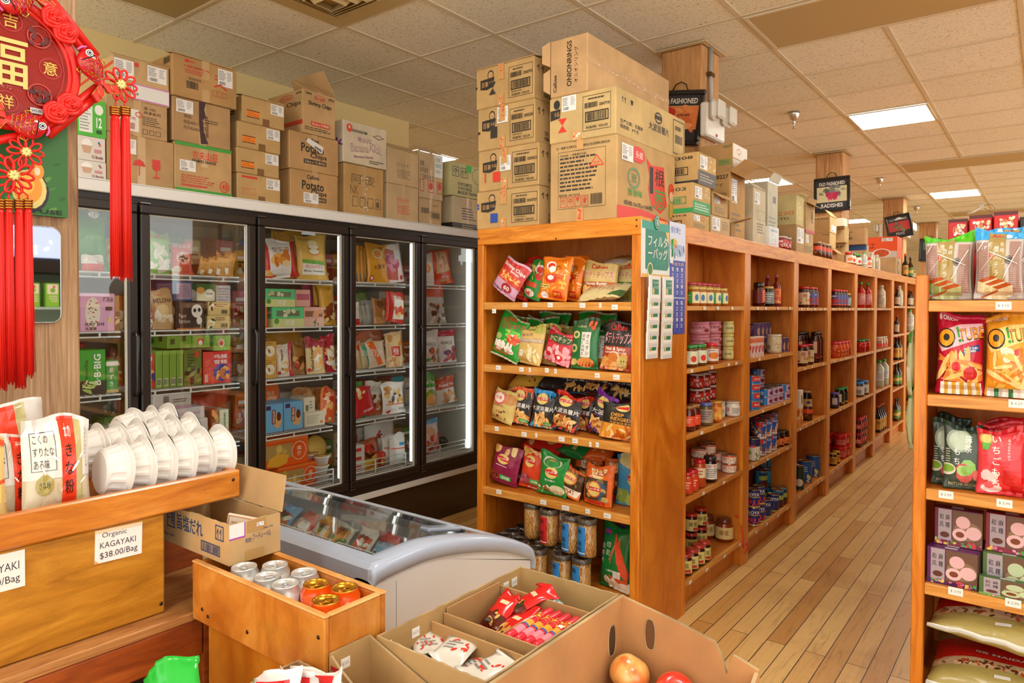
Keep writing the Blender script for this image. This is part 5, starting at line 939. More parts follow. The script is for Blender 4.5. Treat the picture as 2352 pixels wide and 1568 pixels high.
def bottle(R_, h, cap, fill, els, capc='cap', neck=.35, sh=.62):
 mb = MB(); mb.lathe([(R_*.9, 0), (R_, .006), (R_, h*sh), (R_*neck, h*(sh+.14)), (R_*neck, h*.9)], P(fill, 'x'), 16); wrap(mb, R_, h*.1, h*sh*.9, els)
 o = mb.build('bottle'); MB().lathe([(R_*neck+.001, 0), (R_*neck+.001, h*.08), (R_*neck*.6, h*.1)], P(cap, 'x'), 12).build('cap', o, (0, 0, h*.9)); return o
fp = lambda c1, c2: [('r', 0, 0, 1, 1, c1), ('r', .1, .1, .9, .5, c2), ('l', .15, .6, .85, .9, 2, '#3a2a20')]
def food(bg, cols, tc='#d8281f', t='香'): return [('r', 0, 0, 1, 1, bg), ('c', .1, .05, .9, .5, 14, .12, cols, .6), ('t', t, .5, .75, .3, .3, tc)]
TYPES = {
'goldjar': (lambda: jar(.033, .098, '#c8a850', '#a85c18', [('r', 0, 0, .45, 1, '#3fae3c'), ('r', .45, 0, 1, 1, '#e8dca8'), ('d', .72, .5, .12, .3, '#3a7ab0'), ('l', .05, .2, .4, .8, 3, '#e8f0d8')]), 'gold lidded pickle jar', 'jar'),
'pinkjar': (lambda: jar(.036, .128, '#d8486a', '#b06820', [('r', 0, 0, 1, 1, '#f0e8dc'), ('r', 0, 0, 1, .4, '#f08a2c'), ('t', '辣瓜', .5, .7, .6, .35, KB)], .1), 'pink lidded chilli jar', 'jar'),
'greenjar': (lambda: jar(.039, .112, '#2a8a3c', '#6a3c14', [('r', 0, 0, 1, 1, '#dce0c0'), ('d', .7, .4, .15, .25, '#d8382c'), ('l', .1, .5, .5, .9, 3, '#3a6a30')]), 'green lidded pickle jar', 'jar'),
'redpick': (lambda: jar(.036, .112, '#d83040', '#a85a1c', [('r', 0, 0, 1, 1, '#e8e0d8'), ('d', .5, .45, .3, .28, '#e07a2c'), ('l', .2, .8, .8, .95, 1, '#8a2a2a')]), 'red lidded pickle jar', 'jar'),
'pinktub': (lambda: jar(.056, .074, '#d88898', '#e0909c', [('r', 0, 0, 1, 1, '#dd8c9c'), ('t', '第八家菜', .45, .7, .6, .25, '#5a2a3a'), ('b', .05, .1, .25, .4, '#f0e0e0'), ('d', .8, .35, .12, .25, '#8a3a2a'), ('l', .3, .2, .65, .45, 2, '#f4e4e4')], .2, .9), 'wide pink vegetable tub', 'tub'),
'yeltub': (lambda: jar(.032, .074, '#d8d080', '#d8d08a', [('r', 0, 0, 1, 1, '#dad48c'), ('t', '麻辣', .5, .55, .5, .3, '#4a5a20')], .2, .9), 'small yellow vegetable tub', 'tub'),
'oranjar': (lambda: jar(.034, .13, '#9a6a3a', '#5a1c10', [('r', 0, 0, 1, 1, '#e8502c'), ('l', .2, .3, .8, .8, 3, '#f8d8c0')], .13, .78, lz=(.2, .6)), 'brown lidded jar with orange label', 'jar'),
'blujar': (lambda: jar(.037, .12, '#5a6ab0', '#6a5a3a', [('r', 0, 0, 1, 1, '#a89a80'), ('l', .1, .2, .9, .9, 4, '#5a3a7a')], .14), 'blue lidded sesame jar', 'jar'),
'yeljar': (lambda: jar(.034, .115, '#c8902c', '#c86a1c', food('#e8a83c', ['#d85a1c', '#f0c860']), .14), 'golden lidded pickle jar', 'jar'),
'whitejar': (lambda: jar(.039, .085, '#c9c4b8', '#7a1c14', food('#c82a20', ['#e8d8b0', '#3a7a2c', '#f0f0e8'], '#f4e8d8', '牌'), .12, .93), 'white lidded jar with red label', 'jar'),
'whitejar2': (lambda: jar(.039, .085, '#c9c4b8', '#e8e0d0', [('r', 0, 0, 1, 1, '#ece6da'), ('r', .35, .1, .95, .85, '#d8d4c8'), ('l', .4, .15, .9, .8, 5, '#7a7468'), ('t', '香', .15, .6, .2, .5, '#c82a20')], .12, .93), 'white lidded jar with pale label', 'jar'),
'tallred': (lambda: jar(.034, .145, '#c82028', '#b84a18', [('r', 0, .4, 1, 1, '#e8d8b0'), ('l', .1, .55, .9, .9, 2, '#b83a20')], .12), 'tall red lidded chilli oil jar', 'jar'),
'bwjar': (lambda: jar(.038, .14, '#2a2626', '#24120c', [('r', 0, 0, 1, 1, '#e8e4da'), ('l', .1, .1, .9, .7, 5, '#6a6a64'), ('t', '老干', .5, .85, .5, .2, '#c82a20')], .16), 'black lidded jar with white label', 'jar'),
'oilred': (lambda: jar(.032, .112, '#c8202c', '#c8501c', [('r', 0, 0, 1, 1, '#d83a24'), ('l', .15, .2, .85, .8, 3, '#f4d8a0')], .16), 'red lidded oil jar', 'jar'),
'flatcan': (lambda: can(.041, .05, [('r', 0, 0, 1, 1, '#ece4d8'), ('r', 0, .85, 1, 1, '#e0602c'), ('t', '肉', .25, .6, .16, .4, '#c82a20'), ('c', .4, .1, .95, .7, 14, .14, ['#a86a2c', '#d8a050'])], '#e0602c'), 'flat can with orange rim', 'can'),
'honey': (lambda: jar(.036, .108, '#b8342c', '#3a1408', [('r', 0, 0, 1, 1, '#d8c878'), ('t', '蜂蜜', .5, .6, .5, .4, '#4a5a20'), ('r', .5, .06, .85, .3, '#b8342c')], .15, .85), 'honey jar with maroon lid', 'jar'),
'bighoney': (lambda: jar(.052, .128, '#6a3420', '#8a3a14', [('r', 0, 0, 1, .9, '#d8c080'), ('t', '蜂蜜', .5, .5, .4, .4, '#8a5a20')], .2, .72), 'large wide honey jar', 'jar'),
'darkred': (lambda: jar(.038, .15, '#2a1c18', '#4a0c08', [('r', 0, 0, .6, .9, '#6a1c14'), ('p', [(.6, 0), (1, .2), (1, 1), (.6, .9)], '#e8602c')], .2, .8), 'dark chilli jar with black lid', 'jar'),
'darkgold': (lambda: jar(.038, .13, '#c8a050', '#1c0c08', [('r', 0, 0, 1, 1, '#7a8a8a'), ('l', .1, .1, .9, .9, 4, '#d8d8d0')], .12), 'dark sauce jar with gold lid', 'jar'),
'pinkbot': (lambda: bottle(.03, .22, '#b0567e', '#7a1c1c', food('#e8803c', ['#f0c850', '#d8482c'])), 'bottle with pink wrapped neck', 'bottle'),
'pinkbox': (None, 'pink and white juice box', 'juice box'),
'beigejar': (lambda: jar(.047, .125, '#ddd6c4', '#d8cfa8', [('r', 0, 0, 1, 1, '#d8cfa8'), ('b', .06, .1, .26, .5, KB), ('c', .5, .2, .9, .8, 9, .07, ['#5a9a40', '#c83a4a'])], .1, .93), 'beige canister with green leaves', 'canister'),
'purpcan': (lambda: can(.038, .1, [('r', 0, 0, 1, 1, '#5a3a6a'), ('l', .05, .2, .5, .85, 4, '#c8b8d0'), ('d', .8, .4, .12, .3, '#c8a070')], '#5a3a6a'), 'purple can', 'can'),
'bluecan': (lambda: can(.045, .052, [('r', 0, 0, 1, 1, '#1c7ac8'), ('r', .55, 0, 1, 1, '#c8a8c8'), ('d', .78, .5, .14, .3, '#7a2a2c'), ('t', '鱼', .3, .5, .15, .5, '#e8f0f8')], '#1c7ac8'), 'flat blue fish can', 'can'),
'redbcan': (lambda: can(.045, .052, [('r', 0, 0, .5, 1, '#1c7ac8'), ('r', .5, .3, 1, 1, '#d8301f'), ('b', .08, .15, .3, .85, WB), ('t', '古龙', .75, .65, .3, .3, WB)], '#1c7ac8'), 'blue can with red flash', 'can'),
'peacan': (lambda: can(.037, .108, [('r', 0, 0, 1, 1, '#2a5ab0'), ('r', .2, .7, .6, 1, '#c8281f'), ('t', 'Com', .75, .85, .35, .16, WB), ('c', .05, .1, .95, .62, 22, .13, ['#c8804a', '#e8d0a0', '#a85a2c', '#f0ece0'], .7), ('r', 0, 0, 1, .1, '#e8e8e8')], '#2a5ab0'), 'peanut can with blue label', 'can'),
'whitecan': (lambda: can(.043, .135, [('r', 0, 0, 1, .66, '#e8e6d4'), ('r', 0, .66, 1, 1, '#2c2a5a'), ('r', .1, .62, .6, .72, '#c83040'), ('d', .3, .35, .12, .1, '#7ab040'), ('c', .6, .05, .95, .35, 10, .08, ['#c8602c', '#7a9a30'])], '#2c2a5a'), 'tall can with white and green label', 'can'),
'pinkblk': (lambda: jar(.037, .1, '#1c1816', '#3a1410', [('r', 0, .0, 1, .75, '#d8607a'), ('r', 0, .0, 1, .25, '#e8502c'), ('c', .1, .3, .6, .7, 6, .1, ['#3a5a20', '#7a2a2a'])], .2), 'black lidded olive jar with pink label', 'jar'),
'oranblk': (lambda: jar(.037, .1, '#1c1816', '#3a1410', [('r', 0, .0, 1, .75, '#e8803c'), ('c', .3, .1, .8, .6, 8, .1, ['#2a3a10', '#1c1c10'])], .2), 'black lidded olive jar with orange label', 'jar'),
'goya': (lambda: can(.037, .112, [('r', 0, 0, 1, 1, '#1f2a78'), ('t', 'GOYA', .5, .76, .7, .2, WB), ('r', .1, .58, .9, .62, '#d8c850'), ('c', .25, .12, .9, .46, 18, .1, ['#b81c2c', '#d83a4a']), ('r', 0, 0, 1, .07, '#d8c050')], '#1f2a78'), 'dark blue GOYA kidney bean can', 'can'),
'goyab': (lambda: can(.037, .112, [('r', 0, 0, 1, 1, '#1f2a6a'), ('t', 'GOYA', .5, .76, .7, .2, WB), ('c', .25, .12, .9, .5, 20, .08, ['#2c2a30', '#4a4a50']), ('r', 0, 0, 1, .05, '#d8c050')], '#1f2a6a'), 'dark blue GOYA black bean can', 'can'),
'fam': (lambda: can(.04, .115, [('r', 0, 0, 1, 1, '#2a8ab8'), ('r', .3, .74, .95, .9, '#1c2a50'), ('r', .3, .45, .95, .7, '#a8c050'), ('d', .6, .2, .34, .24, '#4a2014'), ('c', .32, .05, .9, .36, 16, .08, ['#8a3a1c', '#6a2a14'])], '#2a8ab8'), 'light blue bean can', 'can'),
'nutri': (lambda: can(.04, .115, [('r', 0, 0, 1, 1, '#1c3a5a'), ('l', .05, .1, .55, .9, 8, '#c8d0d8'), ('r', .6, .1, .95, .9, '#2a8ab8')], '#1c3a5a'), 'bean can showing its fine print', 'can'),
'redfull': (lambda: jar(.045, .155, '#c82028', '#4a1810', food('#d8c8a0', ['#c8382c', '#8a4a20', '#e8b060'], '#b8281f', '酱'), .1), 'red lidded soy bean jar', 'jar'),
'bluefull': (lambda: jar(.045, .155, '#c82028', '#3a1410', [('r', 0, 0, 1, 1, '#4a4a8a'), ('d', .5, .4, .3, .25, '#a82a24'), ('r', 0, 0, 1, .1, '#d83a2c'), ('l', .2, .75, .8, .95, 1, WB)], .1), 'red lidded jar with violet label', 'jar'),
'tallsauce': (lambda: jar(.04, .24, '#24140c', '#3a0c08', [('r', .1, 0, .8, 1, '#6a1418'), ('r', .35, .3, .6, .95, '#d8c8a0'), ('c', .2, .0, .8, .25, 5, .08, ['#d8482c'])], .1, .7), 'tall dark sauce jar with black cap', 'jar'),
'cartonbox': (None, 'orange and white noodle carton', 'carton'),
'yellabel': (lambda: jar(.04, .19, '#c8b070', '#1c100a', [('r', 0, .1, 1, .9, '#e0c050'), ('d', .5, .65, .15, .12, '#3a4ab0')], .08, .75), 'dark jar with yellow label', 'jar'),
'smallsat': (lambda: jar(.036, .12, '#b89a70', '#5a2a10', [('r', 0, .55, 1, 1, '#e8582c'), ('c', .1, 0, .9, .5, 8, .1, ['#3a1a10', '#c88a40'])], .12), 'small satay sauce jar', 'jar'),
'bigblue': (lambda: can(.051, .165, [('r', 0, 0, 1, 1, '#1c5aa8'), ('d', .8, .75, .09, .07, '#d83a3c'), ('c', .5, .05, .95, .35, 8, .11, ['#d8c050', '#e8d880']), ('l', .1, .5, .5, .8, 3, '#c8d8e8')], '#1c5aa8'), 'large blue can', 'can'),
'thincan': (lambda: can(.032, .18, [('r', 0, 0, 1, 1, '#1c3a28'), ('d', .5, .3, .3, .16, '#e0dcc8')], '#1c3a28'), 'narrow dark green can', 'can'),
'kimchi': (lambda: jar(.06, .135, '#c8303c', '#c84a1c', [('c', 0, 0, 1, 1, 40, .09, ['#e88a3c', '#d8482c', '#f0b870', '#a8281c'], .5)], .14, .85), 'red lidded kimchi jar', 'jar'),
'grdark': (lambda: jar(.042, .15, '#1f8a4a', '#1c1410', [('r', 0, 0, 1, 1, '#2a2a24'), ('r', .15, .1, .6, .9, '#e0e0d0'), ('r', .6, 0, 1, .1, '#d8b030')], .12), 'green lidded dark paste jar', 'jar'),
'purlid': (lambda: jar(.04, .135, '#5a4a9a', '#1c1814', [('r', 0, 0, 1, 1, '#3a3464'), ('r', .3, .2, .7, .9, '#c8c8c0')], .14), 'purple lidded paste jar', 'jar'),
'redtub': (lambda: jar(.052, .105, '#d81c28', '#c81824', [('r', .2, .1, .8, .8, '#e8786c'), ('l', .25, .2, .75, .7, 3, '#8a1018')], .14, 1.06), 'red paste tub', 'tub'),
'goldsm': (lambda: jar(.033, .105, '#c89a3c', '#241408', [('r', 0, 0, 1, 1, '#d8a83c'), ('l', .1, .2, .9, .8, 3, '#3a2a10')], .14), 'small gold lidded dark jar', 'jar'),
'sriracha': (lambda: bottle(.041, .25, '#1fa84a', '#a81c14', [('l', .1, .05, .9, .95, 9, '#e0b0a0')], neck=.3, sh=.66), 'red hot sauce bottle with green tip', 'bottle'),
'cloth': (lambda: bottle(.045, .25, '#d8ccb0', '#d0c4a4', [('l', .1, .1, .8, .9, 7, '#9a8a68')], neck=.5, sh=.7), 'cloth wrapped bottle', 'bottle'),
'chred': (lambda: jar(.048, .12, '#2a7a3c', '#a8140c', [('c', 0, 0, 1, 1, 22, .13, ['#d82a14', '#e85a3c', '#8a0c08'], .5)], .14, .8), 'green lidded whole chilli jar', 'jar'),
'water': (lambda: bottle(.05, .29, '#3ab04a', '#b8c0a8', [('r', 0, .3, 1, .9, '#dcdcd4'), ('l', .1, .4, .9, .85, 4, '#8a8a84')], neck=.45, sh=.72), 'clear bottle with green cap', 'bottle'),
'blulid': (lambda: jar(.046, .14, '#2a8ad0', '#5a4a30', [('r', 0, 0, 1, 1, '#d8d8cc'), ('b', .1, .1, .5, .6, KB)], .16), 'blue lidded jar', 'jar'),
'smred': (lambda: jar(.033, .14, '#c8202c', '#5a100c', [('r', 0, .2, 1, .8, '#c83a3c'), ('l', .1, .3, .9, .7, 2, '#f0d8c8')], .2, .8), 'slim red lidded jar', 'jar'),
'soy': (lambda: bottle(.034, .29, '#c8602c', '#1c100c', [('r', 0, 0, 1, 1, '#d8a02c'), ('l', .1, .5, .9, .8, 2, KB)], sh=.55), 'dark soy bottle with orange neck', 'bottle'),
'vine': (lambda: bottle(.03, .22, '#b83a24', '#2c1810', [('r', 0, 0, 1, .9, '#c8b490')], sh=.6), 'small dark bottle with red cap', 'bottle'),
'oilb': (lambda: bottle(.034, .27, '#2c2a28', '#3a2410', [('r', 0, 0, 1, .9, '#5a8a3a'), ('r', 0, .3, 1, .6, '#d8c060')], sh=.6), 'sauce bottle with green label', 'bottle'),
'clot2': (lambda: jar(.04, .12, '#d8d4c8', '#c8a078', [('r', 0, 0, 1, .5, '#d8402c'), ('l', .1, .5, .9, .9, 2, '#5a4a3a')], .12), 'pale lidded chilli jar', 'jar'),
}
PROTO = {}
def item(k):
 if k in PROTO: return dup(PROTO[k])
 if k == 'pinkbox':
  mb = MB(); mb.bev(-.05, 0, 0, 0, .05, .125, P('#e8d8d0', 's'), .002)
  e = [('r', 0, .7, 1, .95, '#e88a6a'), ('t', 'XXM', .5, .8, .8, .12, '#d8402c'), ('d', .5, .4, .3, .16, '#d84a5a'), ('c', .1, .1, .9, .6, 9, .08, ['#e8a0a8', '#c82a3a'])]
  put(mb, e, plain((0, 0, 0), (0, .05, 0), (0, 0, .125), (1, 0, 0)), .4); put(mb, e, plain((-.05, 0, 0), (.05, 0, 0), (0, 0, .125), (0, -1, 0)), .4); o = mb.build('juice_box')
 elif k == 'cartonbox':
  mb = MB(); mb.bev(-.2, 0, 0, 0, .07, .26, P('#e8dccc', 's'), .002); e = [('r', 0, .0, 1, .5, '#e89a3c'), ('c', .1, .05, .9, .45, 14, .12, ['#f0d8a0', '#c86a2c'], .4), ('t', '麵', .5, .75, .5, .25, KB)]
  put(mb, e, plain((0, 0, 0), (0, .07, 0), (0, 0, .26), (1, 0, 0)), .3); put(mb, e, plain((-.2, 0, 0), (.2, 0, 0), (0, 0, .26), (0, -1, 0)), .7); o = mb.build('noodle_carton')
 else: o = TYPES[k][0]()
 PROTO[k] = o; return o
BAYN = ['first', 'second', 'third', 'fourth', 'fifth', 'sixth', 'seventh', 'eighth']
SHN = {5: ['top', 'second', 'middle', 'fourth', 'bottom'], 4: ['top', 'second', 'third', 'bottom']}
ORD = ['nearest', 'second nearest', 'third nearest', 'fourth nearest', 'fifth nearest', 'sixth nearest', 'seventh nearest', 'eighth nearest']
REG = {}; USED = {}
def relax(cs, x0, x1, y0, y1, it=260):
 for _ in range(it):
  for i in range(len(cs)):
   for j in range(i):
    a, b = cs[i], cs[j]; dx, dy = a[0]-b[0], a[1]-b[1]; d = math.hypot(dx, dy)
    if d < 1e-4: dx, dy = .2*(i % 3-1), -1.0; d = math.hypot(dx, dy); dx *= 1e-4/d; dy *= 1e-4/d; d = 1e-4
    o = a[2]+b[2]+.0012-d
    if o > 0: dx /= d; dy /= d; a[0] += dx*o*.5; a[1] += dy*o*.5; b[0] -= dx*o*.5; b[1] -= dy*o*.5
  for a in cs: a[0] = min(max(a[0], x0+a[2]), x1-a[2]); a[1] = min(max(a[1], y0+a[2]), y1-a[2])
 for a in cs:
  for o in a[3]: o.location.x = a[0]; o.location.y = a[1]
def row(b, k, X, ty, xs, stack=1, wob=.004):
 """a row in bay b on shelf k; xs = pixel columns of the pieces; X = distance behind the shelf edge"""
 zs = BZ[b]; z = zs[k]+.0012; desc, cat = TYPES[ty][1], TYPES[ty][2]
 if isinstance(xs, tuple): a, c, n = xs; xs = [a+(c-a)*i/(max(1, n-1)) for i in range(n)]
 bd = PROTO_H(ty); y0, y1 = BAYS[b]
 for i, x in enumerate(xs):
  y = aX(-1.40-X, x, 900).y; y = min(max(y, y0+bd[0]+.004), y1-bd[0]-.004); grp = []; REG.setdefault((b, k), []).append([-1.40-X, y, bd[0], grp, ty])
  for s in range(stack):
   o = item(ty); grp.append(o); o.location = (-1.40-X+rnd.uniform(-wob, wob)*(s == 0), y, z+bd[1]*s);
   if ty not in ('pinkbox', 'cartonbox'): o.rotation_euler = (0, 0, rnd.uniform(-.25, .25))
   where = f"{SHN[len(zs)][k]} shelf, {BAYN[b]} bay"; bk = 'rear ' if X > .13 else 'inner ' if X > .095 else ''
   key = (b, k, ty); USED.setdefault(key, []).append(o)
   lv = '' if stack == 1 else (' lower', ' upper')[s] if stack == 2 else (' bottom', ' middle', ' upper', ' topmost')[s]
   tag(o, f"{bk}{desc},{lv} {ORD[min(i, 7)]} one, {where}", cat, f"{desc}s on the {where}")
def PROTO_H(k):
 if k == 'pinkbox': return (.05, .126)
 if k == 'cartonbox': return (.07, .26)
 o = PROTO.get(k)
 if o is None: o = TYPES[k][0](); PROTO[k] = o; o['_new'] = 1
 zs = [v.co.z for v in o.data.vertices]; r = max([abs(v.co.y) for v in o.data.vertices]+[abs(v.co.y) for c in o.children for v in c.data.vertices])
 for c in o.children: zs += [v.co.z+c.location.z for v in c.data.vertices]
 return (r, max(zs)+.0006)
_item = item
def item(k):
 o = PROTO.get(k)
 if o is not None and o.get('_new'): del o['_new']; return o
 return _item(k)
# first bay
row(0, 0, .155, 'pinkjar', (1596, 1676, 6)); row(0, 0, .05, 'goldjar', (1590, 1656, 5))
row(0, 1, .16, 'pinktub', [1606, 1645], 3); row(0, 1, .09, 'yeltub', [1668], 3); row(0, 1, .045, 'greenjar', [1586, 1607]); row(0, 1, .045, 'redpick', [1634])
row(0, 2, .17, 'whitejar', (1600, 1660, 4), 3); row(0, 2, .05, 'oranjar', [1583, 1594]); row(0, 2, .05, 'blujar', [1622]); row(0, 2, .05, 'yeljar', [1645]); row(0, 2, .1, 'whitejar2', [1660, 1675, 1689])
row(0, 3, .16, 'flatcan', [1606, 1634, 1652], 3); row(0, 3, .045, 'oilred', [1581, 1591]); row(0, 3, .05, 'tallred', [1608]); row(0, 3, .05, 'bwjar', [1632]); row(0, 3, .11, 'flatcan', [1674, 1690], 2)
row(0, 4, .16, 'honey', [1590, 1612], 2); row(0, 4, .05, 'honey', [1577, 1592, 1607, 1620]); row(0, 4, .1, 'bighoney', [1668]); row(0, 4, .18, 'bighoney', [1632])
# second bay
row(1, 0, .05, 'darkred', [1740]); row(1, 0, .05, 'darkgold', [1762]); row(1, 0, .09, 'pinkbot', [1781]); row(1, 0, .17, 'pinkbot', [1761]); row(1, 0, .17, 'darkred', [1742])
row(1, 1, .18, 'purpcan', (1742, 1775, 4), 2); row(1, 1, .01, 'pinkbox', [1729.5, 1737, 1744.5, 1752]); row(1, 1, .06, 'beigejar', [1777]); row(1, 1, .06, 'purpcan', [1793, 1799])
row(1, 2, .17, 'bluecan', [1747], 4); row(1, 2, .05, 'redbcan', [1729], 4); row(1, 2, .06, 'bluecan', (1757, 1809, 5), 2)
row(1, 3, .15, 'peacan', (1738, 1770, 4), 2); row(1, 3, .05, 'whitecan', [1731]); row(1, 3, .06, 'peacan', (1747, 1772, 3), 2); row(1, 3, .07, 'oranblk', (1780, 1797, 3)); row(1, 3, .17, 'pinkblk', [1788, 1799], 2)
row(1, 4, .05, 'goya', [1733, 1745], 2); row(1, 4, .05, 'goyab', [1760, 1778]); row(1, 4, .17, 'nutri', [1760], 3); row(1, 4, .17, 'fam', [1776], 2); row(1, 4, .06, 'fam', [1797, 1811])
# third bay
row(2, 0, .06, 'redfull', [1842]); row(2, 0, .06, 'bluefull', [1855, 1863]); row(2, 0, .17, 'bluefull', [1861, 1868])
row(2, 1, .16, 'tallsauce', (1849, 1866, 3)); row(2, 1, .05, 'redfull', [1841, 1855]); row(2, 1, .06, 'tallsauce', [1873, 1883])
row(2, 2, .01, 'cartonbox', [1838]); row(2, 2, .05, 'smallsat', [1856]); row(2, 2, .14, 'yellabel', [1866])
row(2, 3, .05, 'thincan', [1838]); row(2, 3, .08, 'bigblue', [1851, 1870])
# fourth bay
row(3, 0, .06, 'bluefull', (1914, 1933, 4)); row(3, 0, .06, 'darkgold', [1945]); row(3, 1, .07, 'kimchi', [1916, 1926, 1936, 1949])
row(3, 2, .05, 'purlid', [1916]); row(3, 2, .06, 'grdark', [1928, 1936]); row(3, 3, .05, 'goldsm', [1915, 1922]); row(3, 3, .17, 'redtub', [1923, 1933], 2); row(3, 3, .07, 'redtub', [1937, 1948], 2)
# fifth to eighth bays
row(4, 0, .05, 'sriracha', [1974, 1990]); row(4, 1, .06, 'chred', [1974, 1985]); row(4, 1, .17, 'chred', [1987]); row(4, 2, .05, 'blulid', [1974, 1985]); row(4, 2, .16, 'blulid', [1990]); row(4, 3, .05, 'smred', (1972, 1984, 4), 2)
row(5, 0, .06, 'cloth', [2021]); row(5, 0, .17, 'cloth', [2024]); row(5, 1, .05, 'clot2', [2017, 2023, 2028]); row(5, 2, .05, 'water', [2020, 2033]); row(5, 2, .17, 'water', [2030]); row(5, 3, .06, 'soy', (2017, 2029, 4))
row(6, 0, .06, 'vine', [2058]); row(6, 0, .06, 'cloth', [2065]); row(6, 1, .06, 'vine', [2057]); row(6, 2, .06, 'soy', [2057, 2062, 2069]); row(6, 2, .16, 'oilb', [2066, 2071]); row(6, 3, .06, 'oilb', [2057, 2062, 2068]); row(6, 4, .06, 'oilb', [2058, 2064])
row(7, 0, .06, 'vine', [2086, 2090]); row(7, 1, .06, 'water', [2087]); row(7, 2, .06, 'oilb', [2087, 2092]); row(7, 3, .06, 'clot2', [2087, 2092]); row(7, 4, .06, 'soy', [2087, 2091])
for (b, k), cs in REG.items():
 cs = [c for c in cs if c[4] != 'cartonbox']
 for c in cs:
  if c[4] == 'pinkbox': c[0] -= .03; c[2] = .026
 relax(cs, -1.647, -1.408, BAYS[b][0]+.002, BAYS[b][1]-.002)
 for c in cs:
  if c[4] == 'pinkbox':
   for o in c[3]: o.location.x += .026; o.location.y -= .025
# loose jars and bottles standing on the aisle shelf top
TOPS = []
def top(ty, x, label, X=.03, n=0):
 h_ = PROTO_H(ty); o = item(ty); p = aX(-1.42-X, x, 600); y = min(p.y, 10.55)
 for q in PL:
  if q[4] < 1.93 and q[2]-h_[0] < y < q[3]+h_[0] and q[0] < -1.41: TOPS.append((o.name, round(y, 2), [round(v, 2) for v in q[:4]]))
 k_ = {'cloth': .68, 'water': .55}.get(ty, 1); o.scale = (k_,)*3; o.location = (-1.405-h_[0], y, 1.8962); return tag(o, label, TYPES[ty][2], 'jars and bottles on top of the aisle shelf')
for i, x in enumerate((1799, 1804, 1812)): top('whitejar', x, f'small white lidded jar on the aisle shelf top, {ORD[i]} the small white box', .0, i)
for i, x in enumerate((1874, 1883, 1892, 1898)): top('smallsat', x, f'little jar in front of the chili sauce carton, {ORD[i]} in its row')
top('greenjar', 1954, 'green capped red jar, left one below the blue banded carton'); top('greenjar', 1967, 'green capped red jar, right one below the blue banded carton')
top('redpick', 1955.5, 'red lidded jar squeezed before the green capped jars', -.0)
top('water', 1987, 'short green bottle with pale lid beside the cloth wrapped bottles')
top('cloth', 2005, 'cloth wrapped bottle on the shelf top, left of two', .02); top('cloth', 2017, 'cloth wrapped bottle on the shelf top, right of two', .02); top('redpick', 2000, 'red lidded jar at the foot of the cloth wrapped bottles', -.005)
top('soy', 2077, 'dark soy bottle at the far end of the shelf top'); top('oilb', 2089, 'dark sauce bottle at the far end, right of the soy bottle')
for i, x in enumerate((2094, 2097)): top('goldsm', x, f'gold lidded jar in the far cluster on the shelf top, {ORD[i]}', .02)
# red ribbon on the honey jar
rb = MB(); p0 = aX(-1.47, 1668, 1180);
pts = [(-1.44+.02*math.sin(t*1.3), p0.y+.06+.02*t, .29-.025*t+.012*math.sin(t*2)) for t in [i*.5 for i in range(4)]]+[(-1.385, 4.0, .2), (-1.38, 3.98, .15), (-1.382, 4.0, .12), (-1.38, 4.04, .14), (-1.375, 4.05, .11), (-1.38, 4.02, .08)]
rb.tube(pts, .004, P('#d8201c', 's'), 6); o = rb.build('ribbon'); tag(o, 'red ribbon hanging off the bottom shelf beside the honey jars', 'ribbon')
# ---------------------------------------------------------------- frozen goods behind the glass doors
DN = ['first', 'second', 'third', 'fourth', 'fifth']; SN = ['top', 'second', 'third', 'fourth', 'bottom']
def fbox(x0, x1, yt, k, col, els, label, depth=.2, X=-3.55, z0=None, name='food_box', n=1, gl='s', sd=None, cat='food box'):
 xm = (x0+x1)/2; a = aX(X, x0, yt).y; b = aX(X, x1, yt).y; z = (FZ[k]+.001) if z0 is None else z0; h = aX(X, xm, yt).z-z
 mb = MB(); w = b-a-.001; mb.bev(-depth, 0, 0, 0, w, h, P(col, gl), .003); put(mb, els, plain((0, 0, 0), (0, w, 0), (0, 0, h), (1, 0, 0)), w/h, gl, int(x0))
 put(mb, sd if sd is not None else els[:3], plain((-depth, 0, 0), (depth, 0, 0), (0, 0, h), (0, -1, 0)), depth/h, gl, int(x0)+1)
 o = mb.build(name, None, (X, a+.0005, z)); tag(o, label, cat, 'frozen goods behind the glass doors'); return z+h+.001
def fbag(x0, x1, yt, k, base, els, label, X=-3.56, T=.045, lean=6, roll=0, n=1, gap=.055, fill=.5, z0=None, name='frozen_food_bag'):
 xm = (x0+x1)/2; a = aX(X, x0, yt).y; b = aX(X, x1, yt).y; z = (FZ[k]+.001) if z0 is None else z0; h = (aX(X, xm, yt).z-z)/math.cos(math.radians(lean))
 w = b-a; h = max(.05, h-abs(math.sin(math.radians(roll)))*w*.6)
 for i in range(n):
  o = place(bagmesh(w, h, T, base, els, int(x0)+i*7, fill=fill, nu=8, nv=9), name, label+('' if i == 0 else (', one behind', ', two behind', ', three behind')[i-1]), 'frozen food', 'frozen goods behind the glass doors', X-gap*i, (a+b)/2, z, roll, lean, 90)
F_ = lambda *c: [('c', .1, .1, .9, .5, 14, .12, list(c), .6)]
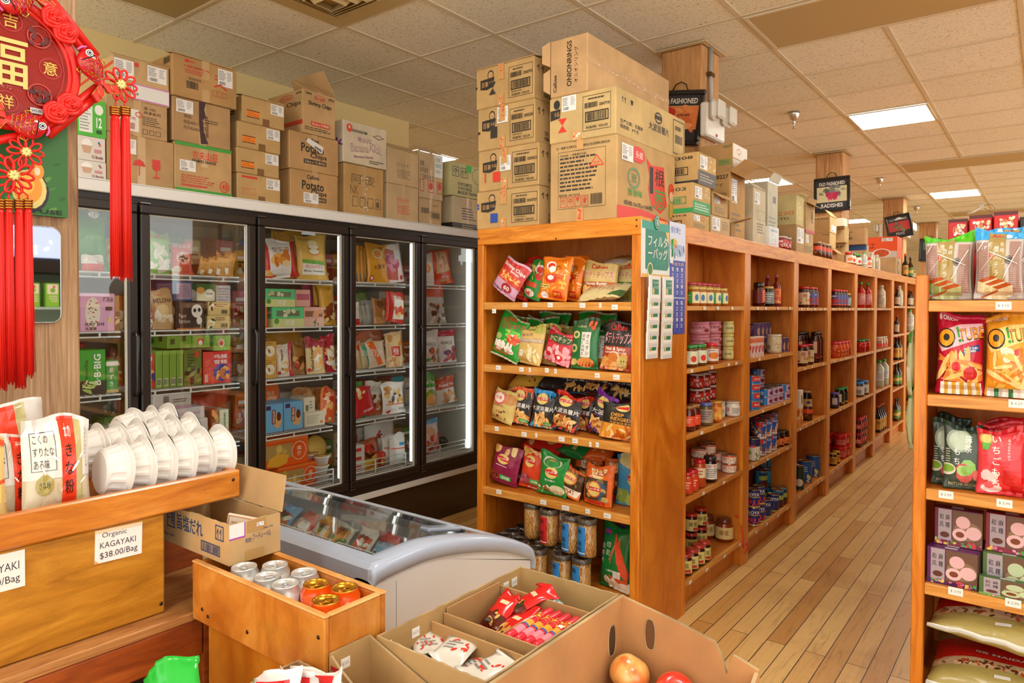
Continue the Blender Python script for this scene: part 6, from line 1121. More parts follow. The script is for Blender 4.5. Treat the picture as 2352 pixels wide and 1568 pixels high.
# first door
fbag(150, 249, 482, 0, '#3a8a2c', [('r', 0, .5, 1, .9, '#4a9a38')], 'large dark green bag at the top behind the first door', T=.12)
fbox(184, 264, 673, 1, '#e0a8c8', [('d', .35, .5, .22, .4, '#e8dccc'), ('c', .18, .2, .52, .8, 20, .03, ['#c8402c', '#a06030']), ('r', .33, 0, .38, .18, '#d8b080'), ('t', '巧乐兹', .8, .84, .3, .12, '#5a3a2a'), ('t', '经典巧丝绒\n冰淇淋', .4, .14, .56, .2, KB), ('d', .85, .3, .08, .06, '#d8c070'), ('r', .72, .55, .92, .65, '#5a3a2a')], 'pink ice cream bar box with a cone picture behind the first door')
fbox(264, 275, 678, 1, '#b88a50', F_('#8a5a2c', '#e8c890'), 'narrow brown ice cream box beside the pink one')
fbox(184, 243, 803, 2, '#3aa02c', [('r', 0, 0, 1, .3, '#3a3028'), ('t', 'B·B·BIG', .66, .55, .28, .7, WB, 90), ('t', 'matcha', .22, .55, .14, .45, '#1c5a1c', 90), ('c', .05, .05, .6, .28, 8, .1, ['#c8d890', '#a8c060'], .3), ('c', .0, .2, .25, .35, 8, .03, ['#7a1c24'])], 'green frozen bar box lettered B·B·BIG behind the first door')
fbox(244, 272, 826, 2, '#3a9a30', [('r', 0, .82, 1, .95, WB), ('t', 'あ\nず\nき', .4, .48, .4, .55, WB), ('r', 0, 0, 1, .1, '#c8b070')], 'green red bean bar box right of the B·B·BIG box')
z_ = fbox(184, 262, 1012, 3, '#8a9a80', [('l', .1, .3, .9, .7, 2, '#4a5a40')], 'grey green flat frozen box behind the white bowls')
fbox(196, 266, 985, 3, '#b8bcae', [('t', 'MOCHI', .5, .5, .6, .4, '#7a3a2a')], 'pale mochi box lying on the grey green one', z0=z_)
fbag(186, 240, 590, 0, '#d8402c', [('r', 0, .5, 1, 1, '#e8e0d8'), ('t', 'Sou', .8, .6, .3, .3, '#c85a1c')], 'red and white bag lying at the bottom of the top shelf behind the first door', X=-3.5, T=.03)
# second door
fbag(331, 394, 530, 0, '#8ac860', [('t', '荷葉包', .5, .86, .7, .1, '#e0702c'), ('t', 'Lotus Leaf Bun', .5, .76, .8, .06, '#3a6a20'), ('p', [(.0, .7), (.5, .62), (1, .72), (1, .8), (0, .8)], '#9ad070'), ('c', .15, .12, .9, .6, 12, .16, ['#f0eee0', '#e0e0cc'], .45)], 'light green lotus leaf bun bag behind the second door')
fbag(394, 443, 557, 0, '#d85a48', [('t', '买5支送1支', .5, .88, .8, .1, WB), ('d', .5, .52, .34, .2, '#e8a8a0'), ('c', .25, .4, .75, .66, 10, .07, ['#3a1a10', '#f0e8d8'], .5), ('d', .2, .15, .2, .12, '#f0e0c8')], 'pink and red sweet bun pack on the top shelf behind the second door')
for i in range(4): fbag(452+i*18, 480+i*18, 592-i*6, 0, '#c88a3c', [('r', .2, .05, .5, .3, '#e8e0d0'), ('r', .1, .4, .9, .8, '#d8a050')], 'orange flat pack leaning in a row behind the second door, ' + ('leftmost', 'second from left', 'third from left', 'rightmost')[i], T=.012, roll=14, lean=3)  # flat packs whose orange mostly stands in for reflections in the glass
fbag(346, 401, 668, 1, '#c9a878', [('t', 'MELONA', .5, .74, .8, .12, '#5a3a24', 4), ('t', 'Binggrae', .3, .88, .3, .05, '#d8602c'), ('d', .45, .48, .28, .16, '#e0c890'), ('c', .1, .2, .9, .4, 10, .1, ['#f0ead8', '#e0d0b0'], .5)], 'tan MELONA bag behind the second door')
fbag(331, 352, 690, 1, '#cf3038', [('t', 'NU', .4, .5, .7, .14, WB), ('c', .1, .1, .9, .35, 6, .14, [WB], .15)], 'red stick biscuit bag at the left edge of the second door', X=-3.52)
fbox(405, 470, 692, 1, '#3a2a22', [('t', 'Paper\nBamboo', .28, .4, .4, .34, '#d8d0c0', 0, 0), ('d', .72, .66, .2, .24, '#e8e4dc'), ('d', .64, .68, .05, .07, KB), ('d', .8, .7, .05, .07, KB), ('d', .8, .32, .1, .14, '#e8e4dc'), ('r', .84, .04, .88, .22, '#d8b080'), ('r', 0, 0, 1, .06, '#c87830')], 'black ice cream box with a panda behind the second door')
z_ = aX(-3.55, 440, 691).z
fbox(398, 444, 646, 1, '#4a6aa8', [('r', .15, .1, .9, .9, '#b8a0b8'), ('l', .2, .2, .85, .8, 5, '#8a7a9a')], 'blue and violet box on the panda box', z0=z_, X=-3.6)
fbox(452, 494, 652, 1, '#d8d4b8', [('r', 0, .55, 1, 1, '#3a6a2a'), ('d', .2, .62, .22, .2, '#d89a4c'), ('d', .68, .45, .26, .26, '#ece8dc'), ('t', 'Gourmet', .68, .45, .4, .14, '#3a4a2a')], 'white and green sandwich ice cream box above the panda box', z0=z_, X=-3.55)
_z = fbox(476, 528, 724, 1, '#d8b878', [('c', 0, .1, .3, .9, 5, .2, ['#3a2a20', '#f0e0c0']), ('b', .6, .1, .9, .4, KB), ('l', .35, .6, .9, .9, 2, '#8a5a3a')], 'tan ice cream box, lower of two stacked at the right of the second door', depth=.12)
fbox(478, 528, 693, 1, '#d8b878', [('c', 0, .1, .3, .9, 5, .2, ['#3a2a20', '#f0e0c0']), ('b', .6, .1, .9, .4, KB), ('l', .35, .6, .9, .9, 2, '#8a5a3a')], 'tan ice cream box, upper of two stacked at the right of the second door', z0=_z, depth=.12)
fbox(496, 530, 655, 1, '#b8b8bc', [('l', .1, .1, .9, .9, 6, '#8a8a90')], 'pale grey box at the top right behind the second door', z0=_z+.05, X=-3.57)
fbox(333, 356, 812, 2, '#c83a2c', [('c', .1, .1, .9, .7, 9, .2, ['#e89a3c', '#3a2a7a']), ('d', .5, .85, .2, .08, WB)], 'red snack box at the left behind the second door', X=-3.56)
for i in range(4): fbox(358+16*i, 373.5+16*i, 806-i*.8, 2, '#7aa83c', [('r', .2, .06, .8, .26, '#e0e0d0'), ('b', .2, .08, .8, .24, KB), ('r', 0, .9, 1, 1, '#8ab84a')], 'narrow green rice cake box standing upright, ' + ('leftmost', 'second', 'third', 'rightmost')[i]+' of four', depth=.26)
fbox(422.5, 464, 802, 2, '#6a7a2c', [('d', .68, .86, .14, .1, '#d8482c'), ('c', .1, .05, .9, .45, 14, .14, ['#3a2a1c', '#8a9a50', '#c86a2c'], .4), ('l', .2, .5, .7, .9, 5, '#3a4a1c')], 'green box with rice cake picture facing the glass')
z_ = aX(-3.55, 430, 800).z
fbox(384, 441, 768, 2, '#7aae38', [('b', .12, .3, .3, .7, KB), ('b', .55, .5, .75, .9, KB)], 'green box lying on the upright green boxes, left one', z0=z_+.002)
fbox(441.5, 483, 770, 2, '#84b840', [('d', .45, .5, .18, .3, '#d8482c'), ('d', .45, .4, .12, .2, WB)], 'green box lying on the upright green boxes, middle one', z0=z_+.002)
fbox(490, 530, 770, 2, '#7cb03a', [('d', .45, .5, .2, .3, '#e0c0a0'), ('d', .45, .5, .1, .15, '#d8482c')], 'green box lying on the red chicken box', z0=aX(-3.55, 500, 806).z+.002)
fbox(466, 530, 807, 2, '#d8281f', [('d', .66, .34, .3, .28, '#3a2a8a'), ('c', .45, .15, .9, .5, 16, .09, ['#e8962c', '#c86a1c', '#f0b860'], .6), ('t', '鸡腿\n雪糕', .62, .76, .5, .3, WB), ('r', 0, .0, .36, 1, '#e04a3a'), ('b', .06, .06, .16, .3, WB)], 'red chicken drumstick ice cream box behind the second door')
z_ = fbox(378, 478, 965, 3, '#d8d4d4', [('t', '大芋圆', .6, .4, .36, .3, '#3a3030'), ('r', .42, .65, .72, .82, '#b888a8'), ('p', [(0, .1), (.3, .0), (.34, 1), (0, 1)], '#e4e8d8'), ('d', .18, .5, .08, .14, '#4a4a40'), ('c', .3, .8, .36, .9, 3, .03, ['#6aae3c'])], 'white taro ball box behind the second door, lower right')
z_ = fbox(355, 470, 938, 3, '#dcd8da', [('t', 'Q弹爽滑  健康美味', .6, .5, .6, .3, '#c890b0'), ('r', 0, 0, .2, 1, '#c890b8')], 'white and lilac dessert box in the middle of the stack', z0=z_)
fbox(352, 440, 905, 3, '#d8d4d0', [('b', .25, .4, .4, .9, KB), ('r', 0, 0, 1, .2, '#c8a0b8'), ('l', .5, .4, .9, .7, 2, '#6a6a60')], 'white dessert box topmost of the lilac stack', z0=z_)
fbox(333, 376, 975, 3, '#b8b4a0', [('l', .2, .3, .9, .8, 3, '#7a7a60')], 'grey beige box left of the taro box')
fbox(486, 502, 940, 3, '#b8602c', [('c', .1, .1, .9, .9, 10, .15, ['#e8a050', '#6a2a10'])], 'orange brown spring roll box at the right behind the second door')
fbox(504, 526, 940, 3, '#d8d4b8', [('r', 0, .0, 1, .25, '#3a4a20'), ('t', 'Gourmet', .5, .6, .3, .6, '#3a5a20', 90)], 'pale box with green lettering at the right behind the second door')
fbag(440, 530, 895, 3, '#c8502c', F_('#e8a050', '#8a2a1c'), 'red snack bag high at the back of the fourth shelf, second door', X=-3.74, T=.04)
fbag(482, 530, 1040, 4, '#4aa834', [('r', .1, .2, .9, .7, '#6ac050')], 'green frozen bag low behind the second door', T=.07, n=2)
# third door
yel = lambda: [('c', .1, .5, .9, .9, 8, .14, ['#f0d8a0', '#e8a850'], .6)]
fbag(640, 700, 533, 0, '#dca83c', yel(), 'yellow corn dog bag at the back of the top shelf, third door', X=-3.68, n=2)
fbag(604, 640, 580, 0, '#cf3024', [('d', .3, .2, .4, .12, '#e8b060')], 'red bag at the left edge of the top shelf, third door', X=-3.57)
fbag(614, 686, 552, 0, '#c8281f', [('p', [(.08, .0), (.72, 0), (.86, 1), (.14, 1)], '#e8e4e0'), ('t', '핫도그', .5, .76, .56, .14, '#7a5a20'), ('c', .25, .4, .85, .6, 7, .2, ['#e89a3c', '#d87a2c', '#f0b860'], .5), ('d', .6, .38, .15, .08, '#f0d8a0')], 'white and red corn dog bag behind the third door', roll=-6)
fbag(684, 753, 538, 0, '#dfb458', [('d', .52, .7, .2, .07, '#c88a3c'), ('d', .52, .72, .17, .05, '#f4ead0'), ('d', .52, .6, .2, .08, '#c88a3c'), ('d', .52, .62, .17, .055, '#f4ead0'), ('d', .5, .8, .16, .06, '#f0e0b0'), ('r', .12, .12, .86, .38, '#ece8e0'), ('p', [(.12, .36), (.86, .33), (.86, .42), (.12, .44)], '#6aa83c'), ('t', '체다모짜핫도', .5, .29, .6, .08, '#d8482c'), ('t', 'Mozz. Cheddar', .5, .2, .66, .04, '#5a4a30')], 'yellow cheese corn dog bag behind the third door')
box2 = lambda c, w: [('r', .12, .55, .86, .82, w), ('c', .15, .56, .83, .8, 4, .14, ['#e0e0c0', '#c8d0a0'], .8), ('r', 0, 0, 1, .42, '#d8dc98'), ('t', '柠夏', .55, .22, .3, .3, WB), ('d', .12, .3, .08, .14, '#5a9a3c')]
z_ = fbox(626, 698, 705, 1, '#5ad08a', box2(0, '#6a7a60'), 'mint green window box of round cakes, lower one', depth=.12)
fbox(608, 678, 663, 1, '#5ad08a', box2(0, '#7a8068'), 'mint green window box of round cakes, upper one', z0=z_, depth=.12)
z_ = fbox(698, 744, 705, 1, '#e0a898', [('r', .05, .5, .92, .8, '#8a5a40'), ('c', .1, .52, .9, .78, 4, .18, ['#e09a70'], .8), ('r', 0, 0, 1, .4, '#dcb0a0'), ('c', .5, .05, .8, .35, 8, .08, ['#c84a50', '#3a6a30'])], 'pink window box of peach cakes, lower one', depth=.12)
fbox(679, 713, 665, 1, '#e0a898', [('r', .05, .4, .92, .75, '#b85a70')], 'pink window box of peach cakes, upper one', z0=z_, depth=.12, X=-3.57)
fbox(604, 614, 697, 1, '#e8602c', [('r', .3, .1, .7, .9, '#f0a060')], 'narrow orange box at the left edge of the second shelf, third door')
fbag(700, 742, 655, 1, '#b04a6a', F_('#d88aa0', '#6a1c30'), 'pink bag behind the peach cake boxes, third door', X=-3.72)
fbag(735, 772, 650, 1, '#d8a030', F_('#8a3a1c', '#f0d890'), 'yellow noodle bag at the right behind the third door', X=-3.62, n=2)
for i, (yt, zo) in enumerate(((828, None), (784, 1))): z_ = fbox(604, 636, yt, 2, '#d8a84c', [('d', .5, .5, .34, .3, '#f0e8d8'), ('c', .3, .35, .7, .65, 6, .1, ['#6a3a1c', '#e8c890']), ('l', .2, .75, .8, .95, 2, '#8a6a2c')], 'tan cake carton, '+('lower', 'upper')[i]+' of two at the left of the third door', z0=None if zo is None else z_)
gy = lambda nm, c: [('r', 0, .72, 1, 1, c), ('t', nm, .3, .45, .2, .75, '#2a1a14', 90), ('c', .4, .1, .95, .65, 14, .13, ['#f0c890', '#e8a860', '#f4ead8'], .5), ('d', .12, .12, .1, .05, '#cf2a1f')]
fbag(637, 672, 790, 2, '#e4d8cc', gy('Shrimp Shumai', '#d8ccc4')+[('r', .72, 0, 1, 1, '#c83048'), ('t', 'Dumplings', .86, .5, .14, .6, WB, 90)], 'white and red shrimp dumpling bag behind the third door', T=.03)
for i in range(3): fbag(670+i*9, 700+i*9, 786-i*2, 2, '#a8763c', F_('#e0b070', '#6a3a1c', '#c8482c'), 'brown dumpling bag in the leaning row, '+('left', 'middle', 'right')[i]+' one', X=-3.6-i*.02, T=.025, roll=5)
fbag(704, 746, 776, 2, '#e0c488', gy('Seafood Dumplings', '#a8203a'), 'beige seafood dumpling bag behind the third door', T=.03)
fbag(738, 772, 768, 2, '#b82030', gy('Gyoza Dumplings', '#b82030'), 'dark red dumpling bag at the right behind the third door', X=-3.58, T=.03)
fbag(612, 700, 762, 2, '#c8902c', F_('#d8402c', '#f0e0b0'), 'yellow red bags lying at the back of the third shelf, third door', X=-3.74, T=.04)
fbox(604, 640, 880, 3, '#ee6a1c', [('t', 'FULL OF\nHAPPINESS', .55, .72, .6, .2, '#f8e0c0'), ('c', .1, .02, .95, .3, 5, .2, ['#f0c060', '#e8a83c'], .8)], 'orange box above the blue sandwich ice cream boxes', X=-3.72)
sando = lambda nm: [('t', 'SANDO', .8, .5, .22, .8, '#7ac0e8', 90), ('r', .05, .8, .3, .95, '#3a2a5a'), ('d', .66, .4, .22, .26, '#e0b070'), ('d', .74, .55, .12, .16, '#5a2a14'), ('r', .36, .3, .56, .8, '#8a2a20'), ('t', nm, .46, .55, .12, .44, WB, 90)]
for i, (x0, x1, yt) in enumerate(((609, 651, 928), (653, 696, 922))): fbox(x0, x1, yt, 3, '#6ab4e4', sando(('CHOCOLATE', 'RED BEAN')[i]), 'light blue sandwich ice cream box, '+('left', 'right')[i]+' of two')
z_ = fbox(700, 747, 945, 3, '#d8d0b8', [('l', .1, .2, .9, .8, 5, '#a8a088')], 'cream coloured box beside the blue boxes, lower one', depth=.14)
fbox(698, 724, 912, 3, '#dcd4bc', [('b', .15, .1, .4, .5, KB), ('l', .5, .2, .8, .8, 3, '#8a8068')], 'cream coloured box beside the blue boxes, upper one', z0=z_, depth=.14)
for i in range(5): fbag(672+i*13, 706+i*13, 893-i*.5, 3, '#c8905a', [('r', .06, .06, .94, .94, '#b8783c'), ('c', .1, .1, .9, .9, 9, .14, ['#e0b080', '#a05a2c'], .6)], 'clear tray of brown dumplings in the leaning row, '+('first', 'second', 'third', 'fourth', 'fifth')[i]+' from left', X=-3.72, T=.02, roll=4)
fbag(733, 770, 893, 3, '#e07a2c', [('r', .1, .08, .9, .92, '#d85a2c'), ('c', .15, .1, .85, .9, 12, .12, ['#f0b070', '#c83a24', '#f4d8b0'], .6)], 'orange tray of shrimp leaning at the right behind the third door', X=-3.56, T=.025, roll=7)
mango = [('r', 0, .9, 1, 1, '#f07a2c'), ('r', .0, .3, .62, .82, '#b89858'), ('c', .05, .4, .58, .75, 4, .16, ['#e8c870', '#d8b050'], .9), ('p', [(.05, .1), (.3, .02), (.5, .12), (.55, .4), (.3, .5), (.12, .36)], '#f2b63c'), ('d', .78, .5, .17, .34, '#f05a14'), ('o', .78, .5, .17, .34, .014, '#f8e0c0'), ('t', '福\n芒', .78, .5, .1, .34, '#f8e8d0')]
z_ = fbox(640, 732, 1066, 4, '#ee5a12', mango, 'bright orange mango cake box, lower one behind the third door', X=-3.52, sd=[])
fbox(606, 708, 1007, 4, '#f0600f', mango, 'bright orange mango cake box, upper one behind the third door', X=-3.53, z0=z_, sd=[('t', 'FULL OF\nHAPPINESS', .5, .5, .5, .2, '#f8e0c0')])
cupp = None
for i, (x, lv) in enumerate(((738, 0), (736, 1), (738, 2), (716, 2))):
 p = aX(-3.52 if i < 3 else -3.62, x, 1050); mb = MB(); mb.lathe([(.036, 0), (.046, .045), (.052, .05), (.052, .054), (.001, .056)], P('#e4e2dc', 's'), 22);
 o = mb.build('dessert_cup', None, (p.x, p.y, FZ[4]+.001+.0575*lv)) if i < 3 else mb.build('dessert_cup', None, (p.x, p.y, FZ[4]+.001+.0575*2))
 MB().lathe([(.046, .0562), (.001, .0575)], P('#c8903c', 'x'), 22).build('lid', o); tag(o, ('white dessert cup lowest in the stack', 'white dessert cup in the middle of the stack', 'white dessert cup on top of the stack', 'white dessert cup behind the stack')[i]+' behind the third door', 'cup', 'frozen goods behind the glass doors')
p = aX(-3.7, 728, 1000); o = MB().lathe([(.001, 0), (.07, .0), (.075, .01), (.075, .02), (.06, .03), (.001, .032)], P('#d8b050', 's'), 28).build('ice_cream_tub', None, (-3.72, p.y, .60)); o.rotation_euler = (0, 1.2, 0); tag(o, 'round yellow rimmed tub leaning at the back of the bottom shelf, third door', 'tub')
# fourth door
oj = lambda: [('d', .5, .72, .26, .12, '#f0e0b0'), ('d', .5, .72, .2, .09, '#e8963c'), ('t', '大黄米', .55, .4, .6, .12, '#5a3a14', 10), ('d', .18, .12, .1, .07, '#d83a24'), ('d', .18, .12, .06, .04, WB)]
for i in range(4): fbag(812+i*9, 846+i*9, 566-i*2, 0, '#e0a03c', [('r', .15, .05, .5, .25, '#9a9a94'), ('d', .7, .3, .25, .1, '#f0e0b0')], 'yellow flat dumpling pack in the leaning row, '+('first', 'second', 'third', 'fourth')[i]+' from left behind the fourth door', X=-3.66+i*.012, T=.012, lean=4)
fbag(846, 892, 557, 0, '#e8a42c', oj(), 'yellow millet dumpling pack facing the glass behind the fourth door', X=-3.56, T=.025)
fbag(888, 930, 560, 0, '#e8dcd8', [('p', [(.05, .1), (.6, .05), (.7, .8), (.1, .9)], '#c8605a'), ('c', .15, .35, .6, .65, 8, .13, ['#b04a70', '#d888a0'], .9), ('d', .8, .12, .1, .06, '#c8281f'), ('r', .55, .6, .95, .82, '#e8e8e4')], 'white pack with pink dumplings behind the fourth door', T=.03, roll=-6)
for i in range(4): fbag(824+i*11, 862+i*11, 692-i, 1, '#a8a49a', [('r', .1, .05, .9, .4, '#b8b4aa')], 'silver grey tray pack in the leaning row, '+('first', 'second', 'third', 'fourth')[i]+' from left', X=-3.64+i*.012, T=.018, roll=-4)
fbag(812, 846, 676, 1, '#7a9a5a', F_('#e8f0e0', '#4a8a30'), 'green vegetable bag at the left behind the fourth door', X=-3.7)
fbag(809, 826, 700, 1, '#e0d8d0', [('r', 0, 0, 1, .3, '#c8281f')], 'white and red bag at the left edge of the fourth door', X=-3.53)
fbag(858, 892, 684, 1, '#a87038', [('d', .45, .75, .22, .14, '#6a3a18'), ('c', .1, .1, .9, .5, 8, .14, ['#c89058', '#e0c090'], .7)], 'brown bun tray pack behind the fourth door', X=-3.56, T=.03)
fbag(884, 928, 672, 1, '#cf2a24', [('p', [(.3, .1), (.95, .15), (.9, .8), (.35, .8)], '#ece6dc'), ('t', '香脆', .55, .84, .5, .12, WB), ('c', .4, .2, .9, .5, 8, .12, ['#d8482c', '#f0c870'], .8)], 'red and white round dumpling bag behind the fourth door', X=-3.53, roll=8)
for i, (x0, x1, yt, b_, st) in enumerate(((809, 838, 790, '#d0a890', '#e8702c'), (822, 852, 786, '#c8a878', '#d8502c'), (834, 866, 784, '#c8b890', '#3ab08a'), (850, 890, 784, '#dcc8b0', '#ee6a14'))): fbag(x0, x1, yt, 2, b_, [('p', [(.1, .95), (.4, .97), (.75, .1), (.45, .05)], st), ('t', '우리밀', .45, .55, .3, .6, WB, 70)], ('first', 'second', 'third', 'fourth')[i]+' noodle pack with a slanting stripe from the left behind the fourth door', X=-3.62+i*.015, T=.02, roll=-8)
fbag(888, 928, 762, 2, '#d8b888', [('c', .1, .6, .9, .85, 8, .13, ['#c88a4c', '#e8c890'], .7), ('r', .25, .3, .75, .58, '#c83028'), ('t', '雞骨', .5, .44, .3, .2, WB), ('c', .1, .05, .9, .24, 8, .13, ['#c88a4c', '#e8d0a8'], .6)], 'beige chicken bag with a red square behind the fourth door', T=.035)
fbag(815, 885, 757, 2, '#d8784c', F_('#f0d8c0', '#c83a24'), 'clear red snack bag lying at the back of the third shelf, fourth door', X=-3.74, T=.04)
fbag(809, 836, 883, 3, '#3a8a34', F_('#e8963c', '#f4ead8'), 'green shrimp bag at the left behind the fourth door', X=-3.57)
fbag(820, 864, 886, 3, '#cf2a2c', [('c', .3, .4, .7, .9, 5, .12, ['#f0d8a0', '#e8b870'], .6), ('t', 'SHAP', .6, .15, .5, .09, WB)], 'red dumpling bag slanting behind the fourth door', X=-3.55, roll=-14, T=.03)
fbag(842, 884, 874, 3, '#e0dcd8', [('r', 0, .0, 1, .12, '#c86a2c'), ('c', .2, .1, .9, .6, 14, .12, ['#8a4a24', '#c88a50', '#6a3418'], .6), ('p', [(.1, .7), (.5, .9), (.9, .95), (.6, .65)], '#d0ccc4')], 'white and brown meat bag behind the fourth door', X=-3.6)
fbag(880, 930, 881, 3, '#e8e4e0', [('c', .15, .35, .9, .85, 16, .12, ['#3a2a20', '#c88a3c', '#e8c070'], .6), ('r', .1, .3, .95, .33, '#e8642c'), ('t', '치킨', .8, .14, .3, .1, KB), ('d', .25, .08, .08, .05, '#d83a24')], 'white bag with fried food picture behind the fourth door', X=-3.54)
fbag(905, 930, 868, 3, '#2aa0a8', [], 'teal bag corner at the upper right behind the fourth door', X=-3.75)
z_ = None
for i in range(4): z_ = fbox(811, 838, 1083-i*20, 4, '#dcd6cc', [('r', .2, .3, .7, .7, '#cf3a34')], 'white tub with red label, '+('lowest', 'second', 'third', 'topmost')[i]+' of four behind the fourth door', z0=z_, depth=.1, X=-3.52, name='food_tub')
fbag(838, 878, 1003, 4, '#a85a2c', [('r', .1, .5, .6, .8, '#cf3024'), ('c', .1, .1, .9, .9, 10, .12, ['#c88a50', '#5a2a14'])], 'brown meat pack leaning behind the fourth door', X=-3.6, roll=-10)
fbag(835, 868, 1050, 4, '#d8b02c', F_('#c83a1c', '#f0e070'), 'yellow pack low at the front behind the fourth door', X=-3.53, T=.03)
fbag(862, 885, 1035, 4, '#cf3020', F_('#f0d040', '#8a1a10'), 'red and yellow pack low behind the fourth door', X=-3.56, T=.03, roll=10)
fbag(876, 912, 1003, 4, '#d4d0c8', [('r', .05, .55, .95, .6, '#d85a4c')], 'clear zip bag with red line behind the fourth door', X=-3.57, roll=8)
fbag(894, 932, 998, 4, '#dcdcd8', [('r', .05, .5, .95, .54, '#d85a4c'), ('r', .5, .62, .95, .72, '#3a9ac8')], 'clear zip bag with blue label behind the fourth door', X=-3.53, roll=4)
fbag(840, 910, 972, 4, '#e4e0da', [('c', .3, .6, .6, .8, 8, .06, [KB, '#d83a2c'])], 'white bags heaped high at the back of the bottom shelf, fourth door', X=-3.74, T=.06)
# fifth door
fbag(971, 1000, 580, 0, '#d8402c', [('r', .2, 0, .8, .95, '#e8e0d8'), ('d', .3, .5, .25, .14, '#e89a50')], 'red and white bag at the left behind the fifth door')
fbag(995, 1040, 573, 0, '#e0481c', [('p', [(.15, .3), (.85, .38), (.8, .95), (.3, .95)], '#e0b890'), ('c', .3, .45, .8, .85, 9, .1, ['#f0c8a0', '#e0905a'], .8), ('t', '手工粉', .6, .2, .4, .08, WB), ('r', .35, .08, .8, .14, '#d8a860')], 'red orange fish ball bag behind the fifth door', roll=-6)
fbag(971, 1024, 660, 1, '#d8502c', [('r', .0, .0, 1, .72, '#b8b0a8'), ('c', .3, .06, .9, .5, 18, .1, ['#5a3a24', '#d8783c', '#e8d8b8', '#3a2a20'], .6)], 'clear and red bag of mixed seafood behind the fifth door', T=.07)
bib = lambda: [('t', '비비고', .4, .6, .6, .12, '#4a3a34'), ('c', .2, .1, .95, .42, 14, .12, ['#c86a3c', '#e8c8a0', '#8a4a2c'], .6), ('d', .25, .12, .14, .06, '#3aa83c')]
fbag(971, 1010, 762, 2, '#e0dcd6', bib(), 'white dumpling bag behind the fifth door', T=.06)
fbag(1008, 1048, 758, 2, '#e4dcd8', [('r', 0, .8, 1, 1, '#c83040')]+bib()[:1]+[('d', .4, .3, .22, .08, '#7a3a7a'), ('c', .4, .1, .95, .42, 10, .12, ['#d8606a', '#a83a44'], .6)], 'white and red dumpling bag behind the fifth door', T=.06, n=2)
fbag(969, 1004, 860, 3, '#e4e0d8', [('r', 0, .6, 1, 1, '#3aa82c'), ('t', 'Fish Tofu', .5, .75, .8, .1, WB), ('d', .5, .3, .4, .24, '#7ab83c'), ('c', .2, .15, .8, .42, 6, .16, ['#f09a2c', '#f4b860'], .9)], 'green and white fish tofu bag behind the fifth door', T=.06)
fbag(1004, 1048, 868, 3, '#e4dcd4', [('r', 0, .6, 1, 1, '#c8522c'), ('t', 'Fried Fish', .55, .74, .8, .1, WB), ('c', .3, .08, .95, .45, 12, .13, ['#e8a860', '#3a6a2c', '#c8783c'], .8)], 'orange and white Fried Fish bag behind the fifth door', T=.06, roll=-5)
fbag(968, 1010, 962, 4, '#dcd4d8', [('r', .0, .85, 1, 1, '#6ab8e8'), ('d', .4, .62, .3, .14, '#e8b890'), ('c', .1, .08, .7, .5, 22, .11, ['#d8402c', '#f0d8c0', '#e88a70'], .8), ('r', .78, .1, .98, .6, '#cf2a30'), ('t', 'BIG', .88, .36, .12, .2, WB, 90)], 'blue, white and red meatball bag behind the fifth door', T=.08, X=-3.58)
fbag(1010, 1050, 1000, 4, '#2a3a28', F_('#3a4a38', '#1c2a1c'), 'dark green bag on the bottom shelf behind the fifth door', T=.08, X=-3.7)
# stock standing behind the front rows
BC = [('orange', '#d8742c'), ('white', '#d8d4c8'), ('green', '#5a8a3a'), ('yellow', '#d8a83c'), ('red', '#b8302a'), ('brown', '#9a6a3c'), ('pink', '#c87a80'), ('cream', '#c8b88c')]
R5 = random.Random(11)
for i in range(5):
 for k in range(5):
  y0, y1 = DY[i]+.04, DY[i+1]-.05
  if i == 0: y0 = 1.2
  if i == 4: y1 = 3.75
  n = 5 if i not in (0, 4) else 3
  for j in range(n):
   nm, c = BC[(i*3+k*5+j*(3 if k % 2 else 5)) % 8]; w = (y1-y0)/n; h = R5.uniform(.15, .235) if k < 4 else R5.uniform(.16, .24); mb = MB(); mb.bev(-.16, 0, 0, 0, w-.006, h, P(c, 's'), .008)
   put(mb, [('r', .08, .1, .92, .5, BC[(i+j+k) % 8][1]), ('c', .1, .1, .9, .5, 6, .12, ['#e8d8b0', '#a85a2c', '#f0ead8'], .6), ('r', .15, .7, .8, .8, WB), ('l', .15, .55, .85, .66, 1, KB)], plain((0, 0, 0), (0, w-.006, 0), (0, 0, h), (1, 0, 0)), w/h, 's', i*25+k*5+j)
   tag(mb.build('frozen_food_pack', None, (-3.82+R5.uniform(-.02, .02), y0+w*j, FZ[k]+.001)), f"{nm} pack in the back stock, {SN[k]} shelf, {DN[i]} door, {('leftmost', 'second', 'third', 'fourth', 'fifth')[j]}", 'frozen food', 'back stock behind the glass doors')
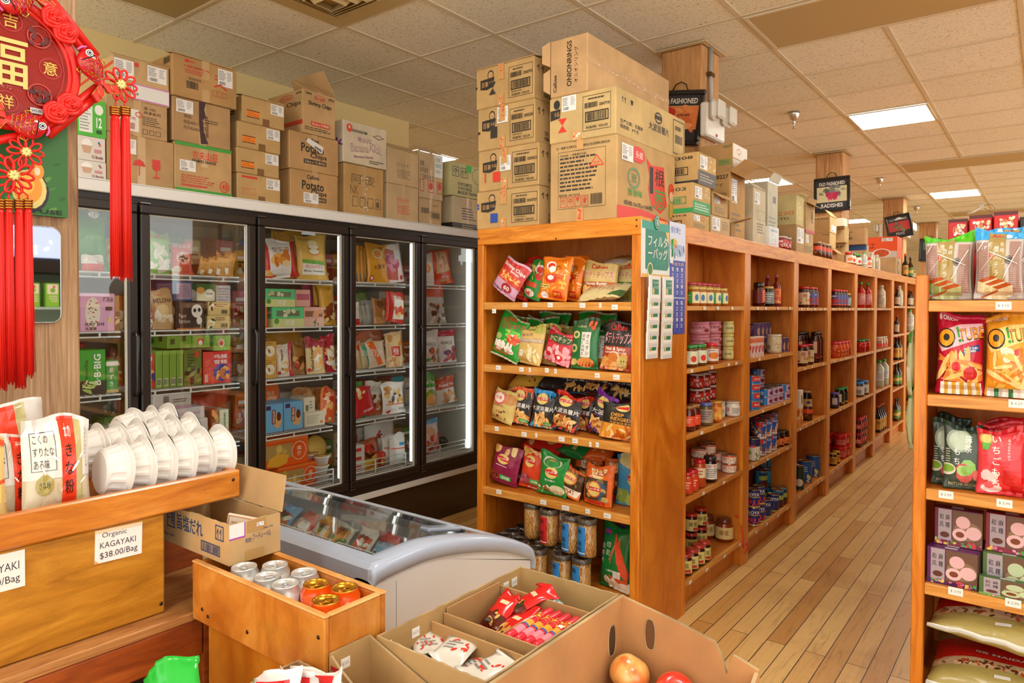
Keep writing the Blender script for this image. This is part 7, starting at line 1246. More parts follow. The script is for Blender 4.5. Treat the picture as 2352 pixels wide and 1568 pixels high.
# ---------------------------------------------------------------- right end shelf goods
def rb(x0, x1, yt, z, base, els, name, label, cat, group, Y=2.79, T=.06, lean=4, roll=0, seed=None, fill=.5, yaw=0):
 a = aY(Y, x0, yt+80); b = aY(Y, x1, yt+80); t = aY(Y, (x0+x1)/2, yt); w = b.x-a.x; x = (a.x+b.x)/2
 x = max(x, -.344+w/2) if z < 1.5 else max(x, -.36+w/2)
 return place(bagmesh(w, (t.z-z)/math.cos(math.radians(lean)), T, base, els, seed or int(x0), fill=fill, nu=16, nv=18), name, label, cat, group, x, Y, z+.001, roll, lean, yaw)
def castella(top_, cake):
 e = [('r', 0, .88, 1, 1, top_), ('c', .05, .9, .95, .99, 5, .03, ['#e8f4ff' if top_ != '#58c020' else '#8ae04a'], .8)]
 e += [('r', .03, .1, .27, .84, '#b89488'), ('r', .73, .1, .97, .84, '#b89488')]
 e += [('h', .03, .12, .27, .84, 26, '#8a6a5c'), ('h', .73, .12, .97, .84, 26, '#8a6a5c')]
 e += [('r', .49, .2, .51, .85, '#d8d4d0'), ('r', .29, .12, .64, .97, '#a98f50'), ('t', 'Aji', .44, .93, .18, .06, '#d8281f', 8)]
 e += [('t', '長\n崎', .57, .75, .09, .15, '#e0dccc'), ('t', 'カ\nス\nテ\nラ', .45, .55, .1, .44, '#e4e0d0'), ('d', .34, .62, .035, .055, '#d8281f'), ('t', '抹\n茶', .34, .62, .035, .08, WB), ('l', .33, .3, .36, .52, 5, '#7a6a50')]
 e += [('o', .72, .56, .08, .06, .014, '#3a3028'), ('d', .72, .56, .05, .036, '#3a3028')]
 for i in range(3):
  x = .06+i*.16; y = .27-i*.05
  e += [('p', [(x, y), (x+.12, y-.03), (x+.12, y-.19), (x, y-.15)], cake[0]), ('p', [(x+.12, y-.03), (x+.42, y+.03), (x+.42, y-.11), (x+.12, y-.19)], cake[1]), ('p', [(x, y), (x+.12, y-.03), (x+.42, y+.03), (x+.3, y+.065)], '#b8501c')]
 e += [('p', [(.15, .03), (.5, .12), (.56, .1), (.7, .0), (.3, .0)], cake[1]), ('p', [(.15, .01), (.5, .11), (.5, .135), (.15, .035)], '#b8501c')]
 e += [('p', [(.1, .4), (.12, .41), (.5, .74), (.48, .73)], '#f4f2ee'), ('p', [(.3, .68), (.9, .5), (.9, .51), (.3, .695)], '#f0eeea'), ('p', [(.6, .3), (.62, .3), (.95, .75), (.93, .75)], '#f0eeea'), ('p', [(.02, .7), (.04, .7), (.2, .86), (.18, .86)], '#f8f8f4')]
 return e
gc = 'castella cake bags'
rb(2122, 2234, 541, 1.528, '#c8c0b4', castella('#58c020', ('#8a9a58', '#b8bc84')), 'cake_bag', 'green topped castella cake bag on the right end shelf', 'cake bag', gc, T=.085)
rb(2238, 2352, 533, 1.528, '#c8c0b8', castella('#3aa8e8', ('#d8c898', '#e4d8b0')), 'cake_bag', 'blue topped castella cake bag at the right edge', 'cake bag', gc, T=.085)
rb(2254, 2366, 531, 1.528, '#c8c0b8', castella('#3aa8e8', ('#d8c898', '#e4d8b0')), 'cake_bag', 'second blue topped castella cake bag behind the front one', 'cake bag', gc, T=.08, Y=2.9, roll=5)
rb(2132, 2240, 541, 1.528, '#c8c0b4', castella('#58c020', ('#8a9a58', '#b8bc84')), 'cake_bag', 'second green topped castella cake bag behind the front one', 'cake bag', gc, T=.08, Y=2.89)
for i, (x0, x1, yt, Y) in enumerate(((2177, 2222, 504, 3.05), (2225, 2278, 495, 3.0), (2281, 2337, 487, 2.98))):
 a = aY(Y, x0, 540); b = aY(Y, x1, 540); t = aY(Y, x0, yt); w = b.x-a.x; h = t.z-1.529; mb = MB(); mb.bev(0, 0, 0, w, .17, h, P('#cf1c1c', 's'), .003)
 e = [('r', 0, .96, 1, 1, '#5a0c0c'), ('o', .42, .86, .17, .05, .02, '#f0e0c0'), ('o', .66, .865, .15, .045, .02, '#d8b060'), ('d', .42, .865, .08, .03, '#d8b060'), ('c', .2, .78, .85, .94, 16, .018, [WB, '#f0d8a0'], .9)]+[('c', .05, .55, .8, .78, 60, .008, ['#8a1010'], 1)]
 put(mb, e, plain((0, 0, 0), (w, 0, 0), (0, 0, h), (0, -1, 0)), w/h, 's', i)
 tag(mb.build('gift_box', None, (a.x+.001, Y, 1.5285)), 'tall red gift box behind the cake bags, '+('leftmost', 'middle', 'rightmost')[i]+' of three', 'gift box', 'red gift boxes')
a = aY(3.0, 2341, 540); mb = MB(); mb.bev(0, 0, 0, .2, .15, .29, P('#2a2624', 's'), .003); put(mb, [('c', .0, .5, .3, .9, 30, .012, ['#d8402c', '#8a2a20'])], plain((0, 0, 0), (.2, 0, 0), (0, 0, .29), (0, -1, 0)), .7)
tag(mb.build('gift_box', None, (a.x, 3.0, 1.5285)), 'black gift box with red dots at the right edge behind the cake bags', 'gift box')
def otube(base, b2, bx_=0):
 e = [('r', .06, .9, .5, .945, base), ('d', .1, .925, .03, .02, '#f0e0d0'), ('t', 'ORION', .3, .925, .3, .035, WB)]
 e += [('p', [(.02, .62), (.12, .52), (.9, .68), (1, .78), (.95, .88), (.5, .86), (.1, .78)], b2)]
 e += [('d', .22, .69, .2, .125, KB), ('d', .22, .695, .17, .105, '#f09a1c'), ('d', .22, .7, .07, .045, KB), ('p', [(.42, .82), (.47, .84), (.52, .7), (.48, .7)], '#2a9a2c'), ('d', .52, .66, .035, .02, '#2a9a2c'), ('t', 'TUBES', .8, .75, .62, .16, KB, 10), ('t', 'TUBES', .8, .755, .6, .14, '#f2961c', 10, 0)]
 return e
fry = lambda c: [('c', .1, .18, .92, .46, 26, .16, list(c), .2), ('r', .12, .0, .95, .15, '#ece8dc')]+[('r', .2+.16*i, 0, .28+.16*i, .15, '#d8a838') for i in range(5)]
gt = 'tube snack bags'
rb(2149, 2262, 722, 1.21, '#c01438', otube('#c01438', '#e8b8c0')+[('p', [(.55, .48), (.95, .54), (.92, .62), (.6, .56)], '#2a3a8a'), ('t', 'SWEET CHILI\nFLAVORED', .76, .55, .3, .06, WB, 8), ('c', .4, .46, .6, .55, 4, .06, ['#d8281f'], .4)]+fry(('#f2c878', '#e8b060', '#e08838'))+[('d', .45, .34, .1, .06, '#d83038'), ('d', .75, .26, .14, .08, '#c82028')], 'snack_bag', 'dark red sweet chili tube snack bag on the right end shelf', 'bag of chips', gt, T=.09)
rb(2262, 2376, 722, 1.21, '#f0a42c', otube('#e89420', '#f8d880')+[('c', .4, .44, .8, .56, 5, .08, ['#d8402c', '#f4e4c0'], .6)]+fry(('#f8d890', '#f0b850', '#e08830'))[:1]+[('r', .05, 0, 1, .1, '#ece8dc'), ('r', .2, 0, .3, .1, '#2a7a3c'), ('r', .5, 0, .6, .1, '#2a7a3c')], 'snack_bag', 'orange tube snack bag cut by the right edge', 'bag of chips', gt, T=.09)
rb(2270, 2380, 726, 1.21, '#e89a28', [], 'snack_bag', 'orange tube snack bag just behind the front orange one', 'bag of chips', gt, T=.08, Y=2.9)
gm = 'mochi pouches'
mt = [('r', 0, .93, 1, 1, '#2a4030'), ('d', .4, .74, .34, .18, '#9aa89a'), ('d', .44, .74, .3, .14, '#b8c8b0'), ('t', '抹\n茶', .66, .7, .2, .26, WB), ('t', 'も\nち', .36, .5, .16, .24, WB), ('d', .1, .3, .24, .09, '#d8d4c0'), ('d', .1, .31, .2, .06, '#7aa838'), ('c', .5, .2, .95, .36, 6, .11, ['#8ac060', '#a8d080', '#c85a5a'], .9), ('t', 'MATCHA MOCHI', .5, .08, .7, .05, '#c8c8a8'), ('l', .04, .4, .2, .62, 6, '#b8c0a8')]
for i, (x0, x1, Y, yt) in enumerate(((2140, 2215, 2.82, 972), (2166, 2256, 2.78, 975))): rb(x0, x1, yt, .891, '#3a4a3c', mt, 'mochi_pouch', 'dark green matcha mochi pouch, '+('left one partly covered', 'front one in full view')[i], 'mochi pouch', gm, Y=Y, T=.035)
rb(2150, 2230, 960, .891, '#1f3024', [('c', .1, .9, .9, .99, 12, .02, ['#3a5a40'])], 'mochi_pouch', 'dark green mochi pouch at the back with only its top showing', 'mochi pouch', gm, Y=2.95, T=.04)
st = [('r', 0, .92, 1, 1, '#cf1c24'), ('t', 'もっちりやわらか', .68, .66, .06, .36, WB, 90), ('d', .2, .82, .15, .09, '#c89a38'), ('d', .2, .82, .11, .065, '#e8c870'), ('p', [(.1, .76), (.3, .76), (.24, .66), (.12, .66)], '#58b030'), ('c', .5, .06, .98, .42, 14, .15, ['#d8141c', '#e8303a', '#c81018'], .8), ('d', .32, .1, .22, .07, '#f4d8d8'), ('d', .85, .84, .14, .08, '#d81c24'), ('c', .08, .1, .4, .3, 6, .08, ['#e8606a', '#f4c8c8'], .8), ('t', 'い\nち\nご\nも\nち', .42, .5, .2, .74, WB)]
rb(2242, 2356, 985, .891, '#e04048', st, 'mochi_pouch', 'red strawberry mochi pouch at the right', 'mochi pouch', gm, Y=2.77, T=.04, roll=0)
for i in range(2): rb(2244+i*18, 2352+i*18, 968-i*5, .891, '#cf1c24', [('r', .1, .9, .9, .92, '#e8606a')], 'mochi_pouch', 'red mochi pouch behind the strawberry one, '+('nearer', 'farther')[i], 'mochi pouch', gm, Y=2.86+.06*i, T=.035)
def mbox(x, Y, z, w, h, c, c2, label, group, d=.026, yaw=0):
 mb = MB(); mb.bev(0, 0, 0, w, d, h, P(c, 's'), .0015)
 e = [('r', 0, .0, 1, .14, c2), ('c', .0, .0, 1, .16, 16, .05, ['#d86a9a', '#e8c050', '#58a050', '#e89ac0'], .8), ('r', .08, .14, .36, .98, '#a89aa4'), ('t', '和\n风', .15, .66, .09, .36, '#2a2024'), ('t', '麻\n糬', .28, .66, .09, .36, '#2a2024'), ('d', .22, .28, .1, .08, '#5a2a1c'), ('r', .38, .12, 1, .98, '#6a4a38'), ('d', .7, .45, .3, .26, '#8a6a50'), ('d', .6, .68, .15, .17, '#e0b0b4' if c != '#4a6a34' else '#b8c8a0'), ('d', .82, .42, .16, .18, '#e0b4b8' if c != '#4a6a34' else '#c0d0a8'), ('d', .54, .34, .16, .17, '#e4b8bc' if c != '#4a6a34' else '#b8c898'), ('d', .54, .34, .09, .08, '#7a3a1c'), ('c', .6, .0, 1, .14, 8, .06, ['#4aa050', '#c8404c'], .6)]
 put(mb, e, plain((0, 0, 0), (w, 0, 0), (0, 0, h), (0, -1, 0)), w/h, 's', int(x*1000))
 put(mb, [('r', .35, .2, .6, .8, '#c8c0c8')], plain((0, 0, h), (w, 0, 0), (0, d, 0), (0, 0, 1)), w/d)
 return tag(mb.build('mochi_box', None, (x, Y, z)), label, 'mochi box', group)
gp = 'mochi boxes on the right end shelf'
for i in range(7):
 mbox(-.322+.003*i, 2.755+.028*i, .569, .145, .122, '#5a1a5a', '#4a1450', f'purple mochi box in the file of seven, {("front", "second", "third", "fourth", "fifth", "sixth", "last")[i]} one', gp)
for i in range(5): mbox(-.165+.002*i, 2.775+.028*i, .63 if 0 else .569, .15, .13, '#4a6a34', '#3a5a2c', f'green mochi box standing, {("front", "second", "third", "fourth", "fifth")[i]} one', gp)
mbox(-.172, 2.738, .569, .16, .06, '#4a6a34', '#6aa040', 'flat green mochi box lying at the front of the green ones', gp)
mbox(-.306, 2.80, .6925, .138, .125, '#6a2040', '#7a2a40', 'upper mochi box with pink cakes standing on the purple file', gp, d=.05)
mbox(-.16, 2.80, .7005, .15, .125, '#7a1c30', '#8a2438', 'upper dark red mochi box with brown filling at the right', gp, d=.05)
fl = [('r', 0, .34, 1, .7, '#cf2018'), ('d', .6, .56, .2, .06, '#2a1a14'), ('d', .6, .56, .15, .04, '#c87830'), ('t', '0% MAIDA  100% ATTA', .52, .42, .6, .035, WB, -3), ('r', 0, .24, 1, .34, '#d0b088'), ('c', .02, .25, .98, .33, 80, .025, ['#c84a24', '#8a5a30', '#e8c8a0', '#6a3a20'], .5), ('r', .33, .16, .41, .19, '#e8e6e0'), ('r', 0, 0, 1, .055, '#dcd8cc')]
for i, (z, Y) in enumerate(((.203, 2.78), (.372, 2.79))):
 mb = bagmesh(.56, .40, .125, '#ad9c58', fl, 200+i, seal=.05, nu=18, nv=18, fill=.4)
 o = place(mb, 'flour_sack', ('lower', 'upper')[i]+' gold and red flour sack lying at the foot of the right end shelf', 'flour sack', 'flour sacks', -.035, Y-.08, z, 0, 84, 0)
 w = MB();
 for q in range(24): pass
# green snack bag hanging on the far side of the right shelf
for i, (y, x) in enumerate(((800, 2097), (925, 2096))):
 q = aX(-.4, x, y); place(bagmesh(.12, .24, .04, '#c4cc9c', [('r', 0, .8, 1, 1, '#3a9a3c'), ('c', .1, .1, .9, .7, 14, .12, ['#d8d8a0', '#c8d890', '#e8e8d0'], .5)], 600+i, nu=7, nv=7), 'snack_bag', ('upper', 'lower')[i]+' green edged bag hanging on the aisle side of the right shelf', 'bag of chips', 'bags hanging on the right shelf', -.398, q.y, q.z-.17, 0, 0, -90)
# ---------------------------------------------------------------- pictures, emergency lamps, conduit
def picture(y, pts, art_, label):
 q = [aY(y, *p) for p in pts]; c = sum(q, Vector())/4; U = ((q[1]-q[0])+(q[2]-q[3]))/2; V_ = ((q[0]-q[3])+(q[1]-q[2]))/2; w, h = U.length, V_.length; U.normalize(); V_ = V_-U*V_.dot(U); V_.normalize(); Nn = Vector((0, -1, 0))
 r = empty('framed_picture', c, label, 'picture'); M_ = Matrix((U, -Nn, V_)).transposed().to_4x4(); r.matrix_world = Matrix.Translation(c) @ M_
 fm = P('#1d1c1c', 'x'); b = w*.085; mb = MB()
 for a in ((-w/2, -h/2, w/2, -h/2+b), (-w/2, h/2-b, w/2, h/2), (-w/2, -h/2+b, -w/2+b, h/2-b), (w/2-b, -h/2+b, w/2, h/2-b)): mb.bev(a[0], -.012, a[1], a[2], .012, a[3], fm, .006)
 mb.build('frame', r); iw, ih = w-2*b, h-2*b; mb = MB(); mb.box(-iw/2, 0, -ih/2, iw/2, .008, ih/2, P('#28262a', 's'))
 put(mb, art_, plain((-iw/2, 0, -ih/2), (iw, 0, 0), (0, 0, ih), (0, -1, 0), .0004), iw/ih, 's', 4); mb.build('print', r)
 MB().tube([(-w*.16, .004, h/2-.01), (-w*.1, .004, h/2+.035), (0, .002, h/2+.05), (w*.1, .004, h/2+.035), (w*.16, .004, h/2-.01)], .003, P('#2a2522', 'M'), 6).build('hanging_wire', r)
 return r
picture(4.012, ((1500, 210), (1620, 205), (1606, 335), (1490, 332)), [('r', 0, .26, 1, .76, '#e07a3c'), ('c', .1, .3, .9, .72, 14, .14, ['#e88a48', '#d86a30', '#ee9a58'], .4), ('t', 'OLD FASHIONED', .5, .87, .9, .12, '#e4dccc'), ('t', 'VINE RIPE', .66, .56, .3, .05, KB), ('r', 0, .755, 1, .765, '#c8b070'), ('r', 0, .25, 1, .26, '#c8b070'), ('c', .2, .4, .5, .65, 5, .14, ['#c82a20'], .9)], 'black framed OLD FASHIONED picture with orange ground on the first column')
picture(7.62, ((1864, 414), (1950, 401), (1956, 483), (1875, 488)), [('r', 0, .24, 1, .78, '#cfc193'), ('c', .25, .5, .75, .8, 14, .12, ['#7a7a70', '#9a9a8c', '#5a5a52'], .5), ('d', .38, .5, .09, .09, '#b8284a'), ('d', .52, .48, .1, .1, '#c83058'), ('d', .64, .5, .09, .09, '#b0244a'), ('d', .44, .38, .08, .08, '#c83058'), ('d', .6, .38, .08, .08, '#b8284a'), ('p', [(.4, .34), (.46, .34), (.34, .2)], '#e08aa0'), ('p', [(.58, .34), (.64, .34), (.74, .24)], '#e08aa0'), ('t', 'OLD FASHIONED', .5, .88, .86, .12, '#e4dccc'), ('t', 'RADISHES', .5, .12, .72, .14, '#e4dccc'), ('l', .08, .5, .24, .6, 2, KB), ('l', .8, .62, .96, .7, 2, KB)], 'black framed OLD FASHIONED RADISHES picture on the second column')
picture(11.3, ((2027, 503), (2088, 485), (2101, 541), (2045, 548)), [('r', 0, .26, 1, .74, '#c8403c'), ('c', .3, .3, .7, .7, 10, .14, ['#5a6a4a', '#7a8a5a'], .4), ('t', 'OLD FASHIONED', .5, .86, .86, .12, '#b8b8b0'), ('t', 'PEAS', .5, .12, .4, .14, '#b8b8b0'), ('p', [(.3, .84), (.8, .84), (.6, .96), (.5, .96)], '#e8ecec')], 'tilted black framed picture on red ground on the third column')
picture(14.85, ((2111, 548), (2161, 547), (2161, 600), (2111, 600)), [('r', .1, .5, .9, .9, '#4a6a5a')], 'dark frame just showing over the cake bags on the fourth column')
def emerg(x, y, z, label, s=1.0, fx=1):
 r = empty('emergency_light', (x, y, z), label, 'emergency light'); w = P('#e2dcd0', 's'); gl = P('#d8d8cc', 'x')
 mb = MB(); mb.bev(0, -.14*s, -.1*s, .05*s, .14*s, .1*s, w, .01); mb.build('housing', r)
 for j, yy in enumerate((-.09, .1)):
  h = MB(); h.bev(.055*s, (yy-.055)*s, -.01*s, .1*s, (yy+.055)*s, .11*s, w, .02*s); h.bev(.1*s, (yy-.05)*s, -.005*s, .125*s, (yy+.05)*s, .105*s, gl, .016*s); h.tube([(.03*s, yy*s, .03*s), (.07*s, yy*s, .03*s)], .014*s, w, 8); o = h.build('lamp_head', r)
  for q in range(5): pass
 MB().box(.0505*s, -.01, -.085*s, .053*s, .01, -.07*s, P('#b83a2c')).build('test_button', r); return r
emerg(-1.666, 4.13, 2.62, 'white emergency light with two square heads on the side of the first column')
emerg(-1.666, 11.45, 2.62, 'small white emergency light right of the tilted picture')
o = emerg(-1.937, 11.45, 2.62, 'small white emergency light left of the tilted picture'); o.rotation_euler = (0, 0, PI)
r = MB(); r.tube([(-1.652, 4.12, H-.0065), (-1.652, 4.12, 2.725)], .012, P('#a4a6a4', 's'), 10); r.bev(-1.667, 4.09, 2.9, -1.636, 4.15, 2.925, P('#6a5a3c', 'M'), .003); tag(r.build('electrical_conduit'), 'grey metal conduit running down the first column to the emergency light', 'conduit')
# ---------------------------------------------------------------- tray counter at the left
r = empty('display_counter', (0, 0, 0), 'wooden display counter with a tray top in the left foreground', 'counter')
WO = wood('oiled_pine_tray', '#b0601a', '#cc7c28', '#dd9440', (7, 1.3, 9), .3, .3)
MB().bev(-1.662, -.3, 1.013, -1.64, .995, 1.083, WO, .004).build('tray_front', r); MB().bev(-2.04, .975, 1.013, -1.6625, .995, 1.083, WO, .004).build('tray_end', r)
MB().box(-2.04, -.3, 1.02, -1.6625, .9745, 1.032, WI).build('tray_base', r); MB().bev(-2.046, .79, 1.013, -2.0405, .995, 1.083, WO, .002).build('tray_back', r)
MB().bev(-1.672, -.3, .777, -1.65, .806, 1.0125, WK, .004).build('front_panel', r)
MB().box(-1.905, .80, .777, -1.89, 1.03, 1.0125, WD).build('back_panel', r); MB().box(-1.93, .2, .6, -1.673, .24, 1.0125, WD).build('support', r)
MB().bev(-2.04, -.3, .754, -1.60, 1.03, .776, wood('ply_edge', '#8a5226', '#b07840', '#c89458', (12, 1.5, 60), .55, 0), .002).build('lower_shelf', r)
MB().box(-1.78, -.3, 0, -1.76, .96, .7535, P('#1c130c')).build('gap_shade_sheet', r); MB().bev(-1.64, -.3, .665, -1.601, .873, .7535, WD, .004).build('beam', r); MB().box(-2.04, .97, 0, -1.95, 1.03, .7535, WD).build('leg', r); MB().box(-1.66, .874, 0, -1.601, .90, .7535, WD).build('leg', r)  # near-black sheet added to stand in for the shade under the beam
for y, z in ((.796, .80), (.975, 1.06)): MB().lathe([(.0045, 0), (.004, .0012), (.001, .0014)], P('#4a4036', 'M'), 12).build('screw', r, (-1.6498 if y < .9 else -1.6398, y, z)).rotation_euler = (0, PI/2, 0)
def sign(y0, y1, z0, z1, txt, label, tilt=0):
 mb = MB(); w = y1-y0; h = z1-z0; mb.box(0, 0, 0, .0015, w, h, P('#e6e4e0')); put(mb, txt, plain((.0015, 0, 0), (0, w, 0), (0, 0, h), (1, 0, 0), .0002), w/h, 'm')
 o = mb.build('price_sign', None, (-1.6497, y0, z0)); o.rotation_euler = (math.radians(tilt), 0, 0); tag(o, label, 'sign', 'handwritten price signs')
INK = '#3a3440'
sign(.652, .752, .935, 1.008, [('t', 'Organic', .4, .8, .52, .2, INK, 0, 0), ('t', 'KAGAYAKI', .48, .52, .76, .18, INK, 0, 0), ('t', '$38.00/Bag', .5, .2, .8, .24, INK, 2, 0), ('r', 0, .9, 1, 1, '#e8cda8'), ('p', [(0, 0), (.08, 0), (0, .12)], '#e89a4c')], 'handwritten white sign reading Organic KAGAYAKI $38.00/Bag', -1.5)
sign(.42, .521, .93, 1.005, [('t', 'KAGAYAKI', .5, .62, .8, .22, INK, 0, 0), ('t', '$38.00/Bag', .5, .24, .82, .26, INK, 2, 0)], 'handwritten white sign ending in YAKI, cut by the left edge')
# kinako bags and bowls in the tray
kin = [('r', 0, .86, 1, 1, '#dcd8d4'), ('r', 0, .42, 1, .86, '#dedad2'), ('c', .0, .0, 1, .42, 14, .1, ['#cdb894', '#d6c4a2'], .8), ('r', .54, .02, .76, .97, '#e23a1c'), ('r', .76, .1, .86, .95, '#bdb27c'), ('f', .1, .5, .46, .88, .008, KB), ('t', 'こくの\nすりたな\nある味', .28, .69, .3, .34, '#2a2624', 0, 0), ('t', 'き\nな\n粉', .65, .5, .14, .5, '#1c1412'), ('t', '本の', .65, .86, .1, .1, WB), ('d', .28, .36, .13, .1, '#a89a50'), ('t', 'きな粉', .28, .36, .16, .07, '#3a3420'), ('t', 'まごころのおくりもの', .92, .7, .04, .4, '#6a6460', 90, 0), ('c', .2, .3, .9, .9, 5, .06, ['#f8f8f6'], .2)]
def tb(y, x, w, h, els, base, label, lean=8, yaw=90, T=.04, roll=0, seed=5, name='flour_bag', gl='x', fill=.3): return place(bagmesh(w, h, T, base, els, seed, gl=gl, fill=fill), name, label, 'bag', 'bags in the tray', x, y, 1.0325, roll, lean, yaw)
tb(.60, -1.705, .135, .215, kin, '#d4c6a8', 'clear bag of roasted soy flour with an orange red stripe, front right in the tray', roll=2)
tb(.525, -1.74, .13, .2, kin, '#d4c6a8', 'second bag of roasted soy flour tucked behind the front one', seed=6)
tb(.445, -1.70, .13, .2, [('r', 0, .9, 1, .97, '#e2501c'), ('r', 0, .3, 1, .88, '#e6c878'), ('p', [(0, .62), (.3, .7), (.1, .78), (0, .8)], '#e2401c'), ('p', [(0, .4), (1, .5), (1, .54), (0, .44)], '#e2501c'), ('t', '北海道産', .8, .34, .1, .3, '#4aa0d8', 90), ('c', .6, .02, 1, .16, 6, .12, ['#d89a4c', '#c88034'])], '#e2c47c', 'yellow flour bag cut by the left edge', seed=7)
tb(.56, -1.83, .17, .232, [('r', .4, .5, .66, .97, '#e23a1c'), ('r', .66, .5, .78, .97, '#bdb27c')], '#d6d0c8', 'leaning bag of soy flour behind, its red stripe showing above the others', lean=3, roll=-7, seed=8)
tb(.50, -1.9, .17, .225, [('r', .6, .5, .8, .97, '#e23a1c')], '#d8d2ca', 'rearmost clear flour bag against the wooden column', lean=2, roll=4, seed=9)
def bowl_mesh(seed):
 R_ = random.Random(seed); mb = MB(); w = P('#dddad5', 's'); n = 64; prof = [(0, .0), (.046, 0), (.052, .004), (.0545, .012), (.062, .036), (.066, .040), (.067, .0425), (.0772, .0445), (.0772, .0465), (.0, .0475)]
 pts = []; fs = []
 for k, (r_, y) in enumerate(prof):
  for i in range(n):
   a = 2*PI*i/n; q = r_-(.0022*(i % 4 < 2) if k in (3, 4) else 0)+(.004*math.sin(a*3+seed)*math.sin(a*1.5) if k in (7, 8) else 0); pts.append((q*math.cos(a), y+(.003*math.sin(2*a+seed) if k in (7, 8) else 0), q*math.sin(a)))
 for k in range(len(prof)-1):
  for i in range(n): j = (i+1) % n; fs.append((k*n+i, (k+1)*n+i, (k+1)*n+j, k*n+j))
 mb.add(pts, fs, w, False); return mb
bmat = P('#c8a888', 's'); kk = 0
BM = [bowl_mesh(i) for i in range(3)]; BP = []
rows_ = (('front', -1.738, .70, 6, 1.0), ('second', -1.866, .70, 6, .98), ('back', -1.965, .83, 3, .98))
for rn, x, y0, n, s in rows_:
 for i in range(n):
  lab = f"white lidded bowl in the {rn} row of the tray, {('leftmost', 'second from the left', 'third from the left', 'fourth from the left', 'fifth from the left', 'rightmost')[i if i < n-1 else 5]}"
  loc = (x+rnd.uniform(-.004, .004), y0+i*(.0495 if rn == 'front' else .047), 1.0355+.0795*s+(.042 if rn == 'back' else .024 if rn == 'second' else 0))
  j = kk % 3
  if kk < 3:
   o = BM[j].build('noodle_bowl', None, loc); st_ = MB(); fm = lambda u, v, l: Vector(((u-.5)*.05+.02, .0482+.0002*l, (v-.5)*.05+.02)); st_.lathe([(.074, .0477), (.0735, .0483), (.0001, .0483)], P('#c9c5be', 'x'), 32, cap=False)
   st_.v = [(a, c, b) for a, b, c in st_.v]; st_.f = [f[::-1] for f in st_.f]; put(st_, [('b', .3, .3, .7, .6, KB), ('l', .3, .65, .7, .9, 3, '#555555')], fm); st_.build('lid_film', o); BP.append(o)
  else: o = dup(BP[j], loc)
  o.scale = (s, 1, s); o.rotation_euler = (rnd.uniform(-.1, -.03), rnd.uniform(-1, 1)*.5, rnd.uniform(-.12, .05)); tag(o, lab, 'bowl', 'white bowls in the tray'); kk += 1
# ---------------------------------------------------------------- can crate
CR = empty('can_crate', (0, 0, 0), 'orange wooden crate holding silver and orange drink cans', 'crate')
x0, x1, y0, y1, zt, zb = -1.59, -1.097, .84, .998, .905, .766
WR = wood('crate_wood', '#b5641a', '#cc7c28', '#dc9440', (3, 3, 2), .33, .25); WRM = wood('crate_rim', '#c8803a', '#dca058', '#e8b878', (2, 2, 14), .35, .2)
MB().bev(x0, y0, zb, x1, y0+.013, zt-.006, WR, .003).build('front_panel', CR); MB().bev(x0, y1-.013, zb, x1, y1, zt-.006, WR, .003).build('back_panel', CR)
MB().bev(x1-.013, y0+.0132, zb, x1, y1-.0132, zt-.006, WR, .003).build('end_panel', CR); MB().bev(x0, y0+.0132, zb, x0+.013, y1-.0132, zt-.006, WR, .003).build('end_panel', CR)
MB().box(x0+.0132, y0+.0132, zb, x1-.0132, y1-.0132, .808, WR).build('base', CR)
for a in ((x0, y0-.002, x1+.002, y0+.014), (x0, y1-.014, x1+.002, y1+.002), (x1-.014, y0+.0142, x1+.002, y1-.0142)): MB().bev(a[0], a[1], zt-.0058, a[2], a[3], zt, WRM, .004).build('rim', CR)
for p in ((-1.545, .80), (-1.36, .80), (-1.115, .86), (-1.52, .79)): MB().lathe([(.0045, 0), (.004, .0012), (.001, .0014)], P('#4a4036', 'M'), 12).build('screw', CR, (p[0], y0-.0002, p[1])).rotation_euler = (PI/2, 0, 0)
CB = empty('storage_cabinet', (0, 0, 0), 'plain orange wooden cabinet underneath the can crate', 'cabinet')
MB().bev(-1.585, .876, 0, -1.11, .998, .7655, WF, .003).build('body', CB)
def drink(c1, c2, els, label, x, y, z, s=1, src=None):
 if src: return dup(src, (x, y, z), (0, 0, rnd.uniform(0, 6)), label)
 mb = MB(); al = P(c2, 'A' if c2 == '#cfcfcd' else 'M'); h = .1; r_ = .033
 mb.lathe([(.024, 0), (.031, .004), (r_, .012), (r_, h-.016)], P(c1, 'x') if c1 != c2 else al, 28); mb.lathe([(r_, h-.016), (.0275, h-.003), (.0282, h-.001), (.0275, h), (.0262, h-.001), (.0255, h-.005), (.0001, h-.005)], P(c1, 'x') if c1 != '#cfcfcd' else al, 28, cap=False)
 mb.lathe([(.0283, h-.002), (.0276, h+.0004), (.0262, h-.001), (.0255, h-.0045), (.0001, h-.0045)], al, 28, cap=False)
 wrap(mb, r_, .014, h-.018, els, .9); o = mb.build('drink_can', None, (x, y, z)); t = MB(); t.tube([(.012*math.cos(a)+.004, .0075*math.sin(a), h-.0028) for a in [i*PI/8 for i in range(16)]], .0011, al, 6, closed=True); t.lathe([(.003, h-.0044), (.003, h-.0018), (.0001, h-.0016)], al, 10); t.build('pull_tab', o)
 o.rotation_euler = (0, 0, rnd.uniform(0, 6)); return tag(o, label, 'drink can', 'cans in the crate')
cz = .8085; S0 = O0 = None; CC = []
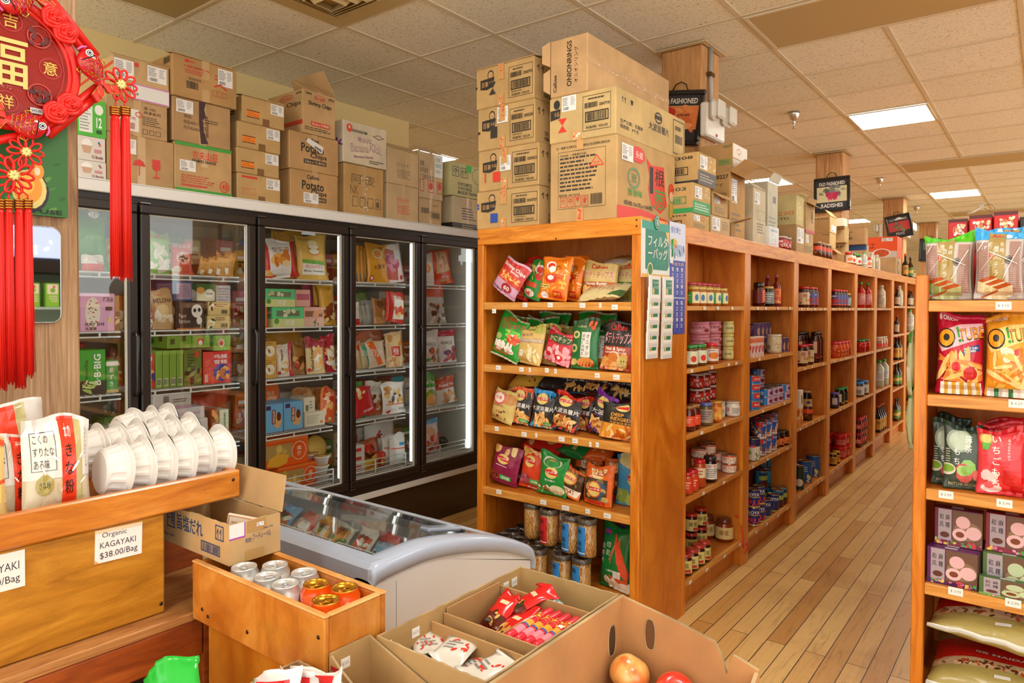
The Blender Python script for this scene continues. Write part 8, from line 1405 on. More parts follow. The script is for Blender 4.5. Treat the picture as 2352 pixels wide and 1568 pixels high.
for i, (px, py, c, l) in enumerate(((613, 1302, 's', 'silver can at the back left of the crate'), (556, 1306, 's', 'silver can half under the opened carton'), (603, 1332, 's', 'silver can in the second pair, front left'), (668, 1325, 's', 'silver can at the back middle'), (655, 1352, 's', 'silver can beside the orange ones'), (711, 1347, 'o', 'orange can with gold lid, left of three'), (749, 1361, 'o', 'orange can with gold lid, front of three'), (775, 1335, 'o', 'orange can with gold lid, back right of three'))):
 p = aZ(cz+.1, px, py)
 if c == 's': o = drink('#cfcfcd', '#cfcfcd', [('r', .3, .1, .34, .6, '#5a5a60')], l, p.x, p.y, cz, 1, S0); S0 = S0 or o
 else: o = drink('#e8560c', '#c8922c', [('t', '漢法', .5, .3, .08, .3, '#4a1a08'), ('r', .6, .05, .8, .3, '#2a2a4a')], l, p.x, p.y, cz, 1, O0); O0 = O0 or o
 CC.append([p.x, p.y, .033, [o]])
relax(CC, -1.575, -1.112, .854, .984)
# opened sauce carton on the crate
def openbox(name, x0, y0, x1, y1, z0, zt, col, label, tops=(0, 0, 0, 0), group=None, art_f=None, art_r=None, t=.005, inner=None, pts=None):
 """four walls; tops = lowering of the (front-left, front-right, back-right, back-left) corners"""
 o = empty(name, (x0, y0, z0), label, 'box', group); m = card(col); C4 = [(0, 0), (x1-x0, 0), (x1-x0, y1-y0), (0, y1-y0)]; h = zt-z0; R_ = random.Random(len(label))
 for i, nm in enumerate(('front_wall', 'right_wall', 'back_wall', 'left_wall')):
  a = Vector((*C4[i], 0)); b = Vector((*C4[(i+1) % 4], 0)); ha = h-tops[i]; hb = h-tops[(i+1) % 4]; d = (b-a).normalized(); n = Vector((-d.y, d.x, 0))*t; g = 24; mb = MB(); pr = []
  prof = (pts or {}).get(nm)
  for j in range(g+1):
   s = j/g; zz = ha+(hb-ha)*s+R_.uniform(-.0012, .0012) if not prof else None
   if prof:
    for k in range(len(prof)-1):
     if prof[k][0] <= s <= prof[k+1][0]+1e-9: f = (s-prof[k][0])/max(1e-6, prof[k+1][0]-prof[k][0]); zz = h+prof[k][1]+(prof[k+1][1]-prof[k][1])*f
   q = a+(b-a)*s; pr.append((q, zz))
  for j in range(g):
   (p, za), (q, zb_) = pr[j], pr[j+1]
   e = n*.0; v = [p, q, q+Vector((0, 0, zb_)), p+Vector((0, 0, za)), p+n, q+n, q+n+Vector((0, 0, zb_)), p+n+Vector((0, 0, za))]
   mb.add(v, [(0, 1, 2, 3), (7, 6, 5, 4)], m); mb.add([v[3], v[2], v[6], v[7]], [(0, 1, 2, 3)], EDGE)
  if i == 0 and art_f: put(mb, art_f, plain((0, 0, 0), (x1-x0, 0, 0), (0, 0, h), (0, -1, 0)), (x1-x0)/h, 's', 3)
  if i == 1 and art_r: put(mb, art_r, plain((x1-x0, 0, 0), (0, y1-y0, 0), (0, 0, h), (1, 0, 0)), (y1-y0)/h, 's', 3)
  mb.build(nm, o)
 MB().box(.001, .001, 0, x1-x0-.001, y1-y0-.001, .004, m).build('base', o); return o
EDGE = cardm('cut_board_edge', '#a98c62', .9, .2)
BL = '#2a4a78'
# long side with brand faces the camera (-y), short side with label faces +x
nb = openbox('sauce_carton', -1.795, .868, -1.478, 1.002, .9065, 1.0, '#bd9460', 'opened kraft sauce carton with blue Japanese print resting on the crate', art_f=[('f', .1, .42, .22, .95, .01, BL), ('t', '牛角', .16, .7, .09, .4, BL), ('t', '旨塩だれ', .45, .66, .38, .42, BL), ('f', .82, .55, .93, .92, .008, BL), ('t', '↑↑', .875, .72, .07, .26, BL), ('t', '230g×12本', .12, .22, .2, .08, BL), ('f', .62, .14, .88, .4, .008, BL), ('b', .64, .18, .86, .36, BL)], art_r=[('r', 0, .62, .3, 1.0, '#b04ab0'), ('r', 0, .66, .28, 1.0, '#e6e4e2'), ('r', .3, .0, .66, .26, '#b08850'), ('r', .34, .7, .7, 1, '#b48a54'), ('L', .52, .8, .66, .9), ('t', 'フードレーベル', .62, .56, .36, .15, BL), ('t', '株式会社', .36, .52, .12, .12, BL), ('t', '230g×12本', .74, .72, .2, .06, BL)])
f_ = MB(); f_.add([(0, .136, .094), (.317, .136, .094), (.300, .16, .175), (.02, .16, .175), (0, .140, .094), (.317, .140, .094), (.300, .164, .175), (.02, .164, .175)], [(0, 3, 2, 1), (4, 5, 6, 7), (0, 1, 5, 4), (1, 2, 6, 5), (2, 3, 7, 6), (3, 0, 4, 7)], card('#bd9460')); f_.build('flap', nb)
sp = MB(); sp.bev(-.05, -.004, 0, .05, .004, .075, P('#d8cdb8', 's'), .004); put(sp, [('r', .06, .1, .94, .94, '#e4ddd0'), ('f', .06, .1, .94, .94, .02, '#d87a2c'), ('l', .15, .2, .85, .8, 5, '#c89a5a')], plain((-.05, -.004, 0), (.1, 0, 0), (0, 0, .075), (0, -1, 0)), 1.3)
o = sp.build('sauce_packet', None, (-1.56, .95, .9125)); o.rotation_euler = (-.1, .12, .5); tag(o, 'cream sauce packet with orange border standing in the opened carton', 'packet')
tag(MB().bev(-2.03, .83, .777, -1.91, 1.0, .97, card('#a07c4c'), .003).build('cardboard_box'), 'dark cardboard box tucked on the shelf under the tray', 'box')
# ---------------------------------------------------------------- curved glass chest freezer
ch = empty('chest_freezer', (0, 0, 0), 'white chest freezer with curved glass lid and blue grey rim', 'chest freezer')
cx0, cx1 = -3.16, -1.351; GR = P('#aebbd0', 'x'); CW = P('#e0e2e4', 's')
PR = [(1.183, .8), (1.19, .832), (1.215, .842), (1.27, .846), (1.34, .848), (1.4, .846), (1.5, .832), (1.62, .806), (1.72, .777), (1.79, .750), (1.85, .722), (1.885, .7), (1.893, .672)]
mb = MB(); prf = [(y, z-.044) for y, z in PR[1:-1]]
side_ = [(1.205, .02)]+[(y if y > 1.2 else 1.205, min(z, .8)) for y, z in prf]+[(1.88, .66), (1.88, .02)]
n = len(side_)
for (xa, xb) in ((cx1-.045, cx1-.012), (cx0+.012, cx0+.045)):
 p = [(xa, y, z) for y, z in side_]+[(xb, y, z) for y, z in side_]; mb.add(p, [tuple(range(n)), tuple(range(2*n-1, n-1, -1))]+[(i, i+n, (i+1) % n+n, (i+1) % n) for i in range(n)], CW)
mb.box(cx0+.045, 1.205, .02, cx1-.045, 1.24, .8, CW); mb.box(cx0+.045, 1.85, .02, cx1-.045, 1.88, .69, CW); mb.box(cx0+.045, 1.24, .02, cx1-.045, 1.85, .36, CW)
mb.box(cx1-.0118, 1.275, .02, cx1-.0112, 1.2765, .775, P('#a09c94')); mb.build('cabinet', ch)
def rail(path, w, h, name, inset=0):
 mb = MB(); n = len(path); P_ = []
 for (x, y, z) in path: P_.append(Vector((x, y, z)))
 return mb
mb = MB()
def curved(xa, xb, off, th, m, pr=PR, sm=True):
 n = len(pr); top_ = [Vector((xa, y, z+off)) for y, z in pr]+[Vector((xb, y, z+off)) for y, z in pr]; bot = [p-Vector((0, 0, th)) for p in top_]
 fs = [(i, i+n, i+n+1, i+1) for i in range(n-1)]+[(2*n+i, 2*n+i+1, 3*n+i+1, 3*n+i) for i in range(n-1)]+[(i, i+1, 2*n+i+1, 2*n+i) for i in range(n-1)]+[(n+i+1, n+i, 3*n+i, 3*n+i+1) for i in range(n-1)]+[(0, 2*n, 3*n, n), (n-1, 2*n-1, 4*n-1, 3*n-1)]
 mb.add(top_+bot, fs, m, False)
def rimend(xa, xb):
 q = [(0, -.046), (0, -.016), (.005, -.005), (.016, 0), (.039, .002), (.062, 0), (.073, -.005), (.078, -.016), (.078, -.046)]; pr = []
 for i in range(len(PR)-1):
  p0, p1, p2, p3 = PR[max(0, i-1)], PR[i], PR[i+1], PR[min(len(PR)-1, i+2)]
  for t in (0, .25, .5, .75): pr.append(tuple(.5*(2*p1[c]+(p2[c]-p0[c])*t+(2*p0[c]-5*p1[c]+4*p2[c]-p3[c])*t*t+(3*p1[c]-p0[c]-3*p2[c]+p3[c])*t**3) for c in (0, 1)))
 pr.append(PR[-1]); m = len(q); mb.add([(xa+a, y, z+b) for y, z in pr for a, b in q], [(i*m+k, i*m+k+1, (i+1)*m+k+1, (i+1)*m+k) for i in range(len(pr)-1) for k in range(m-1)]+[(i*m+m-1, i*m, (i+1)*m, (i+1)*m+m-1) for i in range(len(pr)-1)]+[tuple(range(m)), tuple(reversed(range((len(pr)-1)*m, len(pr)*m)))], GR, True)
rimend(cx1-.078, cx1); rimend(cx0, cx0+.078)
mb.bev(cx0+.02, 1.183, .782, cx1-.004, 1.25, .8445, GR, .014); mb.bev(cx0+.078, 1.862, .66, cx1-.078, 1.893, .712, GR, .008)
for q in (.006, .013): mb.box(cx0+.078, 1.855-q, .712+q*.4, cx1-.078, 1.857-q, .718+q*.4, P('#d8dce0', 's'))
mb.build('rim', ch)
GP = [(1.25, .842), (1.3, .846), (1.4, .843), (1.5, .829), (1.62, .803), (1.72, .774), (1.79, .747), (1.86, .712)]
mb = MB(); curved(cx1-.95, cx1-.082, -.004, .004, FROST, GP); mb.build('glass_lid', ch)
mb = MB(); curved(cx0+.082, cx1-.90, -.013, .004, FROST, GP); mb.build('glass_lid', ch)
mb = MB(); curved(cx1-.965, cx1-.95, .0, .012, P('#c9d0d4', 'x'), GP); mb.build('lid_edge', ch)
hd = MB(); hd.T = Matrix.Translation((cx1-.104, 1.545, .824)) @ Matrix.Rotation(-.21, 4, 'X'); hd.bev(-.022, -.075, -.002, .02, .075, .012, P('#7f8a9c', 'x'), .005); o = hd.build('handle', ch)
for k in range(3):
 mb = MB(); bx = -1.50-.42*k; zz = .71;
 for z in (zz, zz-.09, zz-.18):
  mb.tube([(bx, 1.26, z), (bx-.38, 1.26, z), (bx-.38, 1.5, z), (bx, 1.5, z)], .0032, WIRE, 5, closed=True)
 for j in range(10): x = bx-.38*j/9; mb.tube([(x, 1.26, zz), (x, 1.26, zz-.2), (x, 1.5, zz-.2), (x, 1.5, zz)], .002, WIRE, 4)
 mb.tube([(bx, 1.34, zz), (bx-.0, 1.36, zz+.05), (bx, 1.42, zz+.05), (bx, 1.44, zz)], .003, WIRE, 5); mb.build('wire_basket', ch)
MB().box(cx0+.046, 1.241, .3602, cx1-.046, 1.849, .362, P('#b8c4c4', 's')).build('liner', ch)
gf = 'frozen packs in the chest freezer'; cols_ = ('#d8603c', '#e8e2d8', '#4a9a44', '#e0a040', '#c8322c', '#8ab8d8', '#d8d0c0', '#b8783c')
for i in range(26):
 k = i % 13; x = -1.47-.128*k; y = 1.735-(.13 if i > 12 else 0); c = cols_[(i*5) % 8]
 mb = bagmesh(.115, .15, .036, c, [('r', .1, .2, .9, .8, cols_[(i*3+1) % 8]), ('c', .15, .25, .85, .7, 6, .14, ['#f0e8d8', '#c86a2c', '#3a6a30'], .6), ('t', ('虾饺', '鱼丸', '汤圆', '水饺')[i % 4], .5, .78, .5, .12, KB)], i, nu=8, nv=8)
 place(mb, 'frozen_food_bag', f"{('orange', 'white', 'green', 'yellow', 'red', 'light blue', 'cream', 'brown')[(i*5) % 8]} frozen pack, {('rear', 'middle')[i > 12]} line of the chest freezer, {('first', 'second', 'third', 'fourth', 'fifth', 'sixth', 'seventh', 'eighth', 'ninth', 'tenth', 'eleventh', 'twelfth', 'last')[k]} from its right", 'frozen food', gf, x, y, .50 if i < 13 else .47, rnd.uniform(-8, 8), 40, rnd.uniform(-8, 8))
for i in range(12):
 x = -1.56-.088*i; y = 1.33+.06*(i % 3); mb = MB(); mb.lathe([(.026, 0), (.031, .05), (.034, .052), (.034, .056), (.001, .057)], P('#e8e8e4', 's'), 20) if i < 6 else mb.lathe([(.001, 0), (.03, .01), (.042, .035), (.04, .06), (.022, .078), (.001, .082)], P(('#d8d48c', '#f08a6c', '#e4d8a0')[i % 3], 'x'), 20)
 o = mb.build('ice_cream_cup' if i < 6 else 'fruit_shaped_ice_cream', None, (x, y, .62)); o.rotation_euler = (rnd.uniform(-.9, .9), rnd.uniform(-.9, .9), 0) if i < 6 else (0, 0, 0)
 tag(o, (('white ribbed ice cream cup' if i < 6 else 'round fruit shaped ice cream')+f", {('first', 'second', 'third', 'fourth', 'fifth', 'sixth')[i % 6]} from the right in the chest freezer baskets"), 'ice cream', 'ice creams in the wire baskets')
# ---------------------------------------------------------------- produce table with open cartons
tb_ = empty('low_table', (0, 0, 0), 'low wooden table carrying the open cartons, below the picture edge', 'table')
MB().bev(-1.08, .5, .50, -.42, 1.46, .53, WF, .003).build('table_top', tb_)
for x in (-1.06, -.46):
 for y in (.53, 1.42): MB().box(x-.015, y-.015, 0, x+.015, y+.015, .4998, WD).build('leg', tb_)
PT = lambda x, y: ('L', x, y, x+.1, y+.14)
cb = openbox('candy_carton', -1.078, .955, -.79, 1.445, .5312, .83, '#b78f58', 'wide open kraft carton divided into bins of small snacks')
m = card('#b08450')
def divider(x0, y0, x1, y1, z0, z1, nm='divider'): MB().bev(x0, y0, z0-.5312, x1, y1, z1-.5312, m, .001).build(nm, cb).location = (1.078, -.955, 0)
divider(-1.07, 1.145, -.798, 1.149, .62, .815); divider(-1.07, 1.105, -.798, 1.109, .62, .81); divider(-1.07, 1.345, -.798, 1.349, .62, .815); divider(-.94, 1.152, -.936, 1.342, .62, .79); divider(-1.068, 1.152, -1.064, 1.342, .62, .825)
divider(-1.07, .962, -.798, 1.103, .66, .70, 'bin_floor'); divider(-1.07, 1.152, -.798, 1.442, .66, .70, 'bin_floor')
for x, y in ((-1.0725, .98), (-1.0725, 1.06), (-1.0725, 1.22), (-1.0725, 1.375), (-1.0725, 1.41)): pricetag(cb, (x+1.078, y-.955, .27), 'x', .022, .02, '$ 0.75')
wh = [('c', .1, .2, .9, .8, 9, .06, ['#d83a2c'], .5), ('l', .2, .3, .7, .6, 3, '#8a8a84')]
for i in range(11):
 x, y = -1.025+.17*((i*7) % 11)/10, .985+.06*((i*4) % 11)/10; mb = bagmesh(.078, .11, .016, '#d6d3ca', wh, 300+i, nu=7, nv=7, gl='x')
 place(mb, 'snack_packet', f"white packet with red print in the near bin, {('first', 'second', 'third', 'fourth', 'fifth', 'sixth', 'seventh', 'eighth', 'ninth', 'tenth', 'last')[i]} down the heap", 'snack packet', 'white snack packets', x, y, .705+.007*i, 0, 84+rnd.uniform(-8, 4), rnd.uniform(-60, 60))
for i in range(9):
 x, y = -1.045+.09*((i*5) % 9)/8, 1.185+.12*((i*2) % 9)/8; mb = bagmesh(.06, .115, .02, '#cf1a1a', [('r', 0, .0, 1, .35, '#5a1a10'), ('c', .1, .05, .9, .4, 8, .1, ['#c88a3c', '#3a2a14', '#e0b060']), ('r', .3, .6, .7, .7, '#e8c8a0')], 320+i, nu=7, nv=7, gl='x')
 place(mb, 'snack_packet', f"shiny red packet in the left middle bin, {('lowest', 'second', 'third', 'fourth', 'fifth', 'sixth', 'seventh', 'eighth', 'topmost')[i]} of the heap", 'snack packet', 'red snack packets', x, y, .703+.008*i, rnd.uniform(-12, 12), 68+rnd.uniform(-10, 20), rnd.uniform(-60, 30))
for i in range(9):
 lv = i // 5; x = -.915+.024*(i % 5)+.012*lv; mb = MB(); L_ = .175; rr = .0105; pts = [(r_, z) for r_, z in ((.001, 0), (.006, .002), (rr, .01), (rr, L_-.01), (.006, L_-.002), (.001, L_))]
 mb.lathe(pts, P('#d8283c', 'x'), 16); wrap(mb, rr, .015, L_-.015, [('r', 0, .1, 1, .3, '#e88a9a'), ('r', 0, .34, 1, .38, '#3a5ab0'), ('r', 0, .38, 1, .52, '#e8a030'), ('t', '王中王', .5, .7, .7, .2, '#f0c040', 90), ('r', .3, .54, .5, .62, WB)], .9)
 o = mb.build('sausage_stick', None, (x, 1.158, .780+.02*lv)); o.rotation_euler = (-PI/2+.0, rnd.uniform(-1, 1), 0); tag(o, f"red wrapped sausage stick, {('leftmost', 'second from left', 'middle', 'fourth from left', 'rightmost')[i % 5]} of the {('lower', 'upper')[lv]} layer", 'sausage', 'wrapped sausages')
sup = MB().bev(0, 0, 0, .125, .185, .067, P('#c8503c', 's'), .002).build('sausage_carton', None, (-.928, 1.153, .7005)); tag(sup, 'inner pad under the wrapped sausages', 'box')
for i in range(5):
 x, y = (-1.0, -.95, -.86, -.9, -.83)[i], (1.39, 1.4, 1.38, 1.41, 1.4)[i]; mb = bagmesh(.045, .09, .02, '#8ac8c8', [('l', .2, .3, .8, .5, 3, '#2a5a5a'), ('r', .2, .6, .8, .75, '#c8d8d4'), ('b', .2, .6, .8, .75, KB)], 350+i, nu=7, nv=7, gl='x')
 place(mb, 'snack_packet', f"pale teal packet in the far bin, {('leftmost', 'second from left', 'second from right', 'lowest', 'rightmost')[i]}", 'snack packet', 'teal snack packets', x, y, .735 if i < 2 else .705, (40, -50, 30, 0, -30)[i], 60, (10, 60, -20, 0, 40)[i])
lb = openbox('kikkoman_carton' if 0 else 'sauce_carton', -1.093, .848, -.80, .950, .5312, .832, '#b98f58', 'kraft carton with a cut down front and white label beside the candy bins', pts={'front_wall': [(0, 0), (.1, -.02), (.3, -.05), (.55, -.12), (1, -.22)], 'right_wall': [(0, -.22), (1, -.1)], 'back_wall': [(0, -.1), (.3, -.06), (1, .0)], 'left_wall': [(0, 0), (1, 0)]}, art_f=[('r', .05, .72, .5, .84, '#e4e2dc'), ('t', 'KIKK', .34, .77, .14, .06, KB), ('r', .02, .9, .1, .93, '#b8282c')])
pricetag(lb, (.0052, .035, .27), 'x', .022, .02, '$ 3.25')
# apple carton
ab = openbox('apple_carton', -.762, .60, -.45, 1.404, .5312, .85, '#b9814c', 'big double walled apple carton with hand holes in the right foreground', t=.008, pts={'back_wall': [(0, -.072), (.18, -.055), (.2, -.1), (.23, -.1), (.26, -.043), (.6, -.02), (1, 0)], 'right_wall': [(0, -.3), (.3, -.3), (.8, -.16), (1, -.072)], 'left_wall': [(0, 0), (1, .0)], 'front_wall': [(0, 0), (1, -.3)]})
hb = bpy.data.objects.new('cut', bpy.data.meshes.new('cut')) if 0 else None
for (ax_, c_) in (('x', (.0083, .747, .237)), ('y', (.0755, .7955, .252))):
 mb = MB(); n = 20; e = [(math.copysign(abs(math.cos(a))**.6, math.cos(a))*.0125 if ax_ == 'y' else math.copysign(abs(math.cos(a))**.6, math.cos(a))*.016, math.sin(a)*.034) for a in [2*PI*i/n for i in range(n)]]
 if ax_ == 'x': mb.add([(0, a, b) for a, b in e], [tuple(range(n))], P('#4a3018'))
 else: mb.add([(a, 0, b) for a, b in e], [tuple(reversed(range(n)))], P('#6a4422'))
 mb.tube([((0, a, b) if ax_ == 'x' else (a, 0, b)) for a, b in e], .0014, EDGE, 5, closed=True); mb.build('hand_hole', ab, c_)
def apple_mat(c1, c2, c3):
 m, nt, b = newmat('apple_skin'); tc = N(nt, 'ShaderNodeTexCoord'); n1 = N(nt, 'ShaderNodeTexNoise', i_Scale=16.0, i_Detail=3.0, i_Distortion=.8); nt.links.new(tc.outputs['Object'], n1.inputs['Vector'])
 nt.links.new(ramp(nt, n1.outputs[0], [(.36, rgb(c1)), (.5, rgb(c2)), (.62, rgb(c3))]), b.inputs['Base Color']); b.inputs['Roughness'].default_value = .28; b.inputs['Coat Weight'].default_value = .4; return m
A1, A2 = apple_mat('#d86a2c', '#e0a458', '#e2c078'), apple_mat('#c8281c', '#d8402a', '#e08a48')
def apple(x, y, z, m, tilt, label):
 mb = MB(); pr = []
 for i in range(19): a = -PI/2+PI*i/18; r_ = .043*math.cos(a)**.8 if abs(math.cos(a)) > 1e-6 else 0; zz = .038*math.sin(a)+(-.009*math.exp(-(r_/.012)**2) if a > 0 else .006*math.exp(-(r_/.01)**2)); pr.append((max(r_*(1+.06*math.sin(a)), .0002), zz))
 mb.lathe(pr, m, 32, cap=False); o = mb.build('apple', None, (x, y, z)); MB().tube([(0, 0, .028), (.002, 0, .038), (.004, 0, .044)], .0015, P('#5a3a1c'), 6).build('stem', o); o.rotation_euler = tilt; tag(o, label, 'apple', 'apples in the carton')
apple(-.703, 1.335, .716, A1, (2.6, .3, 0), 'yellow orange apple at the back left of the apple carton')
apple(-.605, 1.345, .700, A2, (.5, .5, 0), 'red apple with its stem hollow showing, right one in the carton')
for i, (x, y) in enumerate(((-.69, 1.245), (-.60, 1.25), (-.51, 1.3), (-.65, 1.16), (-.56, 1.16))): apple(x, y, .675, A2 if i % 2 else A1, (rnd.uniform(0, 3), rnd.uniform(-1, 1), 0), f"red apple low in the apple carton, {('left front', 'middle front', 'right', 'lower left', 'lower middle')[i]}")
ap = MB().box(0, 0, 0, .29, .78, .095, card('#9a7448')).build('packing_insert', None, (-.751, .61, .536)); tag(ap, 'cardboard packing insert under the apples', 'packing')
# small carton and packets at the lower left
sb = openbox('snack_carton', -1.165, .66, -.95, .83, .5312, .805, '#a87c4e', 'small kraft carton with red and white packets at the bottom edge'); pricetag(sb, (.0052, .06, .25), 'x', .025, .022, '$ 1.25')
for i in range(3): place(bagmesh(.12, .14, .016, '#e4ddd8', [('p', [(.1, .3), (.8, .5), (.85, .9), (.1, .85)], '#d81c20'), ('t', '金冠园', .6, .6, .3, .25, WB, 60)], 380+i, gl='x', nu=8, nv=8), 'snack_packet', ('front', 'second', 'rear')[i]+' red and white packet standing in the small carton', 'snack packet', 'red and white packets', -1.07+.02*i, .715+.03*i, .695, -12, 10, 6)
gp_ = MB().bev(0, 0, 0, .27, .23, .05, card('#a87c4e'), .003).build('cardboard_box', None, (-1.46, .54, .531)); tag(gp_, 'closed carton under the green packet at the bottom edge', 'box')
MB().bev(-1.5, .5, .50, -1.13, .83, .53, WF, .003).build('table_top', tb_); [MB().box(x-.012, .6, 0, x+.012, .63, .4998, WD).build('leg', tb_) for x in (-1.46, -1.2)]
place(bagmesh(.115, .17, .035, '#1fb83c', [('p', [(.4, .1), (.95, .3), (.95, .62), (.5, .5)], '#e8e0d8'), ('c', .5, .2, .9, .5, 9, .1, ['#6a4a8a', '#c88a4c', '#3a2a5a'])], 390, gl='x'), 'snack_packet', 'bright green packet at the bottom edge left of the small carton', 'snack packet', None, -1.36, .70, .588, -28, 30, 30)
# ---------------------------------------------------------------- things on the foreground column
XC = -2.048
a = aX(XC, 70, 494); b = aX(XC, 149, 290); y0 = .36
r = empty('painting', (XC, y0, a.z), 'dark green canvas painting with a golden round figure, signed at its lower edge', 'painting')
w, h = b.y-y0, b.z-a.z; mb = MB(); mb.bev(0, 0, 0, .014, w, h, P('#1a1a16', 's'), .002)
u = lambda x, y: ((aX(XC, x, y).y-y0)/w, (aX(XC, x, y).z-a.z)/h)
E_ = [('r', 0, 0, 1, 1, '#2f6a2c'), ('c', .05, .03, .98, .98, 70, .055, ['#3f7c34', '#5a8c3c', '#255a24', '#7a9a4a'], .35)]
def blob(cx, cy, rx, ry, c, rot=0): ux, vy = u(cx, cy); return ('d', ux, vy, u(cx+rx, cy)[0]-ux, ry/204, c)
E_ += [blob(66, 440, 42, 44, '#2a2030'), blob(62, 436, 40, 42, '#d8c878'), blob(58, 432, 34, 34, '#e8962c'), blob(50, 424, 24, 22, '#f0b848'), blob(80, 395, 16, 18, '#e8902c'), blob(80, 395, 7, 9, '#e0d8b0')]
E_ += [('t', 'RAFUSE', .83, .045, .27, .045, '#141810')]
put(mb, E_, plain((.014, 0, 0), (0, w, 0), (0, 0, h), (1, 0, 0)), w/h, 's', 9); mb.build('canvas', r)
# rounded mirror
r = empty('mirror', (XC, .64, 1.45), 'small round cornered mirror on the wooden column below the painting', 'mirror')
m0 = aX(XC, 139, 740); m1 = aX(XC, 139, 524); w, h = m0.y-.60, m1.z-m0.z; n = 8; rad = .022; pts = []
for cx_, cy_, a0 in ((w-rad, rad, -PI/2), (w-rad, h-rad, 0), (rad, h-rad, PI/2), (rad, rad, PI)):
 for i in range(n+1): q = a0+PI/2*i/n; pts.append((cx_+rad*math.cos(q), cy_+rad*math.sin(q)))
mm, nt, b_ = newmat('mirror_silver'); b_.inputs['Metallic'].default_value = 1; b_.inputs['Roughness'].default_value = .02; b_.inputs['Base Color'].default_value = (.86, .9, .9, 1)
mb = MB(); oy = .60-.64; oz = m0.z-1.45; k = len(pts); mb.add([(.001, x+oy, y+oz) for x, y in pts]+[(.005, x+oy, y+oz) for x, y in pts], [tuple(range(2*k-1, k-1, -1))[::-1], tuple(range(k-1, -1, -1))]+[(i, (i+1) % k, (i+1) % k+k, i+k) for i in range(k)], mm); mb.build('glass', r)
mb = MB(); mb.tube([(.004, x+oy, y+oz) for x, y in pts], .0018, P('#b8bcbc', 'M'), 6, closed=True); mb.build('rim', r)
# red lucky knot ornament, hung in a plane just off the column
XO = -1.985
O0_ = aX(XO, 10, 140)
orn = empty('lucky_knot_ornament', O0_, 'large red lucky knot ornament with carved medallion, brocade fish and long tassels', 'hanging ornament')
def w2(x, y, d=0): p = aX(XO, x, y); return Vector((d, p.y-O0_.y, p.z-O0_.z))
RD, RD2, DR, GD, CRM = P('#d8180c', 's'), P('#b81410', 's'), P('#7a0c0a', 'x'), P('#c89a3c', 'M'), P('#e0c474', 's')
rm = .135
mb = MB(); n = 40; mb.add([(-.006+d, rm*math.cos(2*PI*i/n), rm*math.sin(2*PI*i/n)) for d in (0, .012) for i in range(n)], [tuple(range(n, 2*n)), tuple(range(n-1, -1, -1))]+[(i, (i+1) % n, (i+1) % n+n, i+n) for i in range(n)], P('#8c0f0c', 'x'))
bx = lambda x0, y0_, x1, y1: [(x0, y0_), (x1, y0_), (x1, y1), (x0, y1)]
E_ = [('o', .5, .5, .47, .47, .012, '#a81814')]
for cx, cy, t in ((.5+.35, .52, '意'), (.54, .86, '吉'), (.5, .14, '祥'), (.15, .5, '如')): E_ += [('o', cx, cy, .095, .095, .01, '#a8221c'), ('t', t, cx, cy, .115, .12, '#d8b050')]
E_ += [('t', '福', .47, .5, .4, .44, '#dcc070'), ('t', '木坊', .5, .27, .1, .04, '#a8584c')]
for cx, cy in ((.76, .78), (.76, .26), (.24, .78), (.24, .26)): E_ += [('o', cx, cy, .1, .1, .012, '#b0382c'), ('o', cx-.02, cy-.02, .055, .055, .01, '#b0382c'), ('c', cx-.07, cy-.07, cx+.07, cy+.07, 9, .03, ['#3a0606', '#5a0a08'], .6)]
E_ += [('r', .68, .08, .78, .13, '#b8b8bc'), ('t', '$45.00', .73, .105, .08, .025, '#555555')]
put(mb, E_, plain((.006, -rm, -rm), (0, 2*rm, 0), (0, 0, 2*rm), (1, 0, 0), .001), 1.0, 's', 3); mb.build('medallion', orn)
mb = MB()
for rr, tr in ((.153, .011), (.139, .006)): mb.tube([(.004, rr*math.cos(2*PI*i/48), rr*math.sin(2*PI*i/48)) for i in range(48)], tr, RD, 10, closed=True)
for a, b in (((60, -40), (210, 140)), ((75, -50), (222, 130)), ((222, 200), (95, 300)), ((232, 212), (110, 312)), ((95, 300), (-80, 340))):
 mb.tube([w2(*a), (w2(*a)+w2(*b))/2+Vector((.004, 0, 0)), w2(*b)], .0105, RD, 10)
mb.build('cord_frame', orn)
def rose(x, y):
 c = w2(x, y, .022); mb = MB()
 for k, (rr, q) in enumerate(((.024, .006), (.017, .006), (.010, .0055), (.004, .004))): mb.tube([(c.x+.003*k+.003*math.sin(3*t+k), c.y+rr*math.cos(t)*(1+.08*math.sin(5*t+k)), c.z+rr*math.sin(t)) for t in [2*PI*i/18 for i in range(18)]], q, RD, 7, closed=True)
 mb.lathe([(.026, 0), (.0001, .001)], RD2, 16, cap=False) if 0 else None; mb.build('rosette', orn)
for q in ((117, 45), (143, 79), (121, 262), (152, 243)): rose(*q)
FSH = P('#c81420', 'x'); SQ = P('#a8306a', 'g')
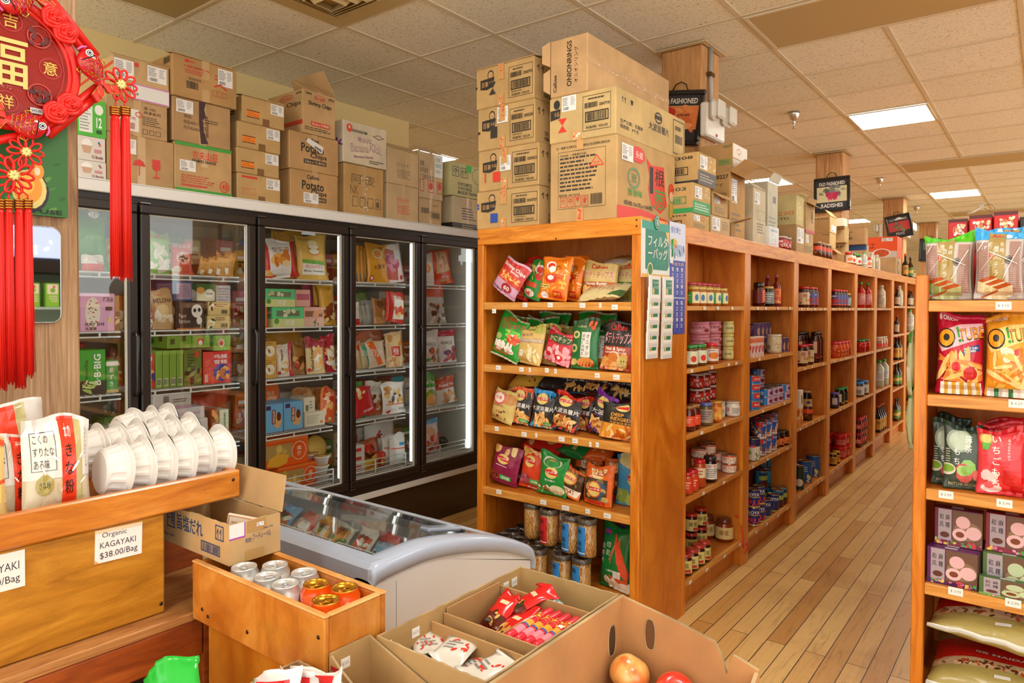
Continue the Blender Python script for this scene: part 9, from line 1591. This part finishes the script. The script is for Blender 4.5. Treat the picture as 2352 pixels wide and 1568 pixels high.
def fish(hx, hy, tx, ty):
 hd_, tl = w2(hx, hy, .026), w2(tx, ty, .02); ax_ = tl-hd_; L_ = ax_.length; ax_.normalize(); up = Vector((1, 0, 0)); sd = ax_.cross(up).normalized(); mb = MB(); n = 14; prof = [0, .6, .85, .97, 1, .97, .88, .74, .58, .42, .3]; wmax = .03
 pts = []; fs = []
 for i, p_ in enumerate(prof):
  c = hd_+ax_*(L_*.78*i/(len(prof)-1))
  for k in range(n): q = 2*PI*k/n; pts.append(c+sd*math.cos(q)*wmax*p_+up*math.sin(q)*.017*p_)
 for i in range(len(prof)-1):
  for k in range(n): fs.append((i*n+k, i*n+(k+1) % n, (i+1)*n+(k+1) % n, (i+1)*n+k))
 mb.add(pts, fs, FSH, True)
 for i in range(3, 9):      # scales
  for k in range(-2, 3):
   f = k/2.6+(.19 if i % 2 else 0); c = hd_+ax_*(L_*.78*i/10)+sd*f*wmax*prof[i]*.8+up*(.0175*prof[i]*math.sqrt(max(0, 1-(f*.8)**2))+.0004); mb.tube([c+sd*.006*math.cos(t)+ax_*.006*math.sin(t) for t in [PI*j/5 for j in range(6)]], .0009, GD if (i+k) % 3 else SQ, 4)
 c = hd_+ax_*L_*.2; mb.tube([c+sd*math.cos(t)*.024+up*(.0165*math.sin(t)) for t in [PI*j/8 for j in range(9)]], .0014, P('#1c1010'), 5)
 mb.build('brocade_fish', orn); fb = orn.children[-1]
 def disc(c, r_, m, z_): d = MB(); d.add([c+up*z_+sd*math.cos(2*PI*j/16)*r_+ax_*math.sin(2*PI*j/16)*r_ for j in range(16)]+[c+up*(z_-.002)+sd*math.cos(2*PI*j/16)*r_+ax_*math.sin(2*PI*j/16)*r_ for j in range(16)], [tuple(range(16)), tuple(range(31, 15, -1))]+[(j, j+16, (j+1) % 16+16, (j+1) % 16) for j in range(16)], m); return d
 e = hd_+ax_*L_*.12+sd*.006*(1 if sd.z > 0 else -1)
 q = disc(e, .009, P('#e8e8e4'), .0155);
 for r_, m_, z_ in ((.0065, P('#2a3a5a'), .0162), (.0048, P('#d8dce0'), .0168), (.003, P('#141414'), .0174)): dd = disc(e, r_, m_, z_); q.add(dd.v, dd.f, m_)
 q.build('eye', fb)
 t0 = hd_+ax_*L_*.72; mb = MB()
 for s in (-1, 1):
  p4 = [t0, t0+ax_*L_*.16+sd*s*.036, t0+ax_*L_*.36+sd*s*.034, t0+ax_*L_*.26+sd*s*.006]; mb.add([v+up*.004 for v in p4]+[v-up*.004 for v in p4], [(0, 1, 2, 3) if s < 0 else (3, 2, 1, 0), (7, 6, 5, 4) if s < 0 else (4, 5, 6, 7)]+[(i, i+4, (i+1) % 4+4, (i+1) % 4) for i in range(4)], P('#d8281c', 'g'))
  mb.tube([v+up*.0045 for v in p4], .0013, GD, 5, closed=True); mb.tube([(p4[0]+p4[1])/2+up*.005, (p4[2]+p4[3])/2+up*.005], .001, GD, 5)
 mb.build('tail', fb)
 mb = MB(); mb.tube([hd_+sd*.012-ax_*.002+up*.004, hd_-ax_*.005+up*.006, hd_-sd*.012-ax_*.002+up*.004], .0028, P('#d86ab0', 's'), 6); mb.build('mouth', fb)
 for s in (-1, 1): mb = MB(); c = hd_+ax_*L_*.3+sd*s*.026; mb.tube([c, c+sd*s*.012+ax_*.004, c+sd*s*.008+ax_*.016, c+ax_*.012], .0018, GD, 5); mb.build('fin', fb)
fish(178, 118, 238, 222); fish(96, 305, -25, 268); fish(-10, 20, 92, -12)
def knot(x, y, s=1.0):
 c = w2(x, y, .018); mb = MB()
 for k in range(10):
  a_ = 2*PI*k/10; d = Vector((0, math.cos(a_), math.sin(a_))); t_ = Vector((0, -math.sin(a_), math.cos(a_))); mb.tube([c+d*(.008+.012*(1-math.cos(q)))*s*1.35+t_*.0085*math.sin(q)*s+Vector((.004*(k % 2), 0, 0)) for q in [2*PI*j/12 for j in range(12)]], .0031*s, RD, 6, closed=True)
 mb.build('cord_knot', orn); kb = orn.children[-1]; mb = MB()
 for k in range(8):
  a_ = 2*PI*k/8; mb.tube([c+Vector((.008, math.cos(a_)*q, math.sin(a_)*q))+Vector((0, -math.sin(a_), math.cos(a_)))*.003*math.sin(q*400) for q in (.001*s, .006*s, .011*s)], .0026*s, P('#e4d48c', 's'), 6)
 mb.tube([c+Vector((.006, .0125*s*math.cos(q), .0125*s*math.sin(q))) for q in [2*PI*j/20 for j in range(20)]], .0013*s, GD, 5, closed=True); mb.build('flower_centre', kb)
knot(269, 198, 1.0); knot(24, 405, 1.0); knot(52, 352, .9)
orn_children = lambda: None
def tassel(x, yt, yb, wpx, label=None):
 t = w2(x, yt, .016); b = w2(x, yb, .016); rr = (w2(x+wpx/2, yt)-w2(x-wpx/2, yt)).length/2; ln = t.z-b.z; th = MB(); R_ = random.Random(int(x*7))
 th.lathe([(rr*.92, -ln+.012), (rr*.96, -ln*.5), (rr*.85, -.03), (rr*.7, -.001)], RD, 14, (t.x, t.y, t.z))
 for i in range(40):
  a_ = R_.uniform(0, 2*PI); q = rr*R_.uniform(.9, 1.02); l2 = ln*R_.uniform(.955, 1.0); p0 = Vector((t.x+q*.8*math.cos(a_), t.y+q*.8*math.sin(a_), t.z-.02));
  th.tube([p0, Vector((t.x+q*math.cos(a_), t.y+q*math.sin(a_), t.z-l2*.5)), Vector((t.x+q*math.cos(a_)+R_.uniform(-.002, .002), t.y+q*math.sin(a_)+R_.uniform(-.002, .002), t.z-l2))], .0009, RD, 4)
 th.build('tassel', orn); tt = orn.children[-1]; c = MB(); c.lathe([(rr*.9, 0), (rr*.9, .0235)], P('#b01410', 's'), 14, (t.x, t.y, t.z-.012))
 for k in range(4): c.tube([(t.x+rr*.94*math.cos(q), t.y+rr*.94*math.sin(q), t.z-.009+.006*k) for q in [2*PI*j/16 for j in range(16)]], .0022, GD, 5, closed=True)
 c.build('gold_cap', tt)
tassel(258, 258, 645, 23); tassel(281, 258, 648, 23)
for x, yb in ((14, 885), (38, 895), (58, 870), (-6, 900)): tassel(x, 470, yb, 22)
mb = MB(); mb.tube([w2(262, 222, .016), w2(259, 240, .016), w2(258, 256, .016)], .002, RD, 6); mb.tube([w2(275, 224, .016), w2(280, 240, .016), w2(281, 256, .016)], .002, RD, 6); mb.tube([w2(236, 212, .02), w2(256, 205, .02)], .003, RD, 6)
mb.build('linking_cord', orn); mb = MB()
for x in (14, 38, 58, -6): mb.tube([w2(24, 425, .016), w2(x, 450, .016), w2(x, 468, .016)], .002, RD, 6)
mb.tube([w2(-60, 330, .01), w2(0, 360, .012), w2(24, 385, .014)], .004, RD, 6); mb.build('linking_cord', orn); mb = MB(); mb.tube([w2(60, 320, .01), w2(52, 335, .012)], .004, RD, 6)
mb.build('linking_cord', orn); mb = MB(); zt = H-.0065-O0_.z; mb.tube([(0, .0, .155), (-.02, 0, .4), (-.03, 0, zt)], .003, RD, 6); mb.build('hanging_cord', orn)
MB().tube([(-.065, 0, .3), (-.02, 0, .31), (-.018, 0, .318)], .003, P('#8a8a88', 'M'), 6).build('nail', orn)
# open cooler across the shop, seen only in the mirror
ck = empty('beverage_cooler', (2.6, 1.2, 0), 'open cooler with blue lit header and green cartons, seen in the small mirror', 'cooler')
mb = MB(); D_ = P('#1c1a1a', 's'); mb.box(.0, 0, 0, .5, 2.2, .9, D_); mb.box(.45, 0, .9, .5, 2.2, 2.2, P('#9ab8b0', 's')); mb.box(0, 0, .9, .45, .03, 2.2, D_); mb.box(0, 2.17, .9, .45, 2.2, 2.2, D_); mb.box(0, .03, 1.78, .45, 2.17, 2.2, D_); mb.build('cabinet', ck)
HB = emis('blue_header', rgb('#2a86d8'), .8); mb = MB(); mb.box(-.02, 0, 1.9, -.001, 2.2, 2.18, HB); CW_ = emis('white_cloud', rgb('#e8f0f8'), .7); put(mb, [('c', .02, .1, .98, .5, 50, .12, [CW_], .5)], plain((-.0201, 2.2, 1.9), (0, -2.2, 0), (0, 0, .28), (-1, 0, 0)), 7.8); mb.build('header', ck)
for z in (1.19, 1.49): MB().box(0, .03, z-.02, .44, 2.17, z, P('#a8c8c0', 's')).build('shelf', ck)
jc = None
for i in range(14):
 y = 1.28+.145*i
 if jc is None: jc = MB(); jc.bev(0, 0, 0, .09, .1, .2, P('#8ac83c', 's'), .003); put(jc, [('r', .1, .55, .9, .95, '#e8e8dc'), ('d', .4, .85, .1, .06, '#d8402c'), ('d', .5, .7, .2, .1, '#7ab83c'), ('l', .15, .2, .85, .5, 3, '#e8e8dc')], plain((0, .1, 0), (0, -.1, 0), (0, 0, .2), (-1, 0, 0)), .5); o = jc = jc.build('juice_carton', None, (2.63, y, 1.4905))
 else: o = dup(jc, (2.63, y, 1.4905))
 tag(o, f"green drink carton in the cooler across the shop, number {i+1} in its row" if 0 else "green drink carton on the cooler shelf, seen in the mirror", 'drink carton', 'green drink cartons in the mirrored cooler')
print('BUILT', len(bpy.data.objects))
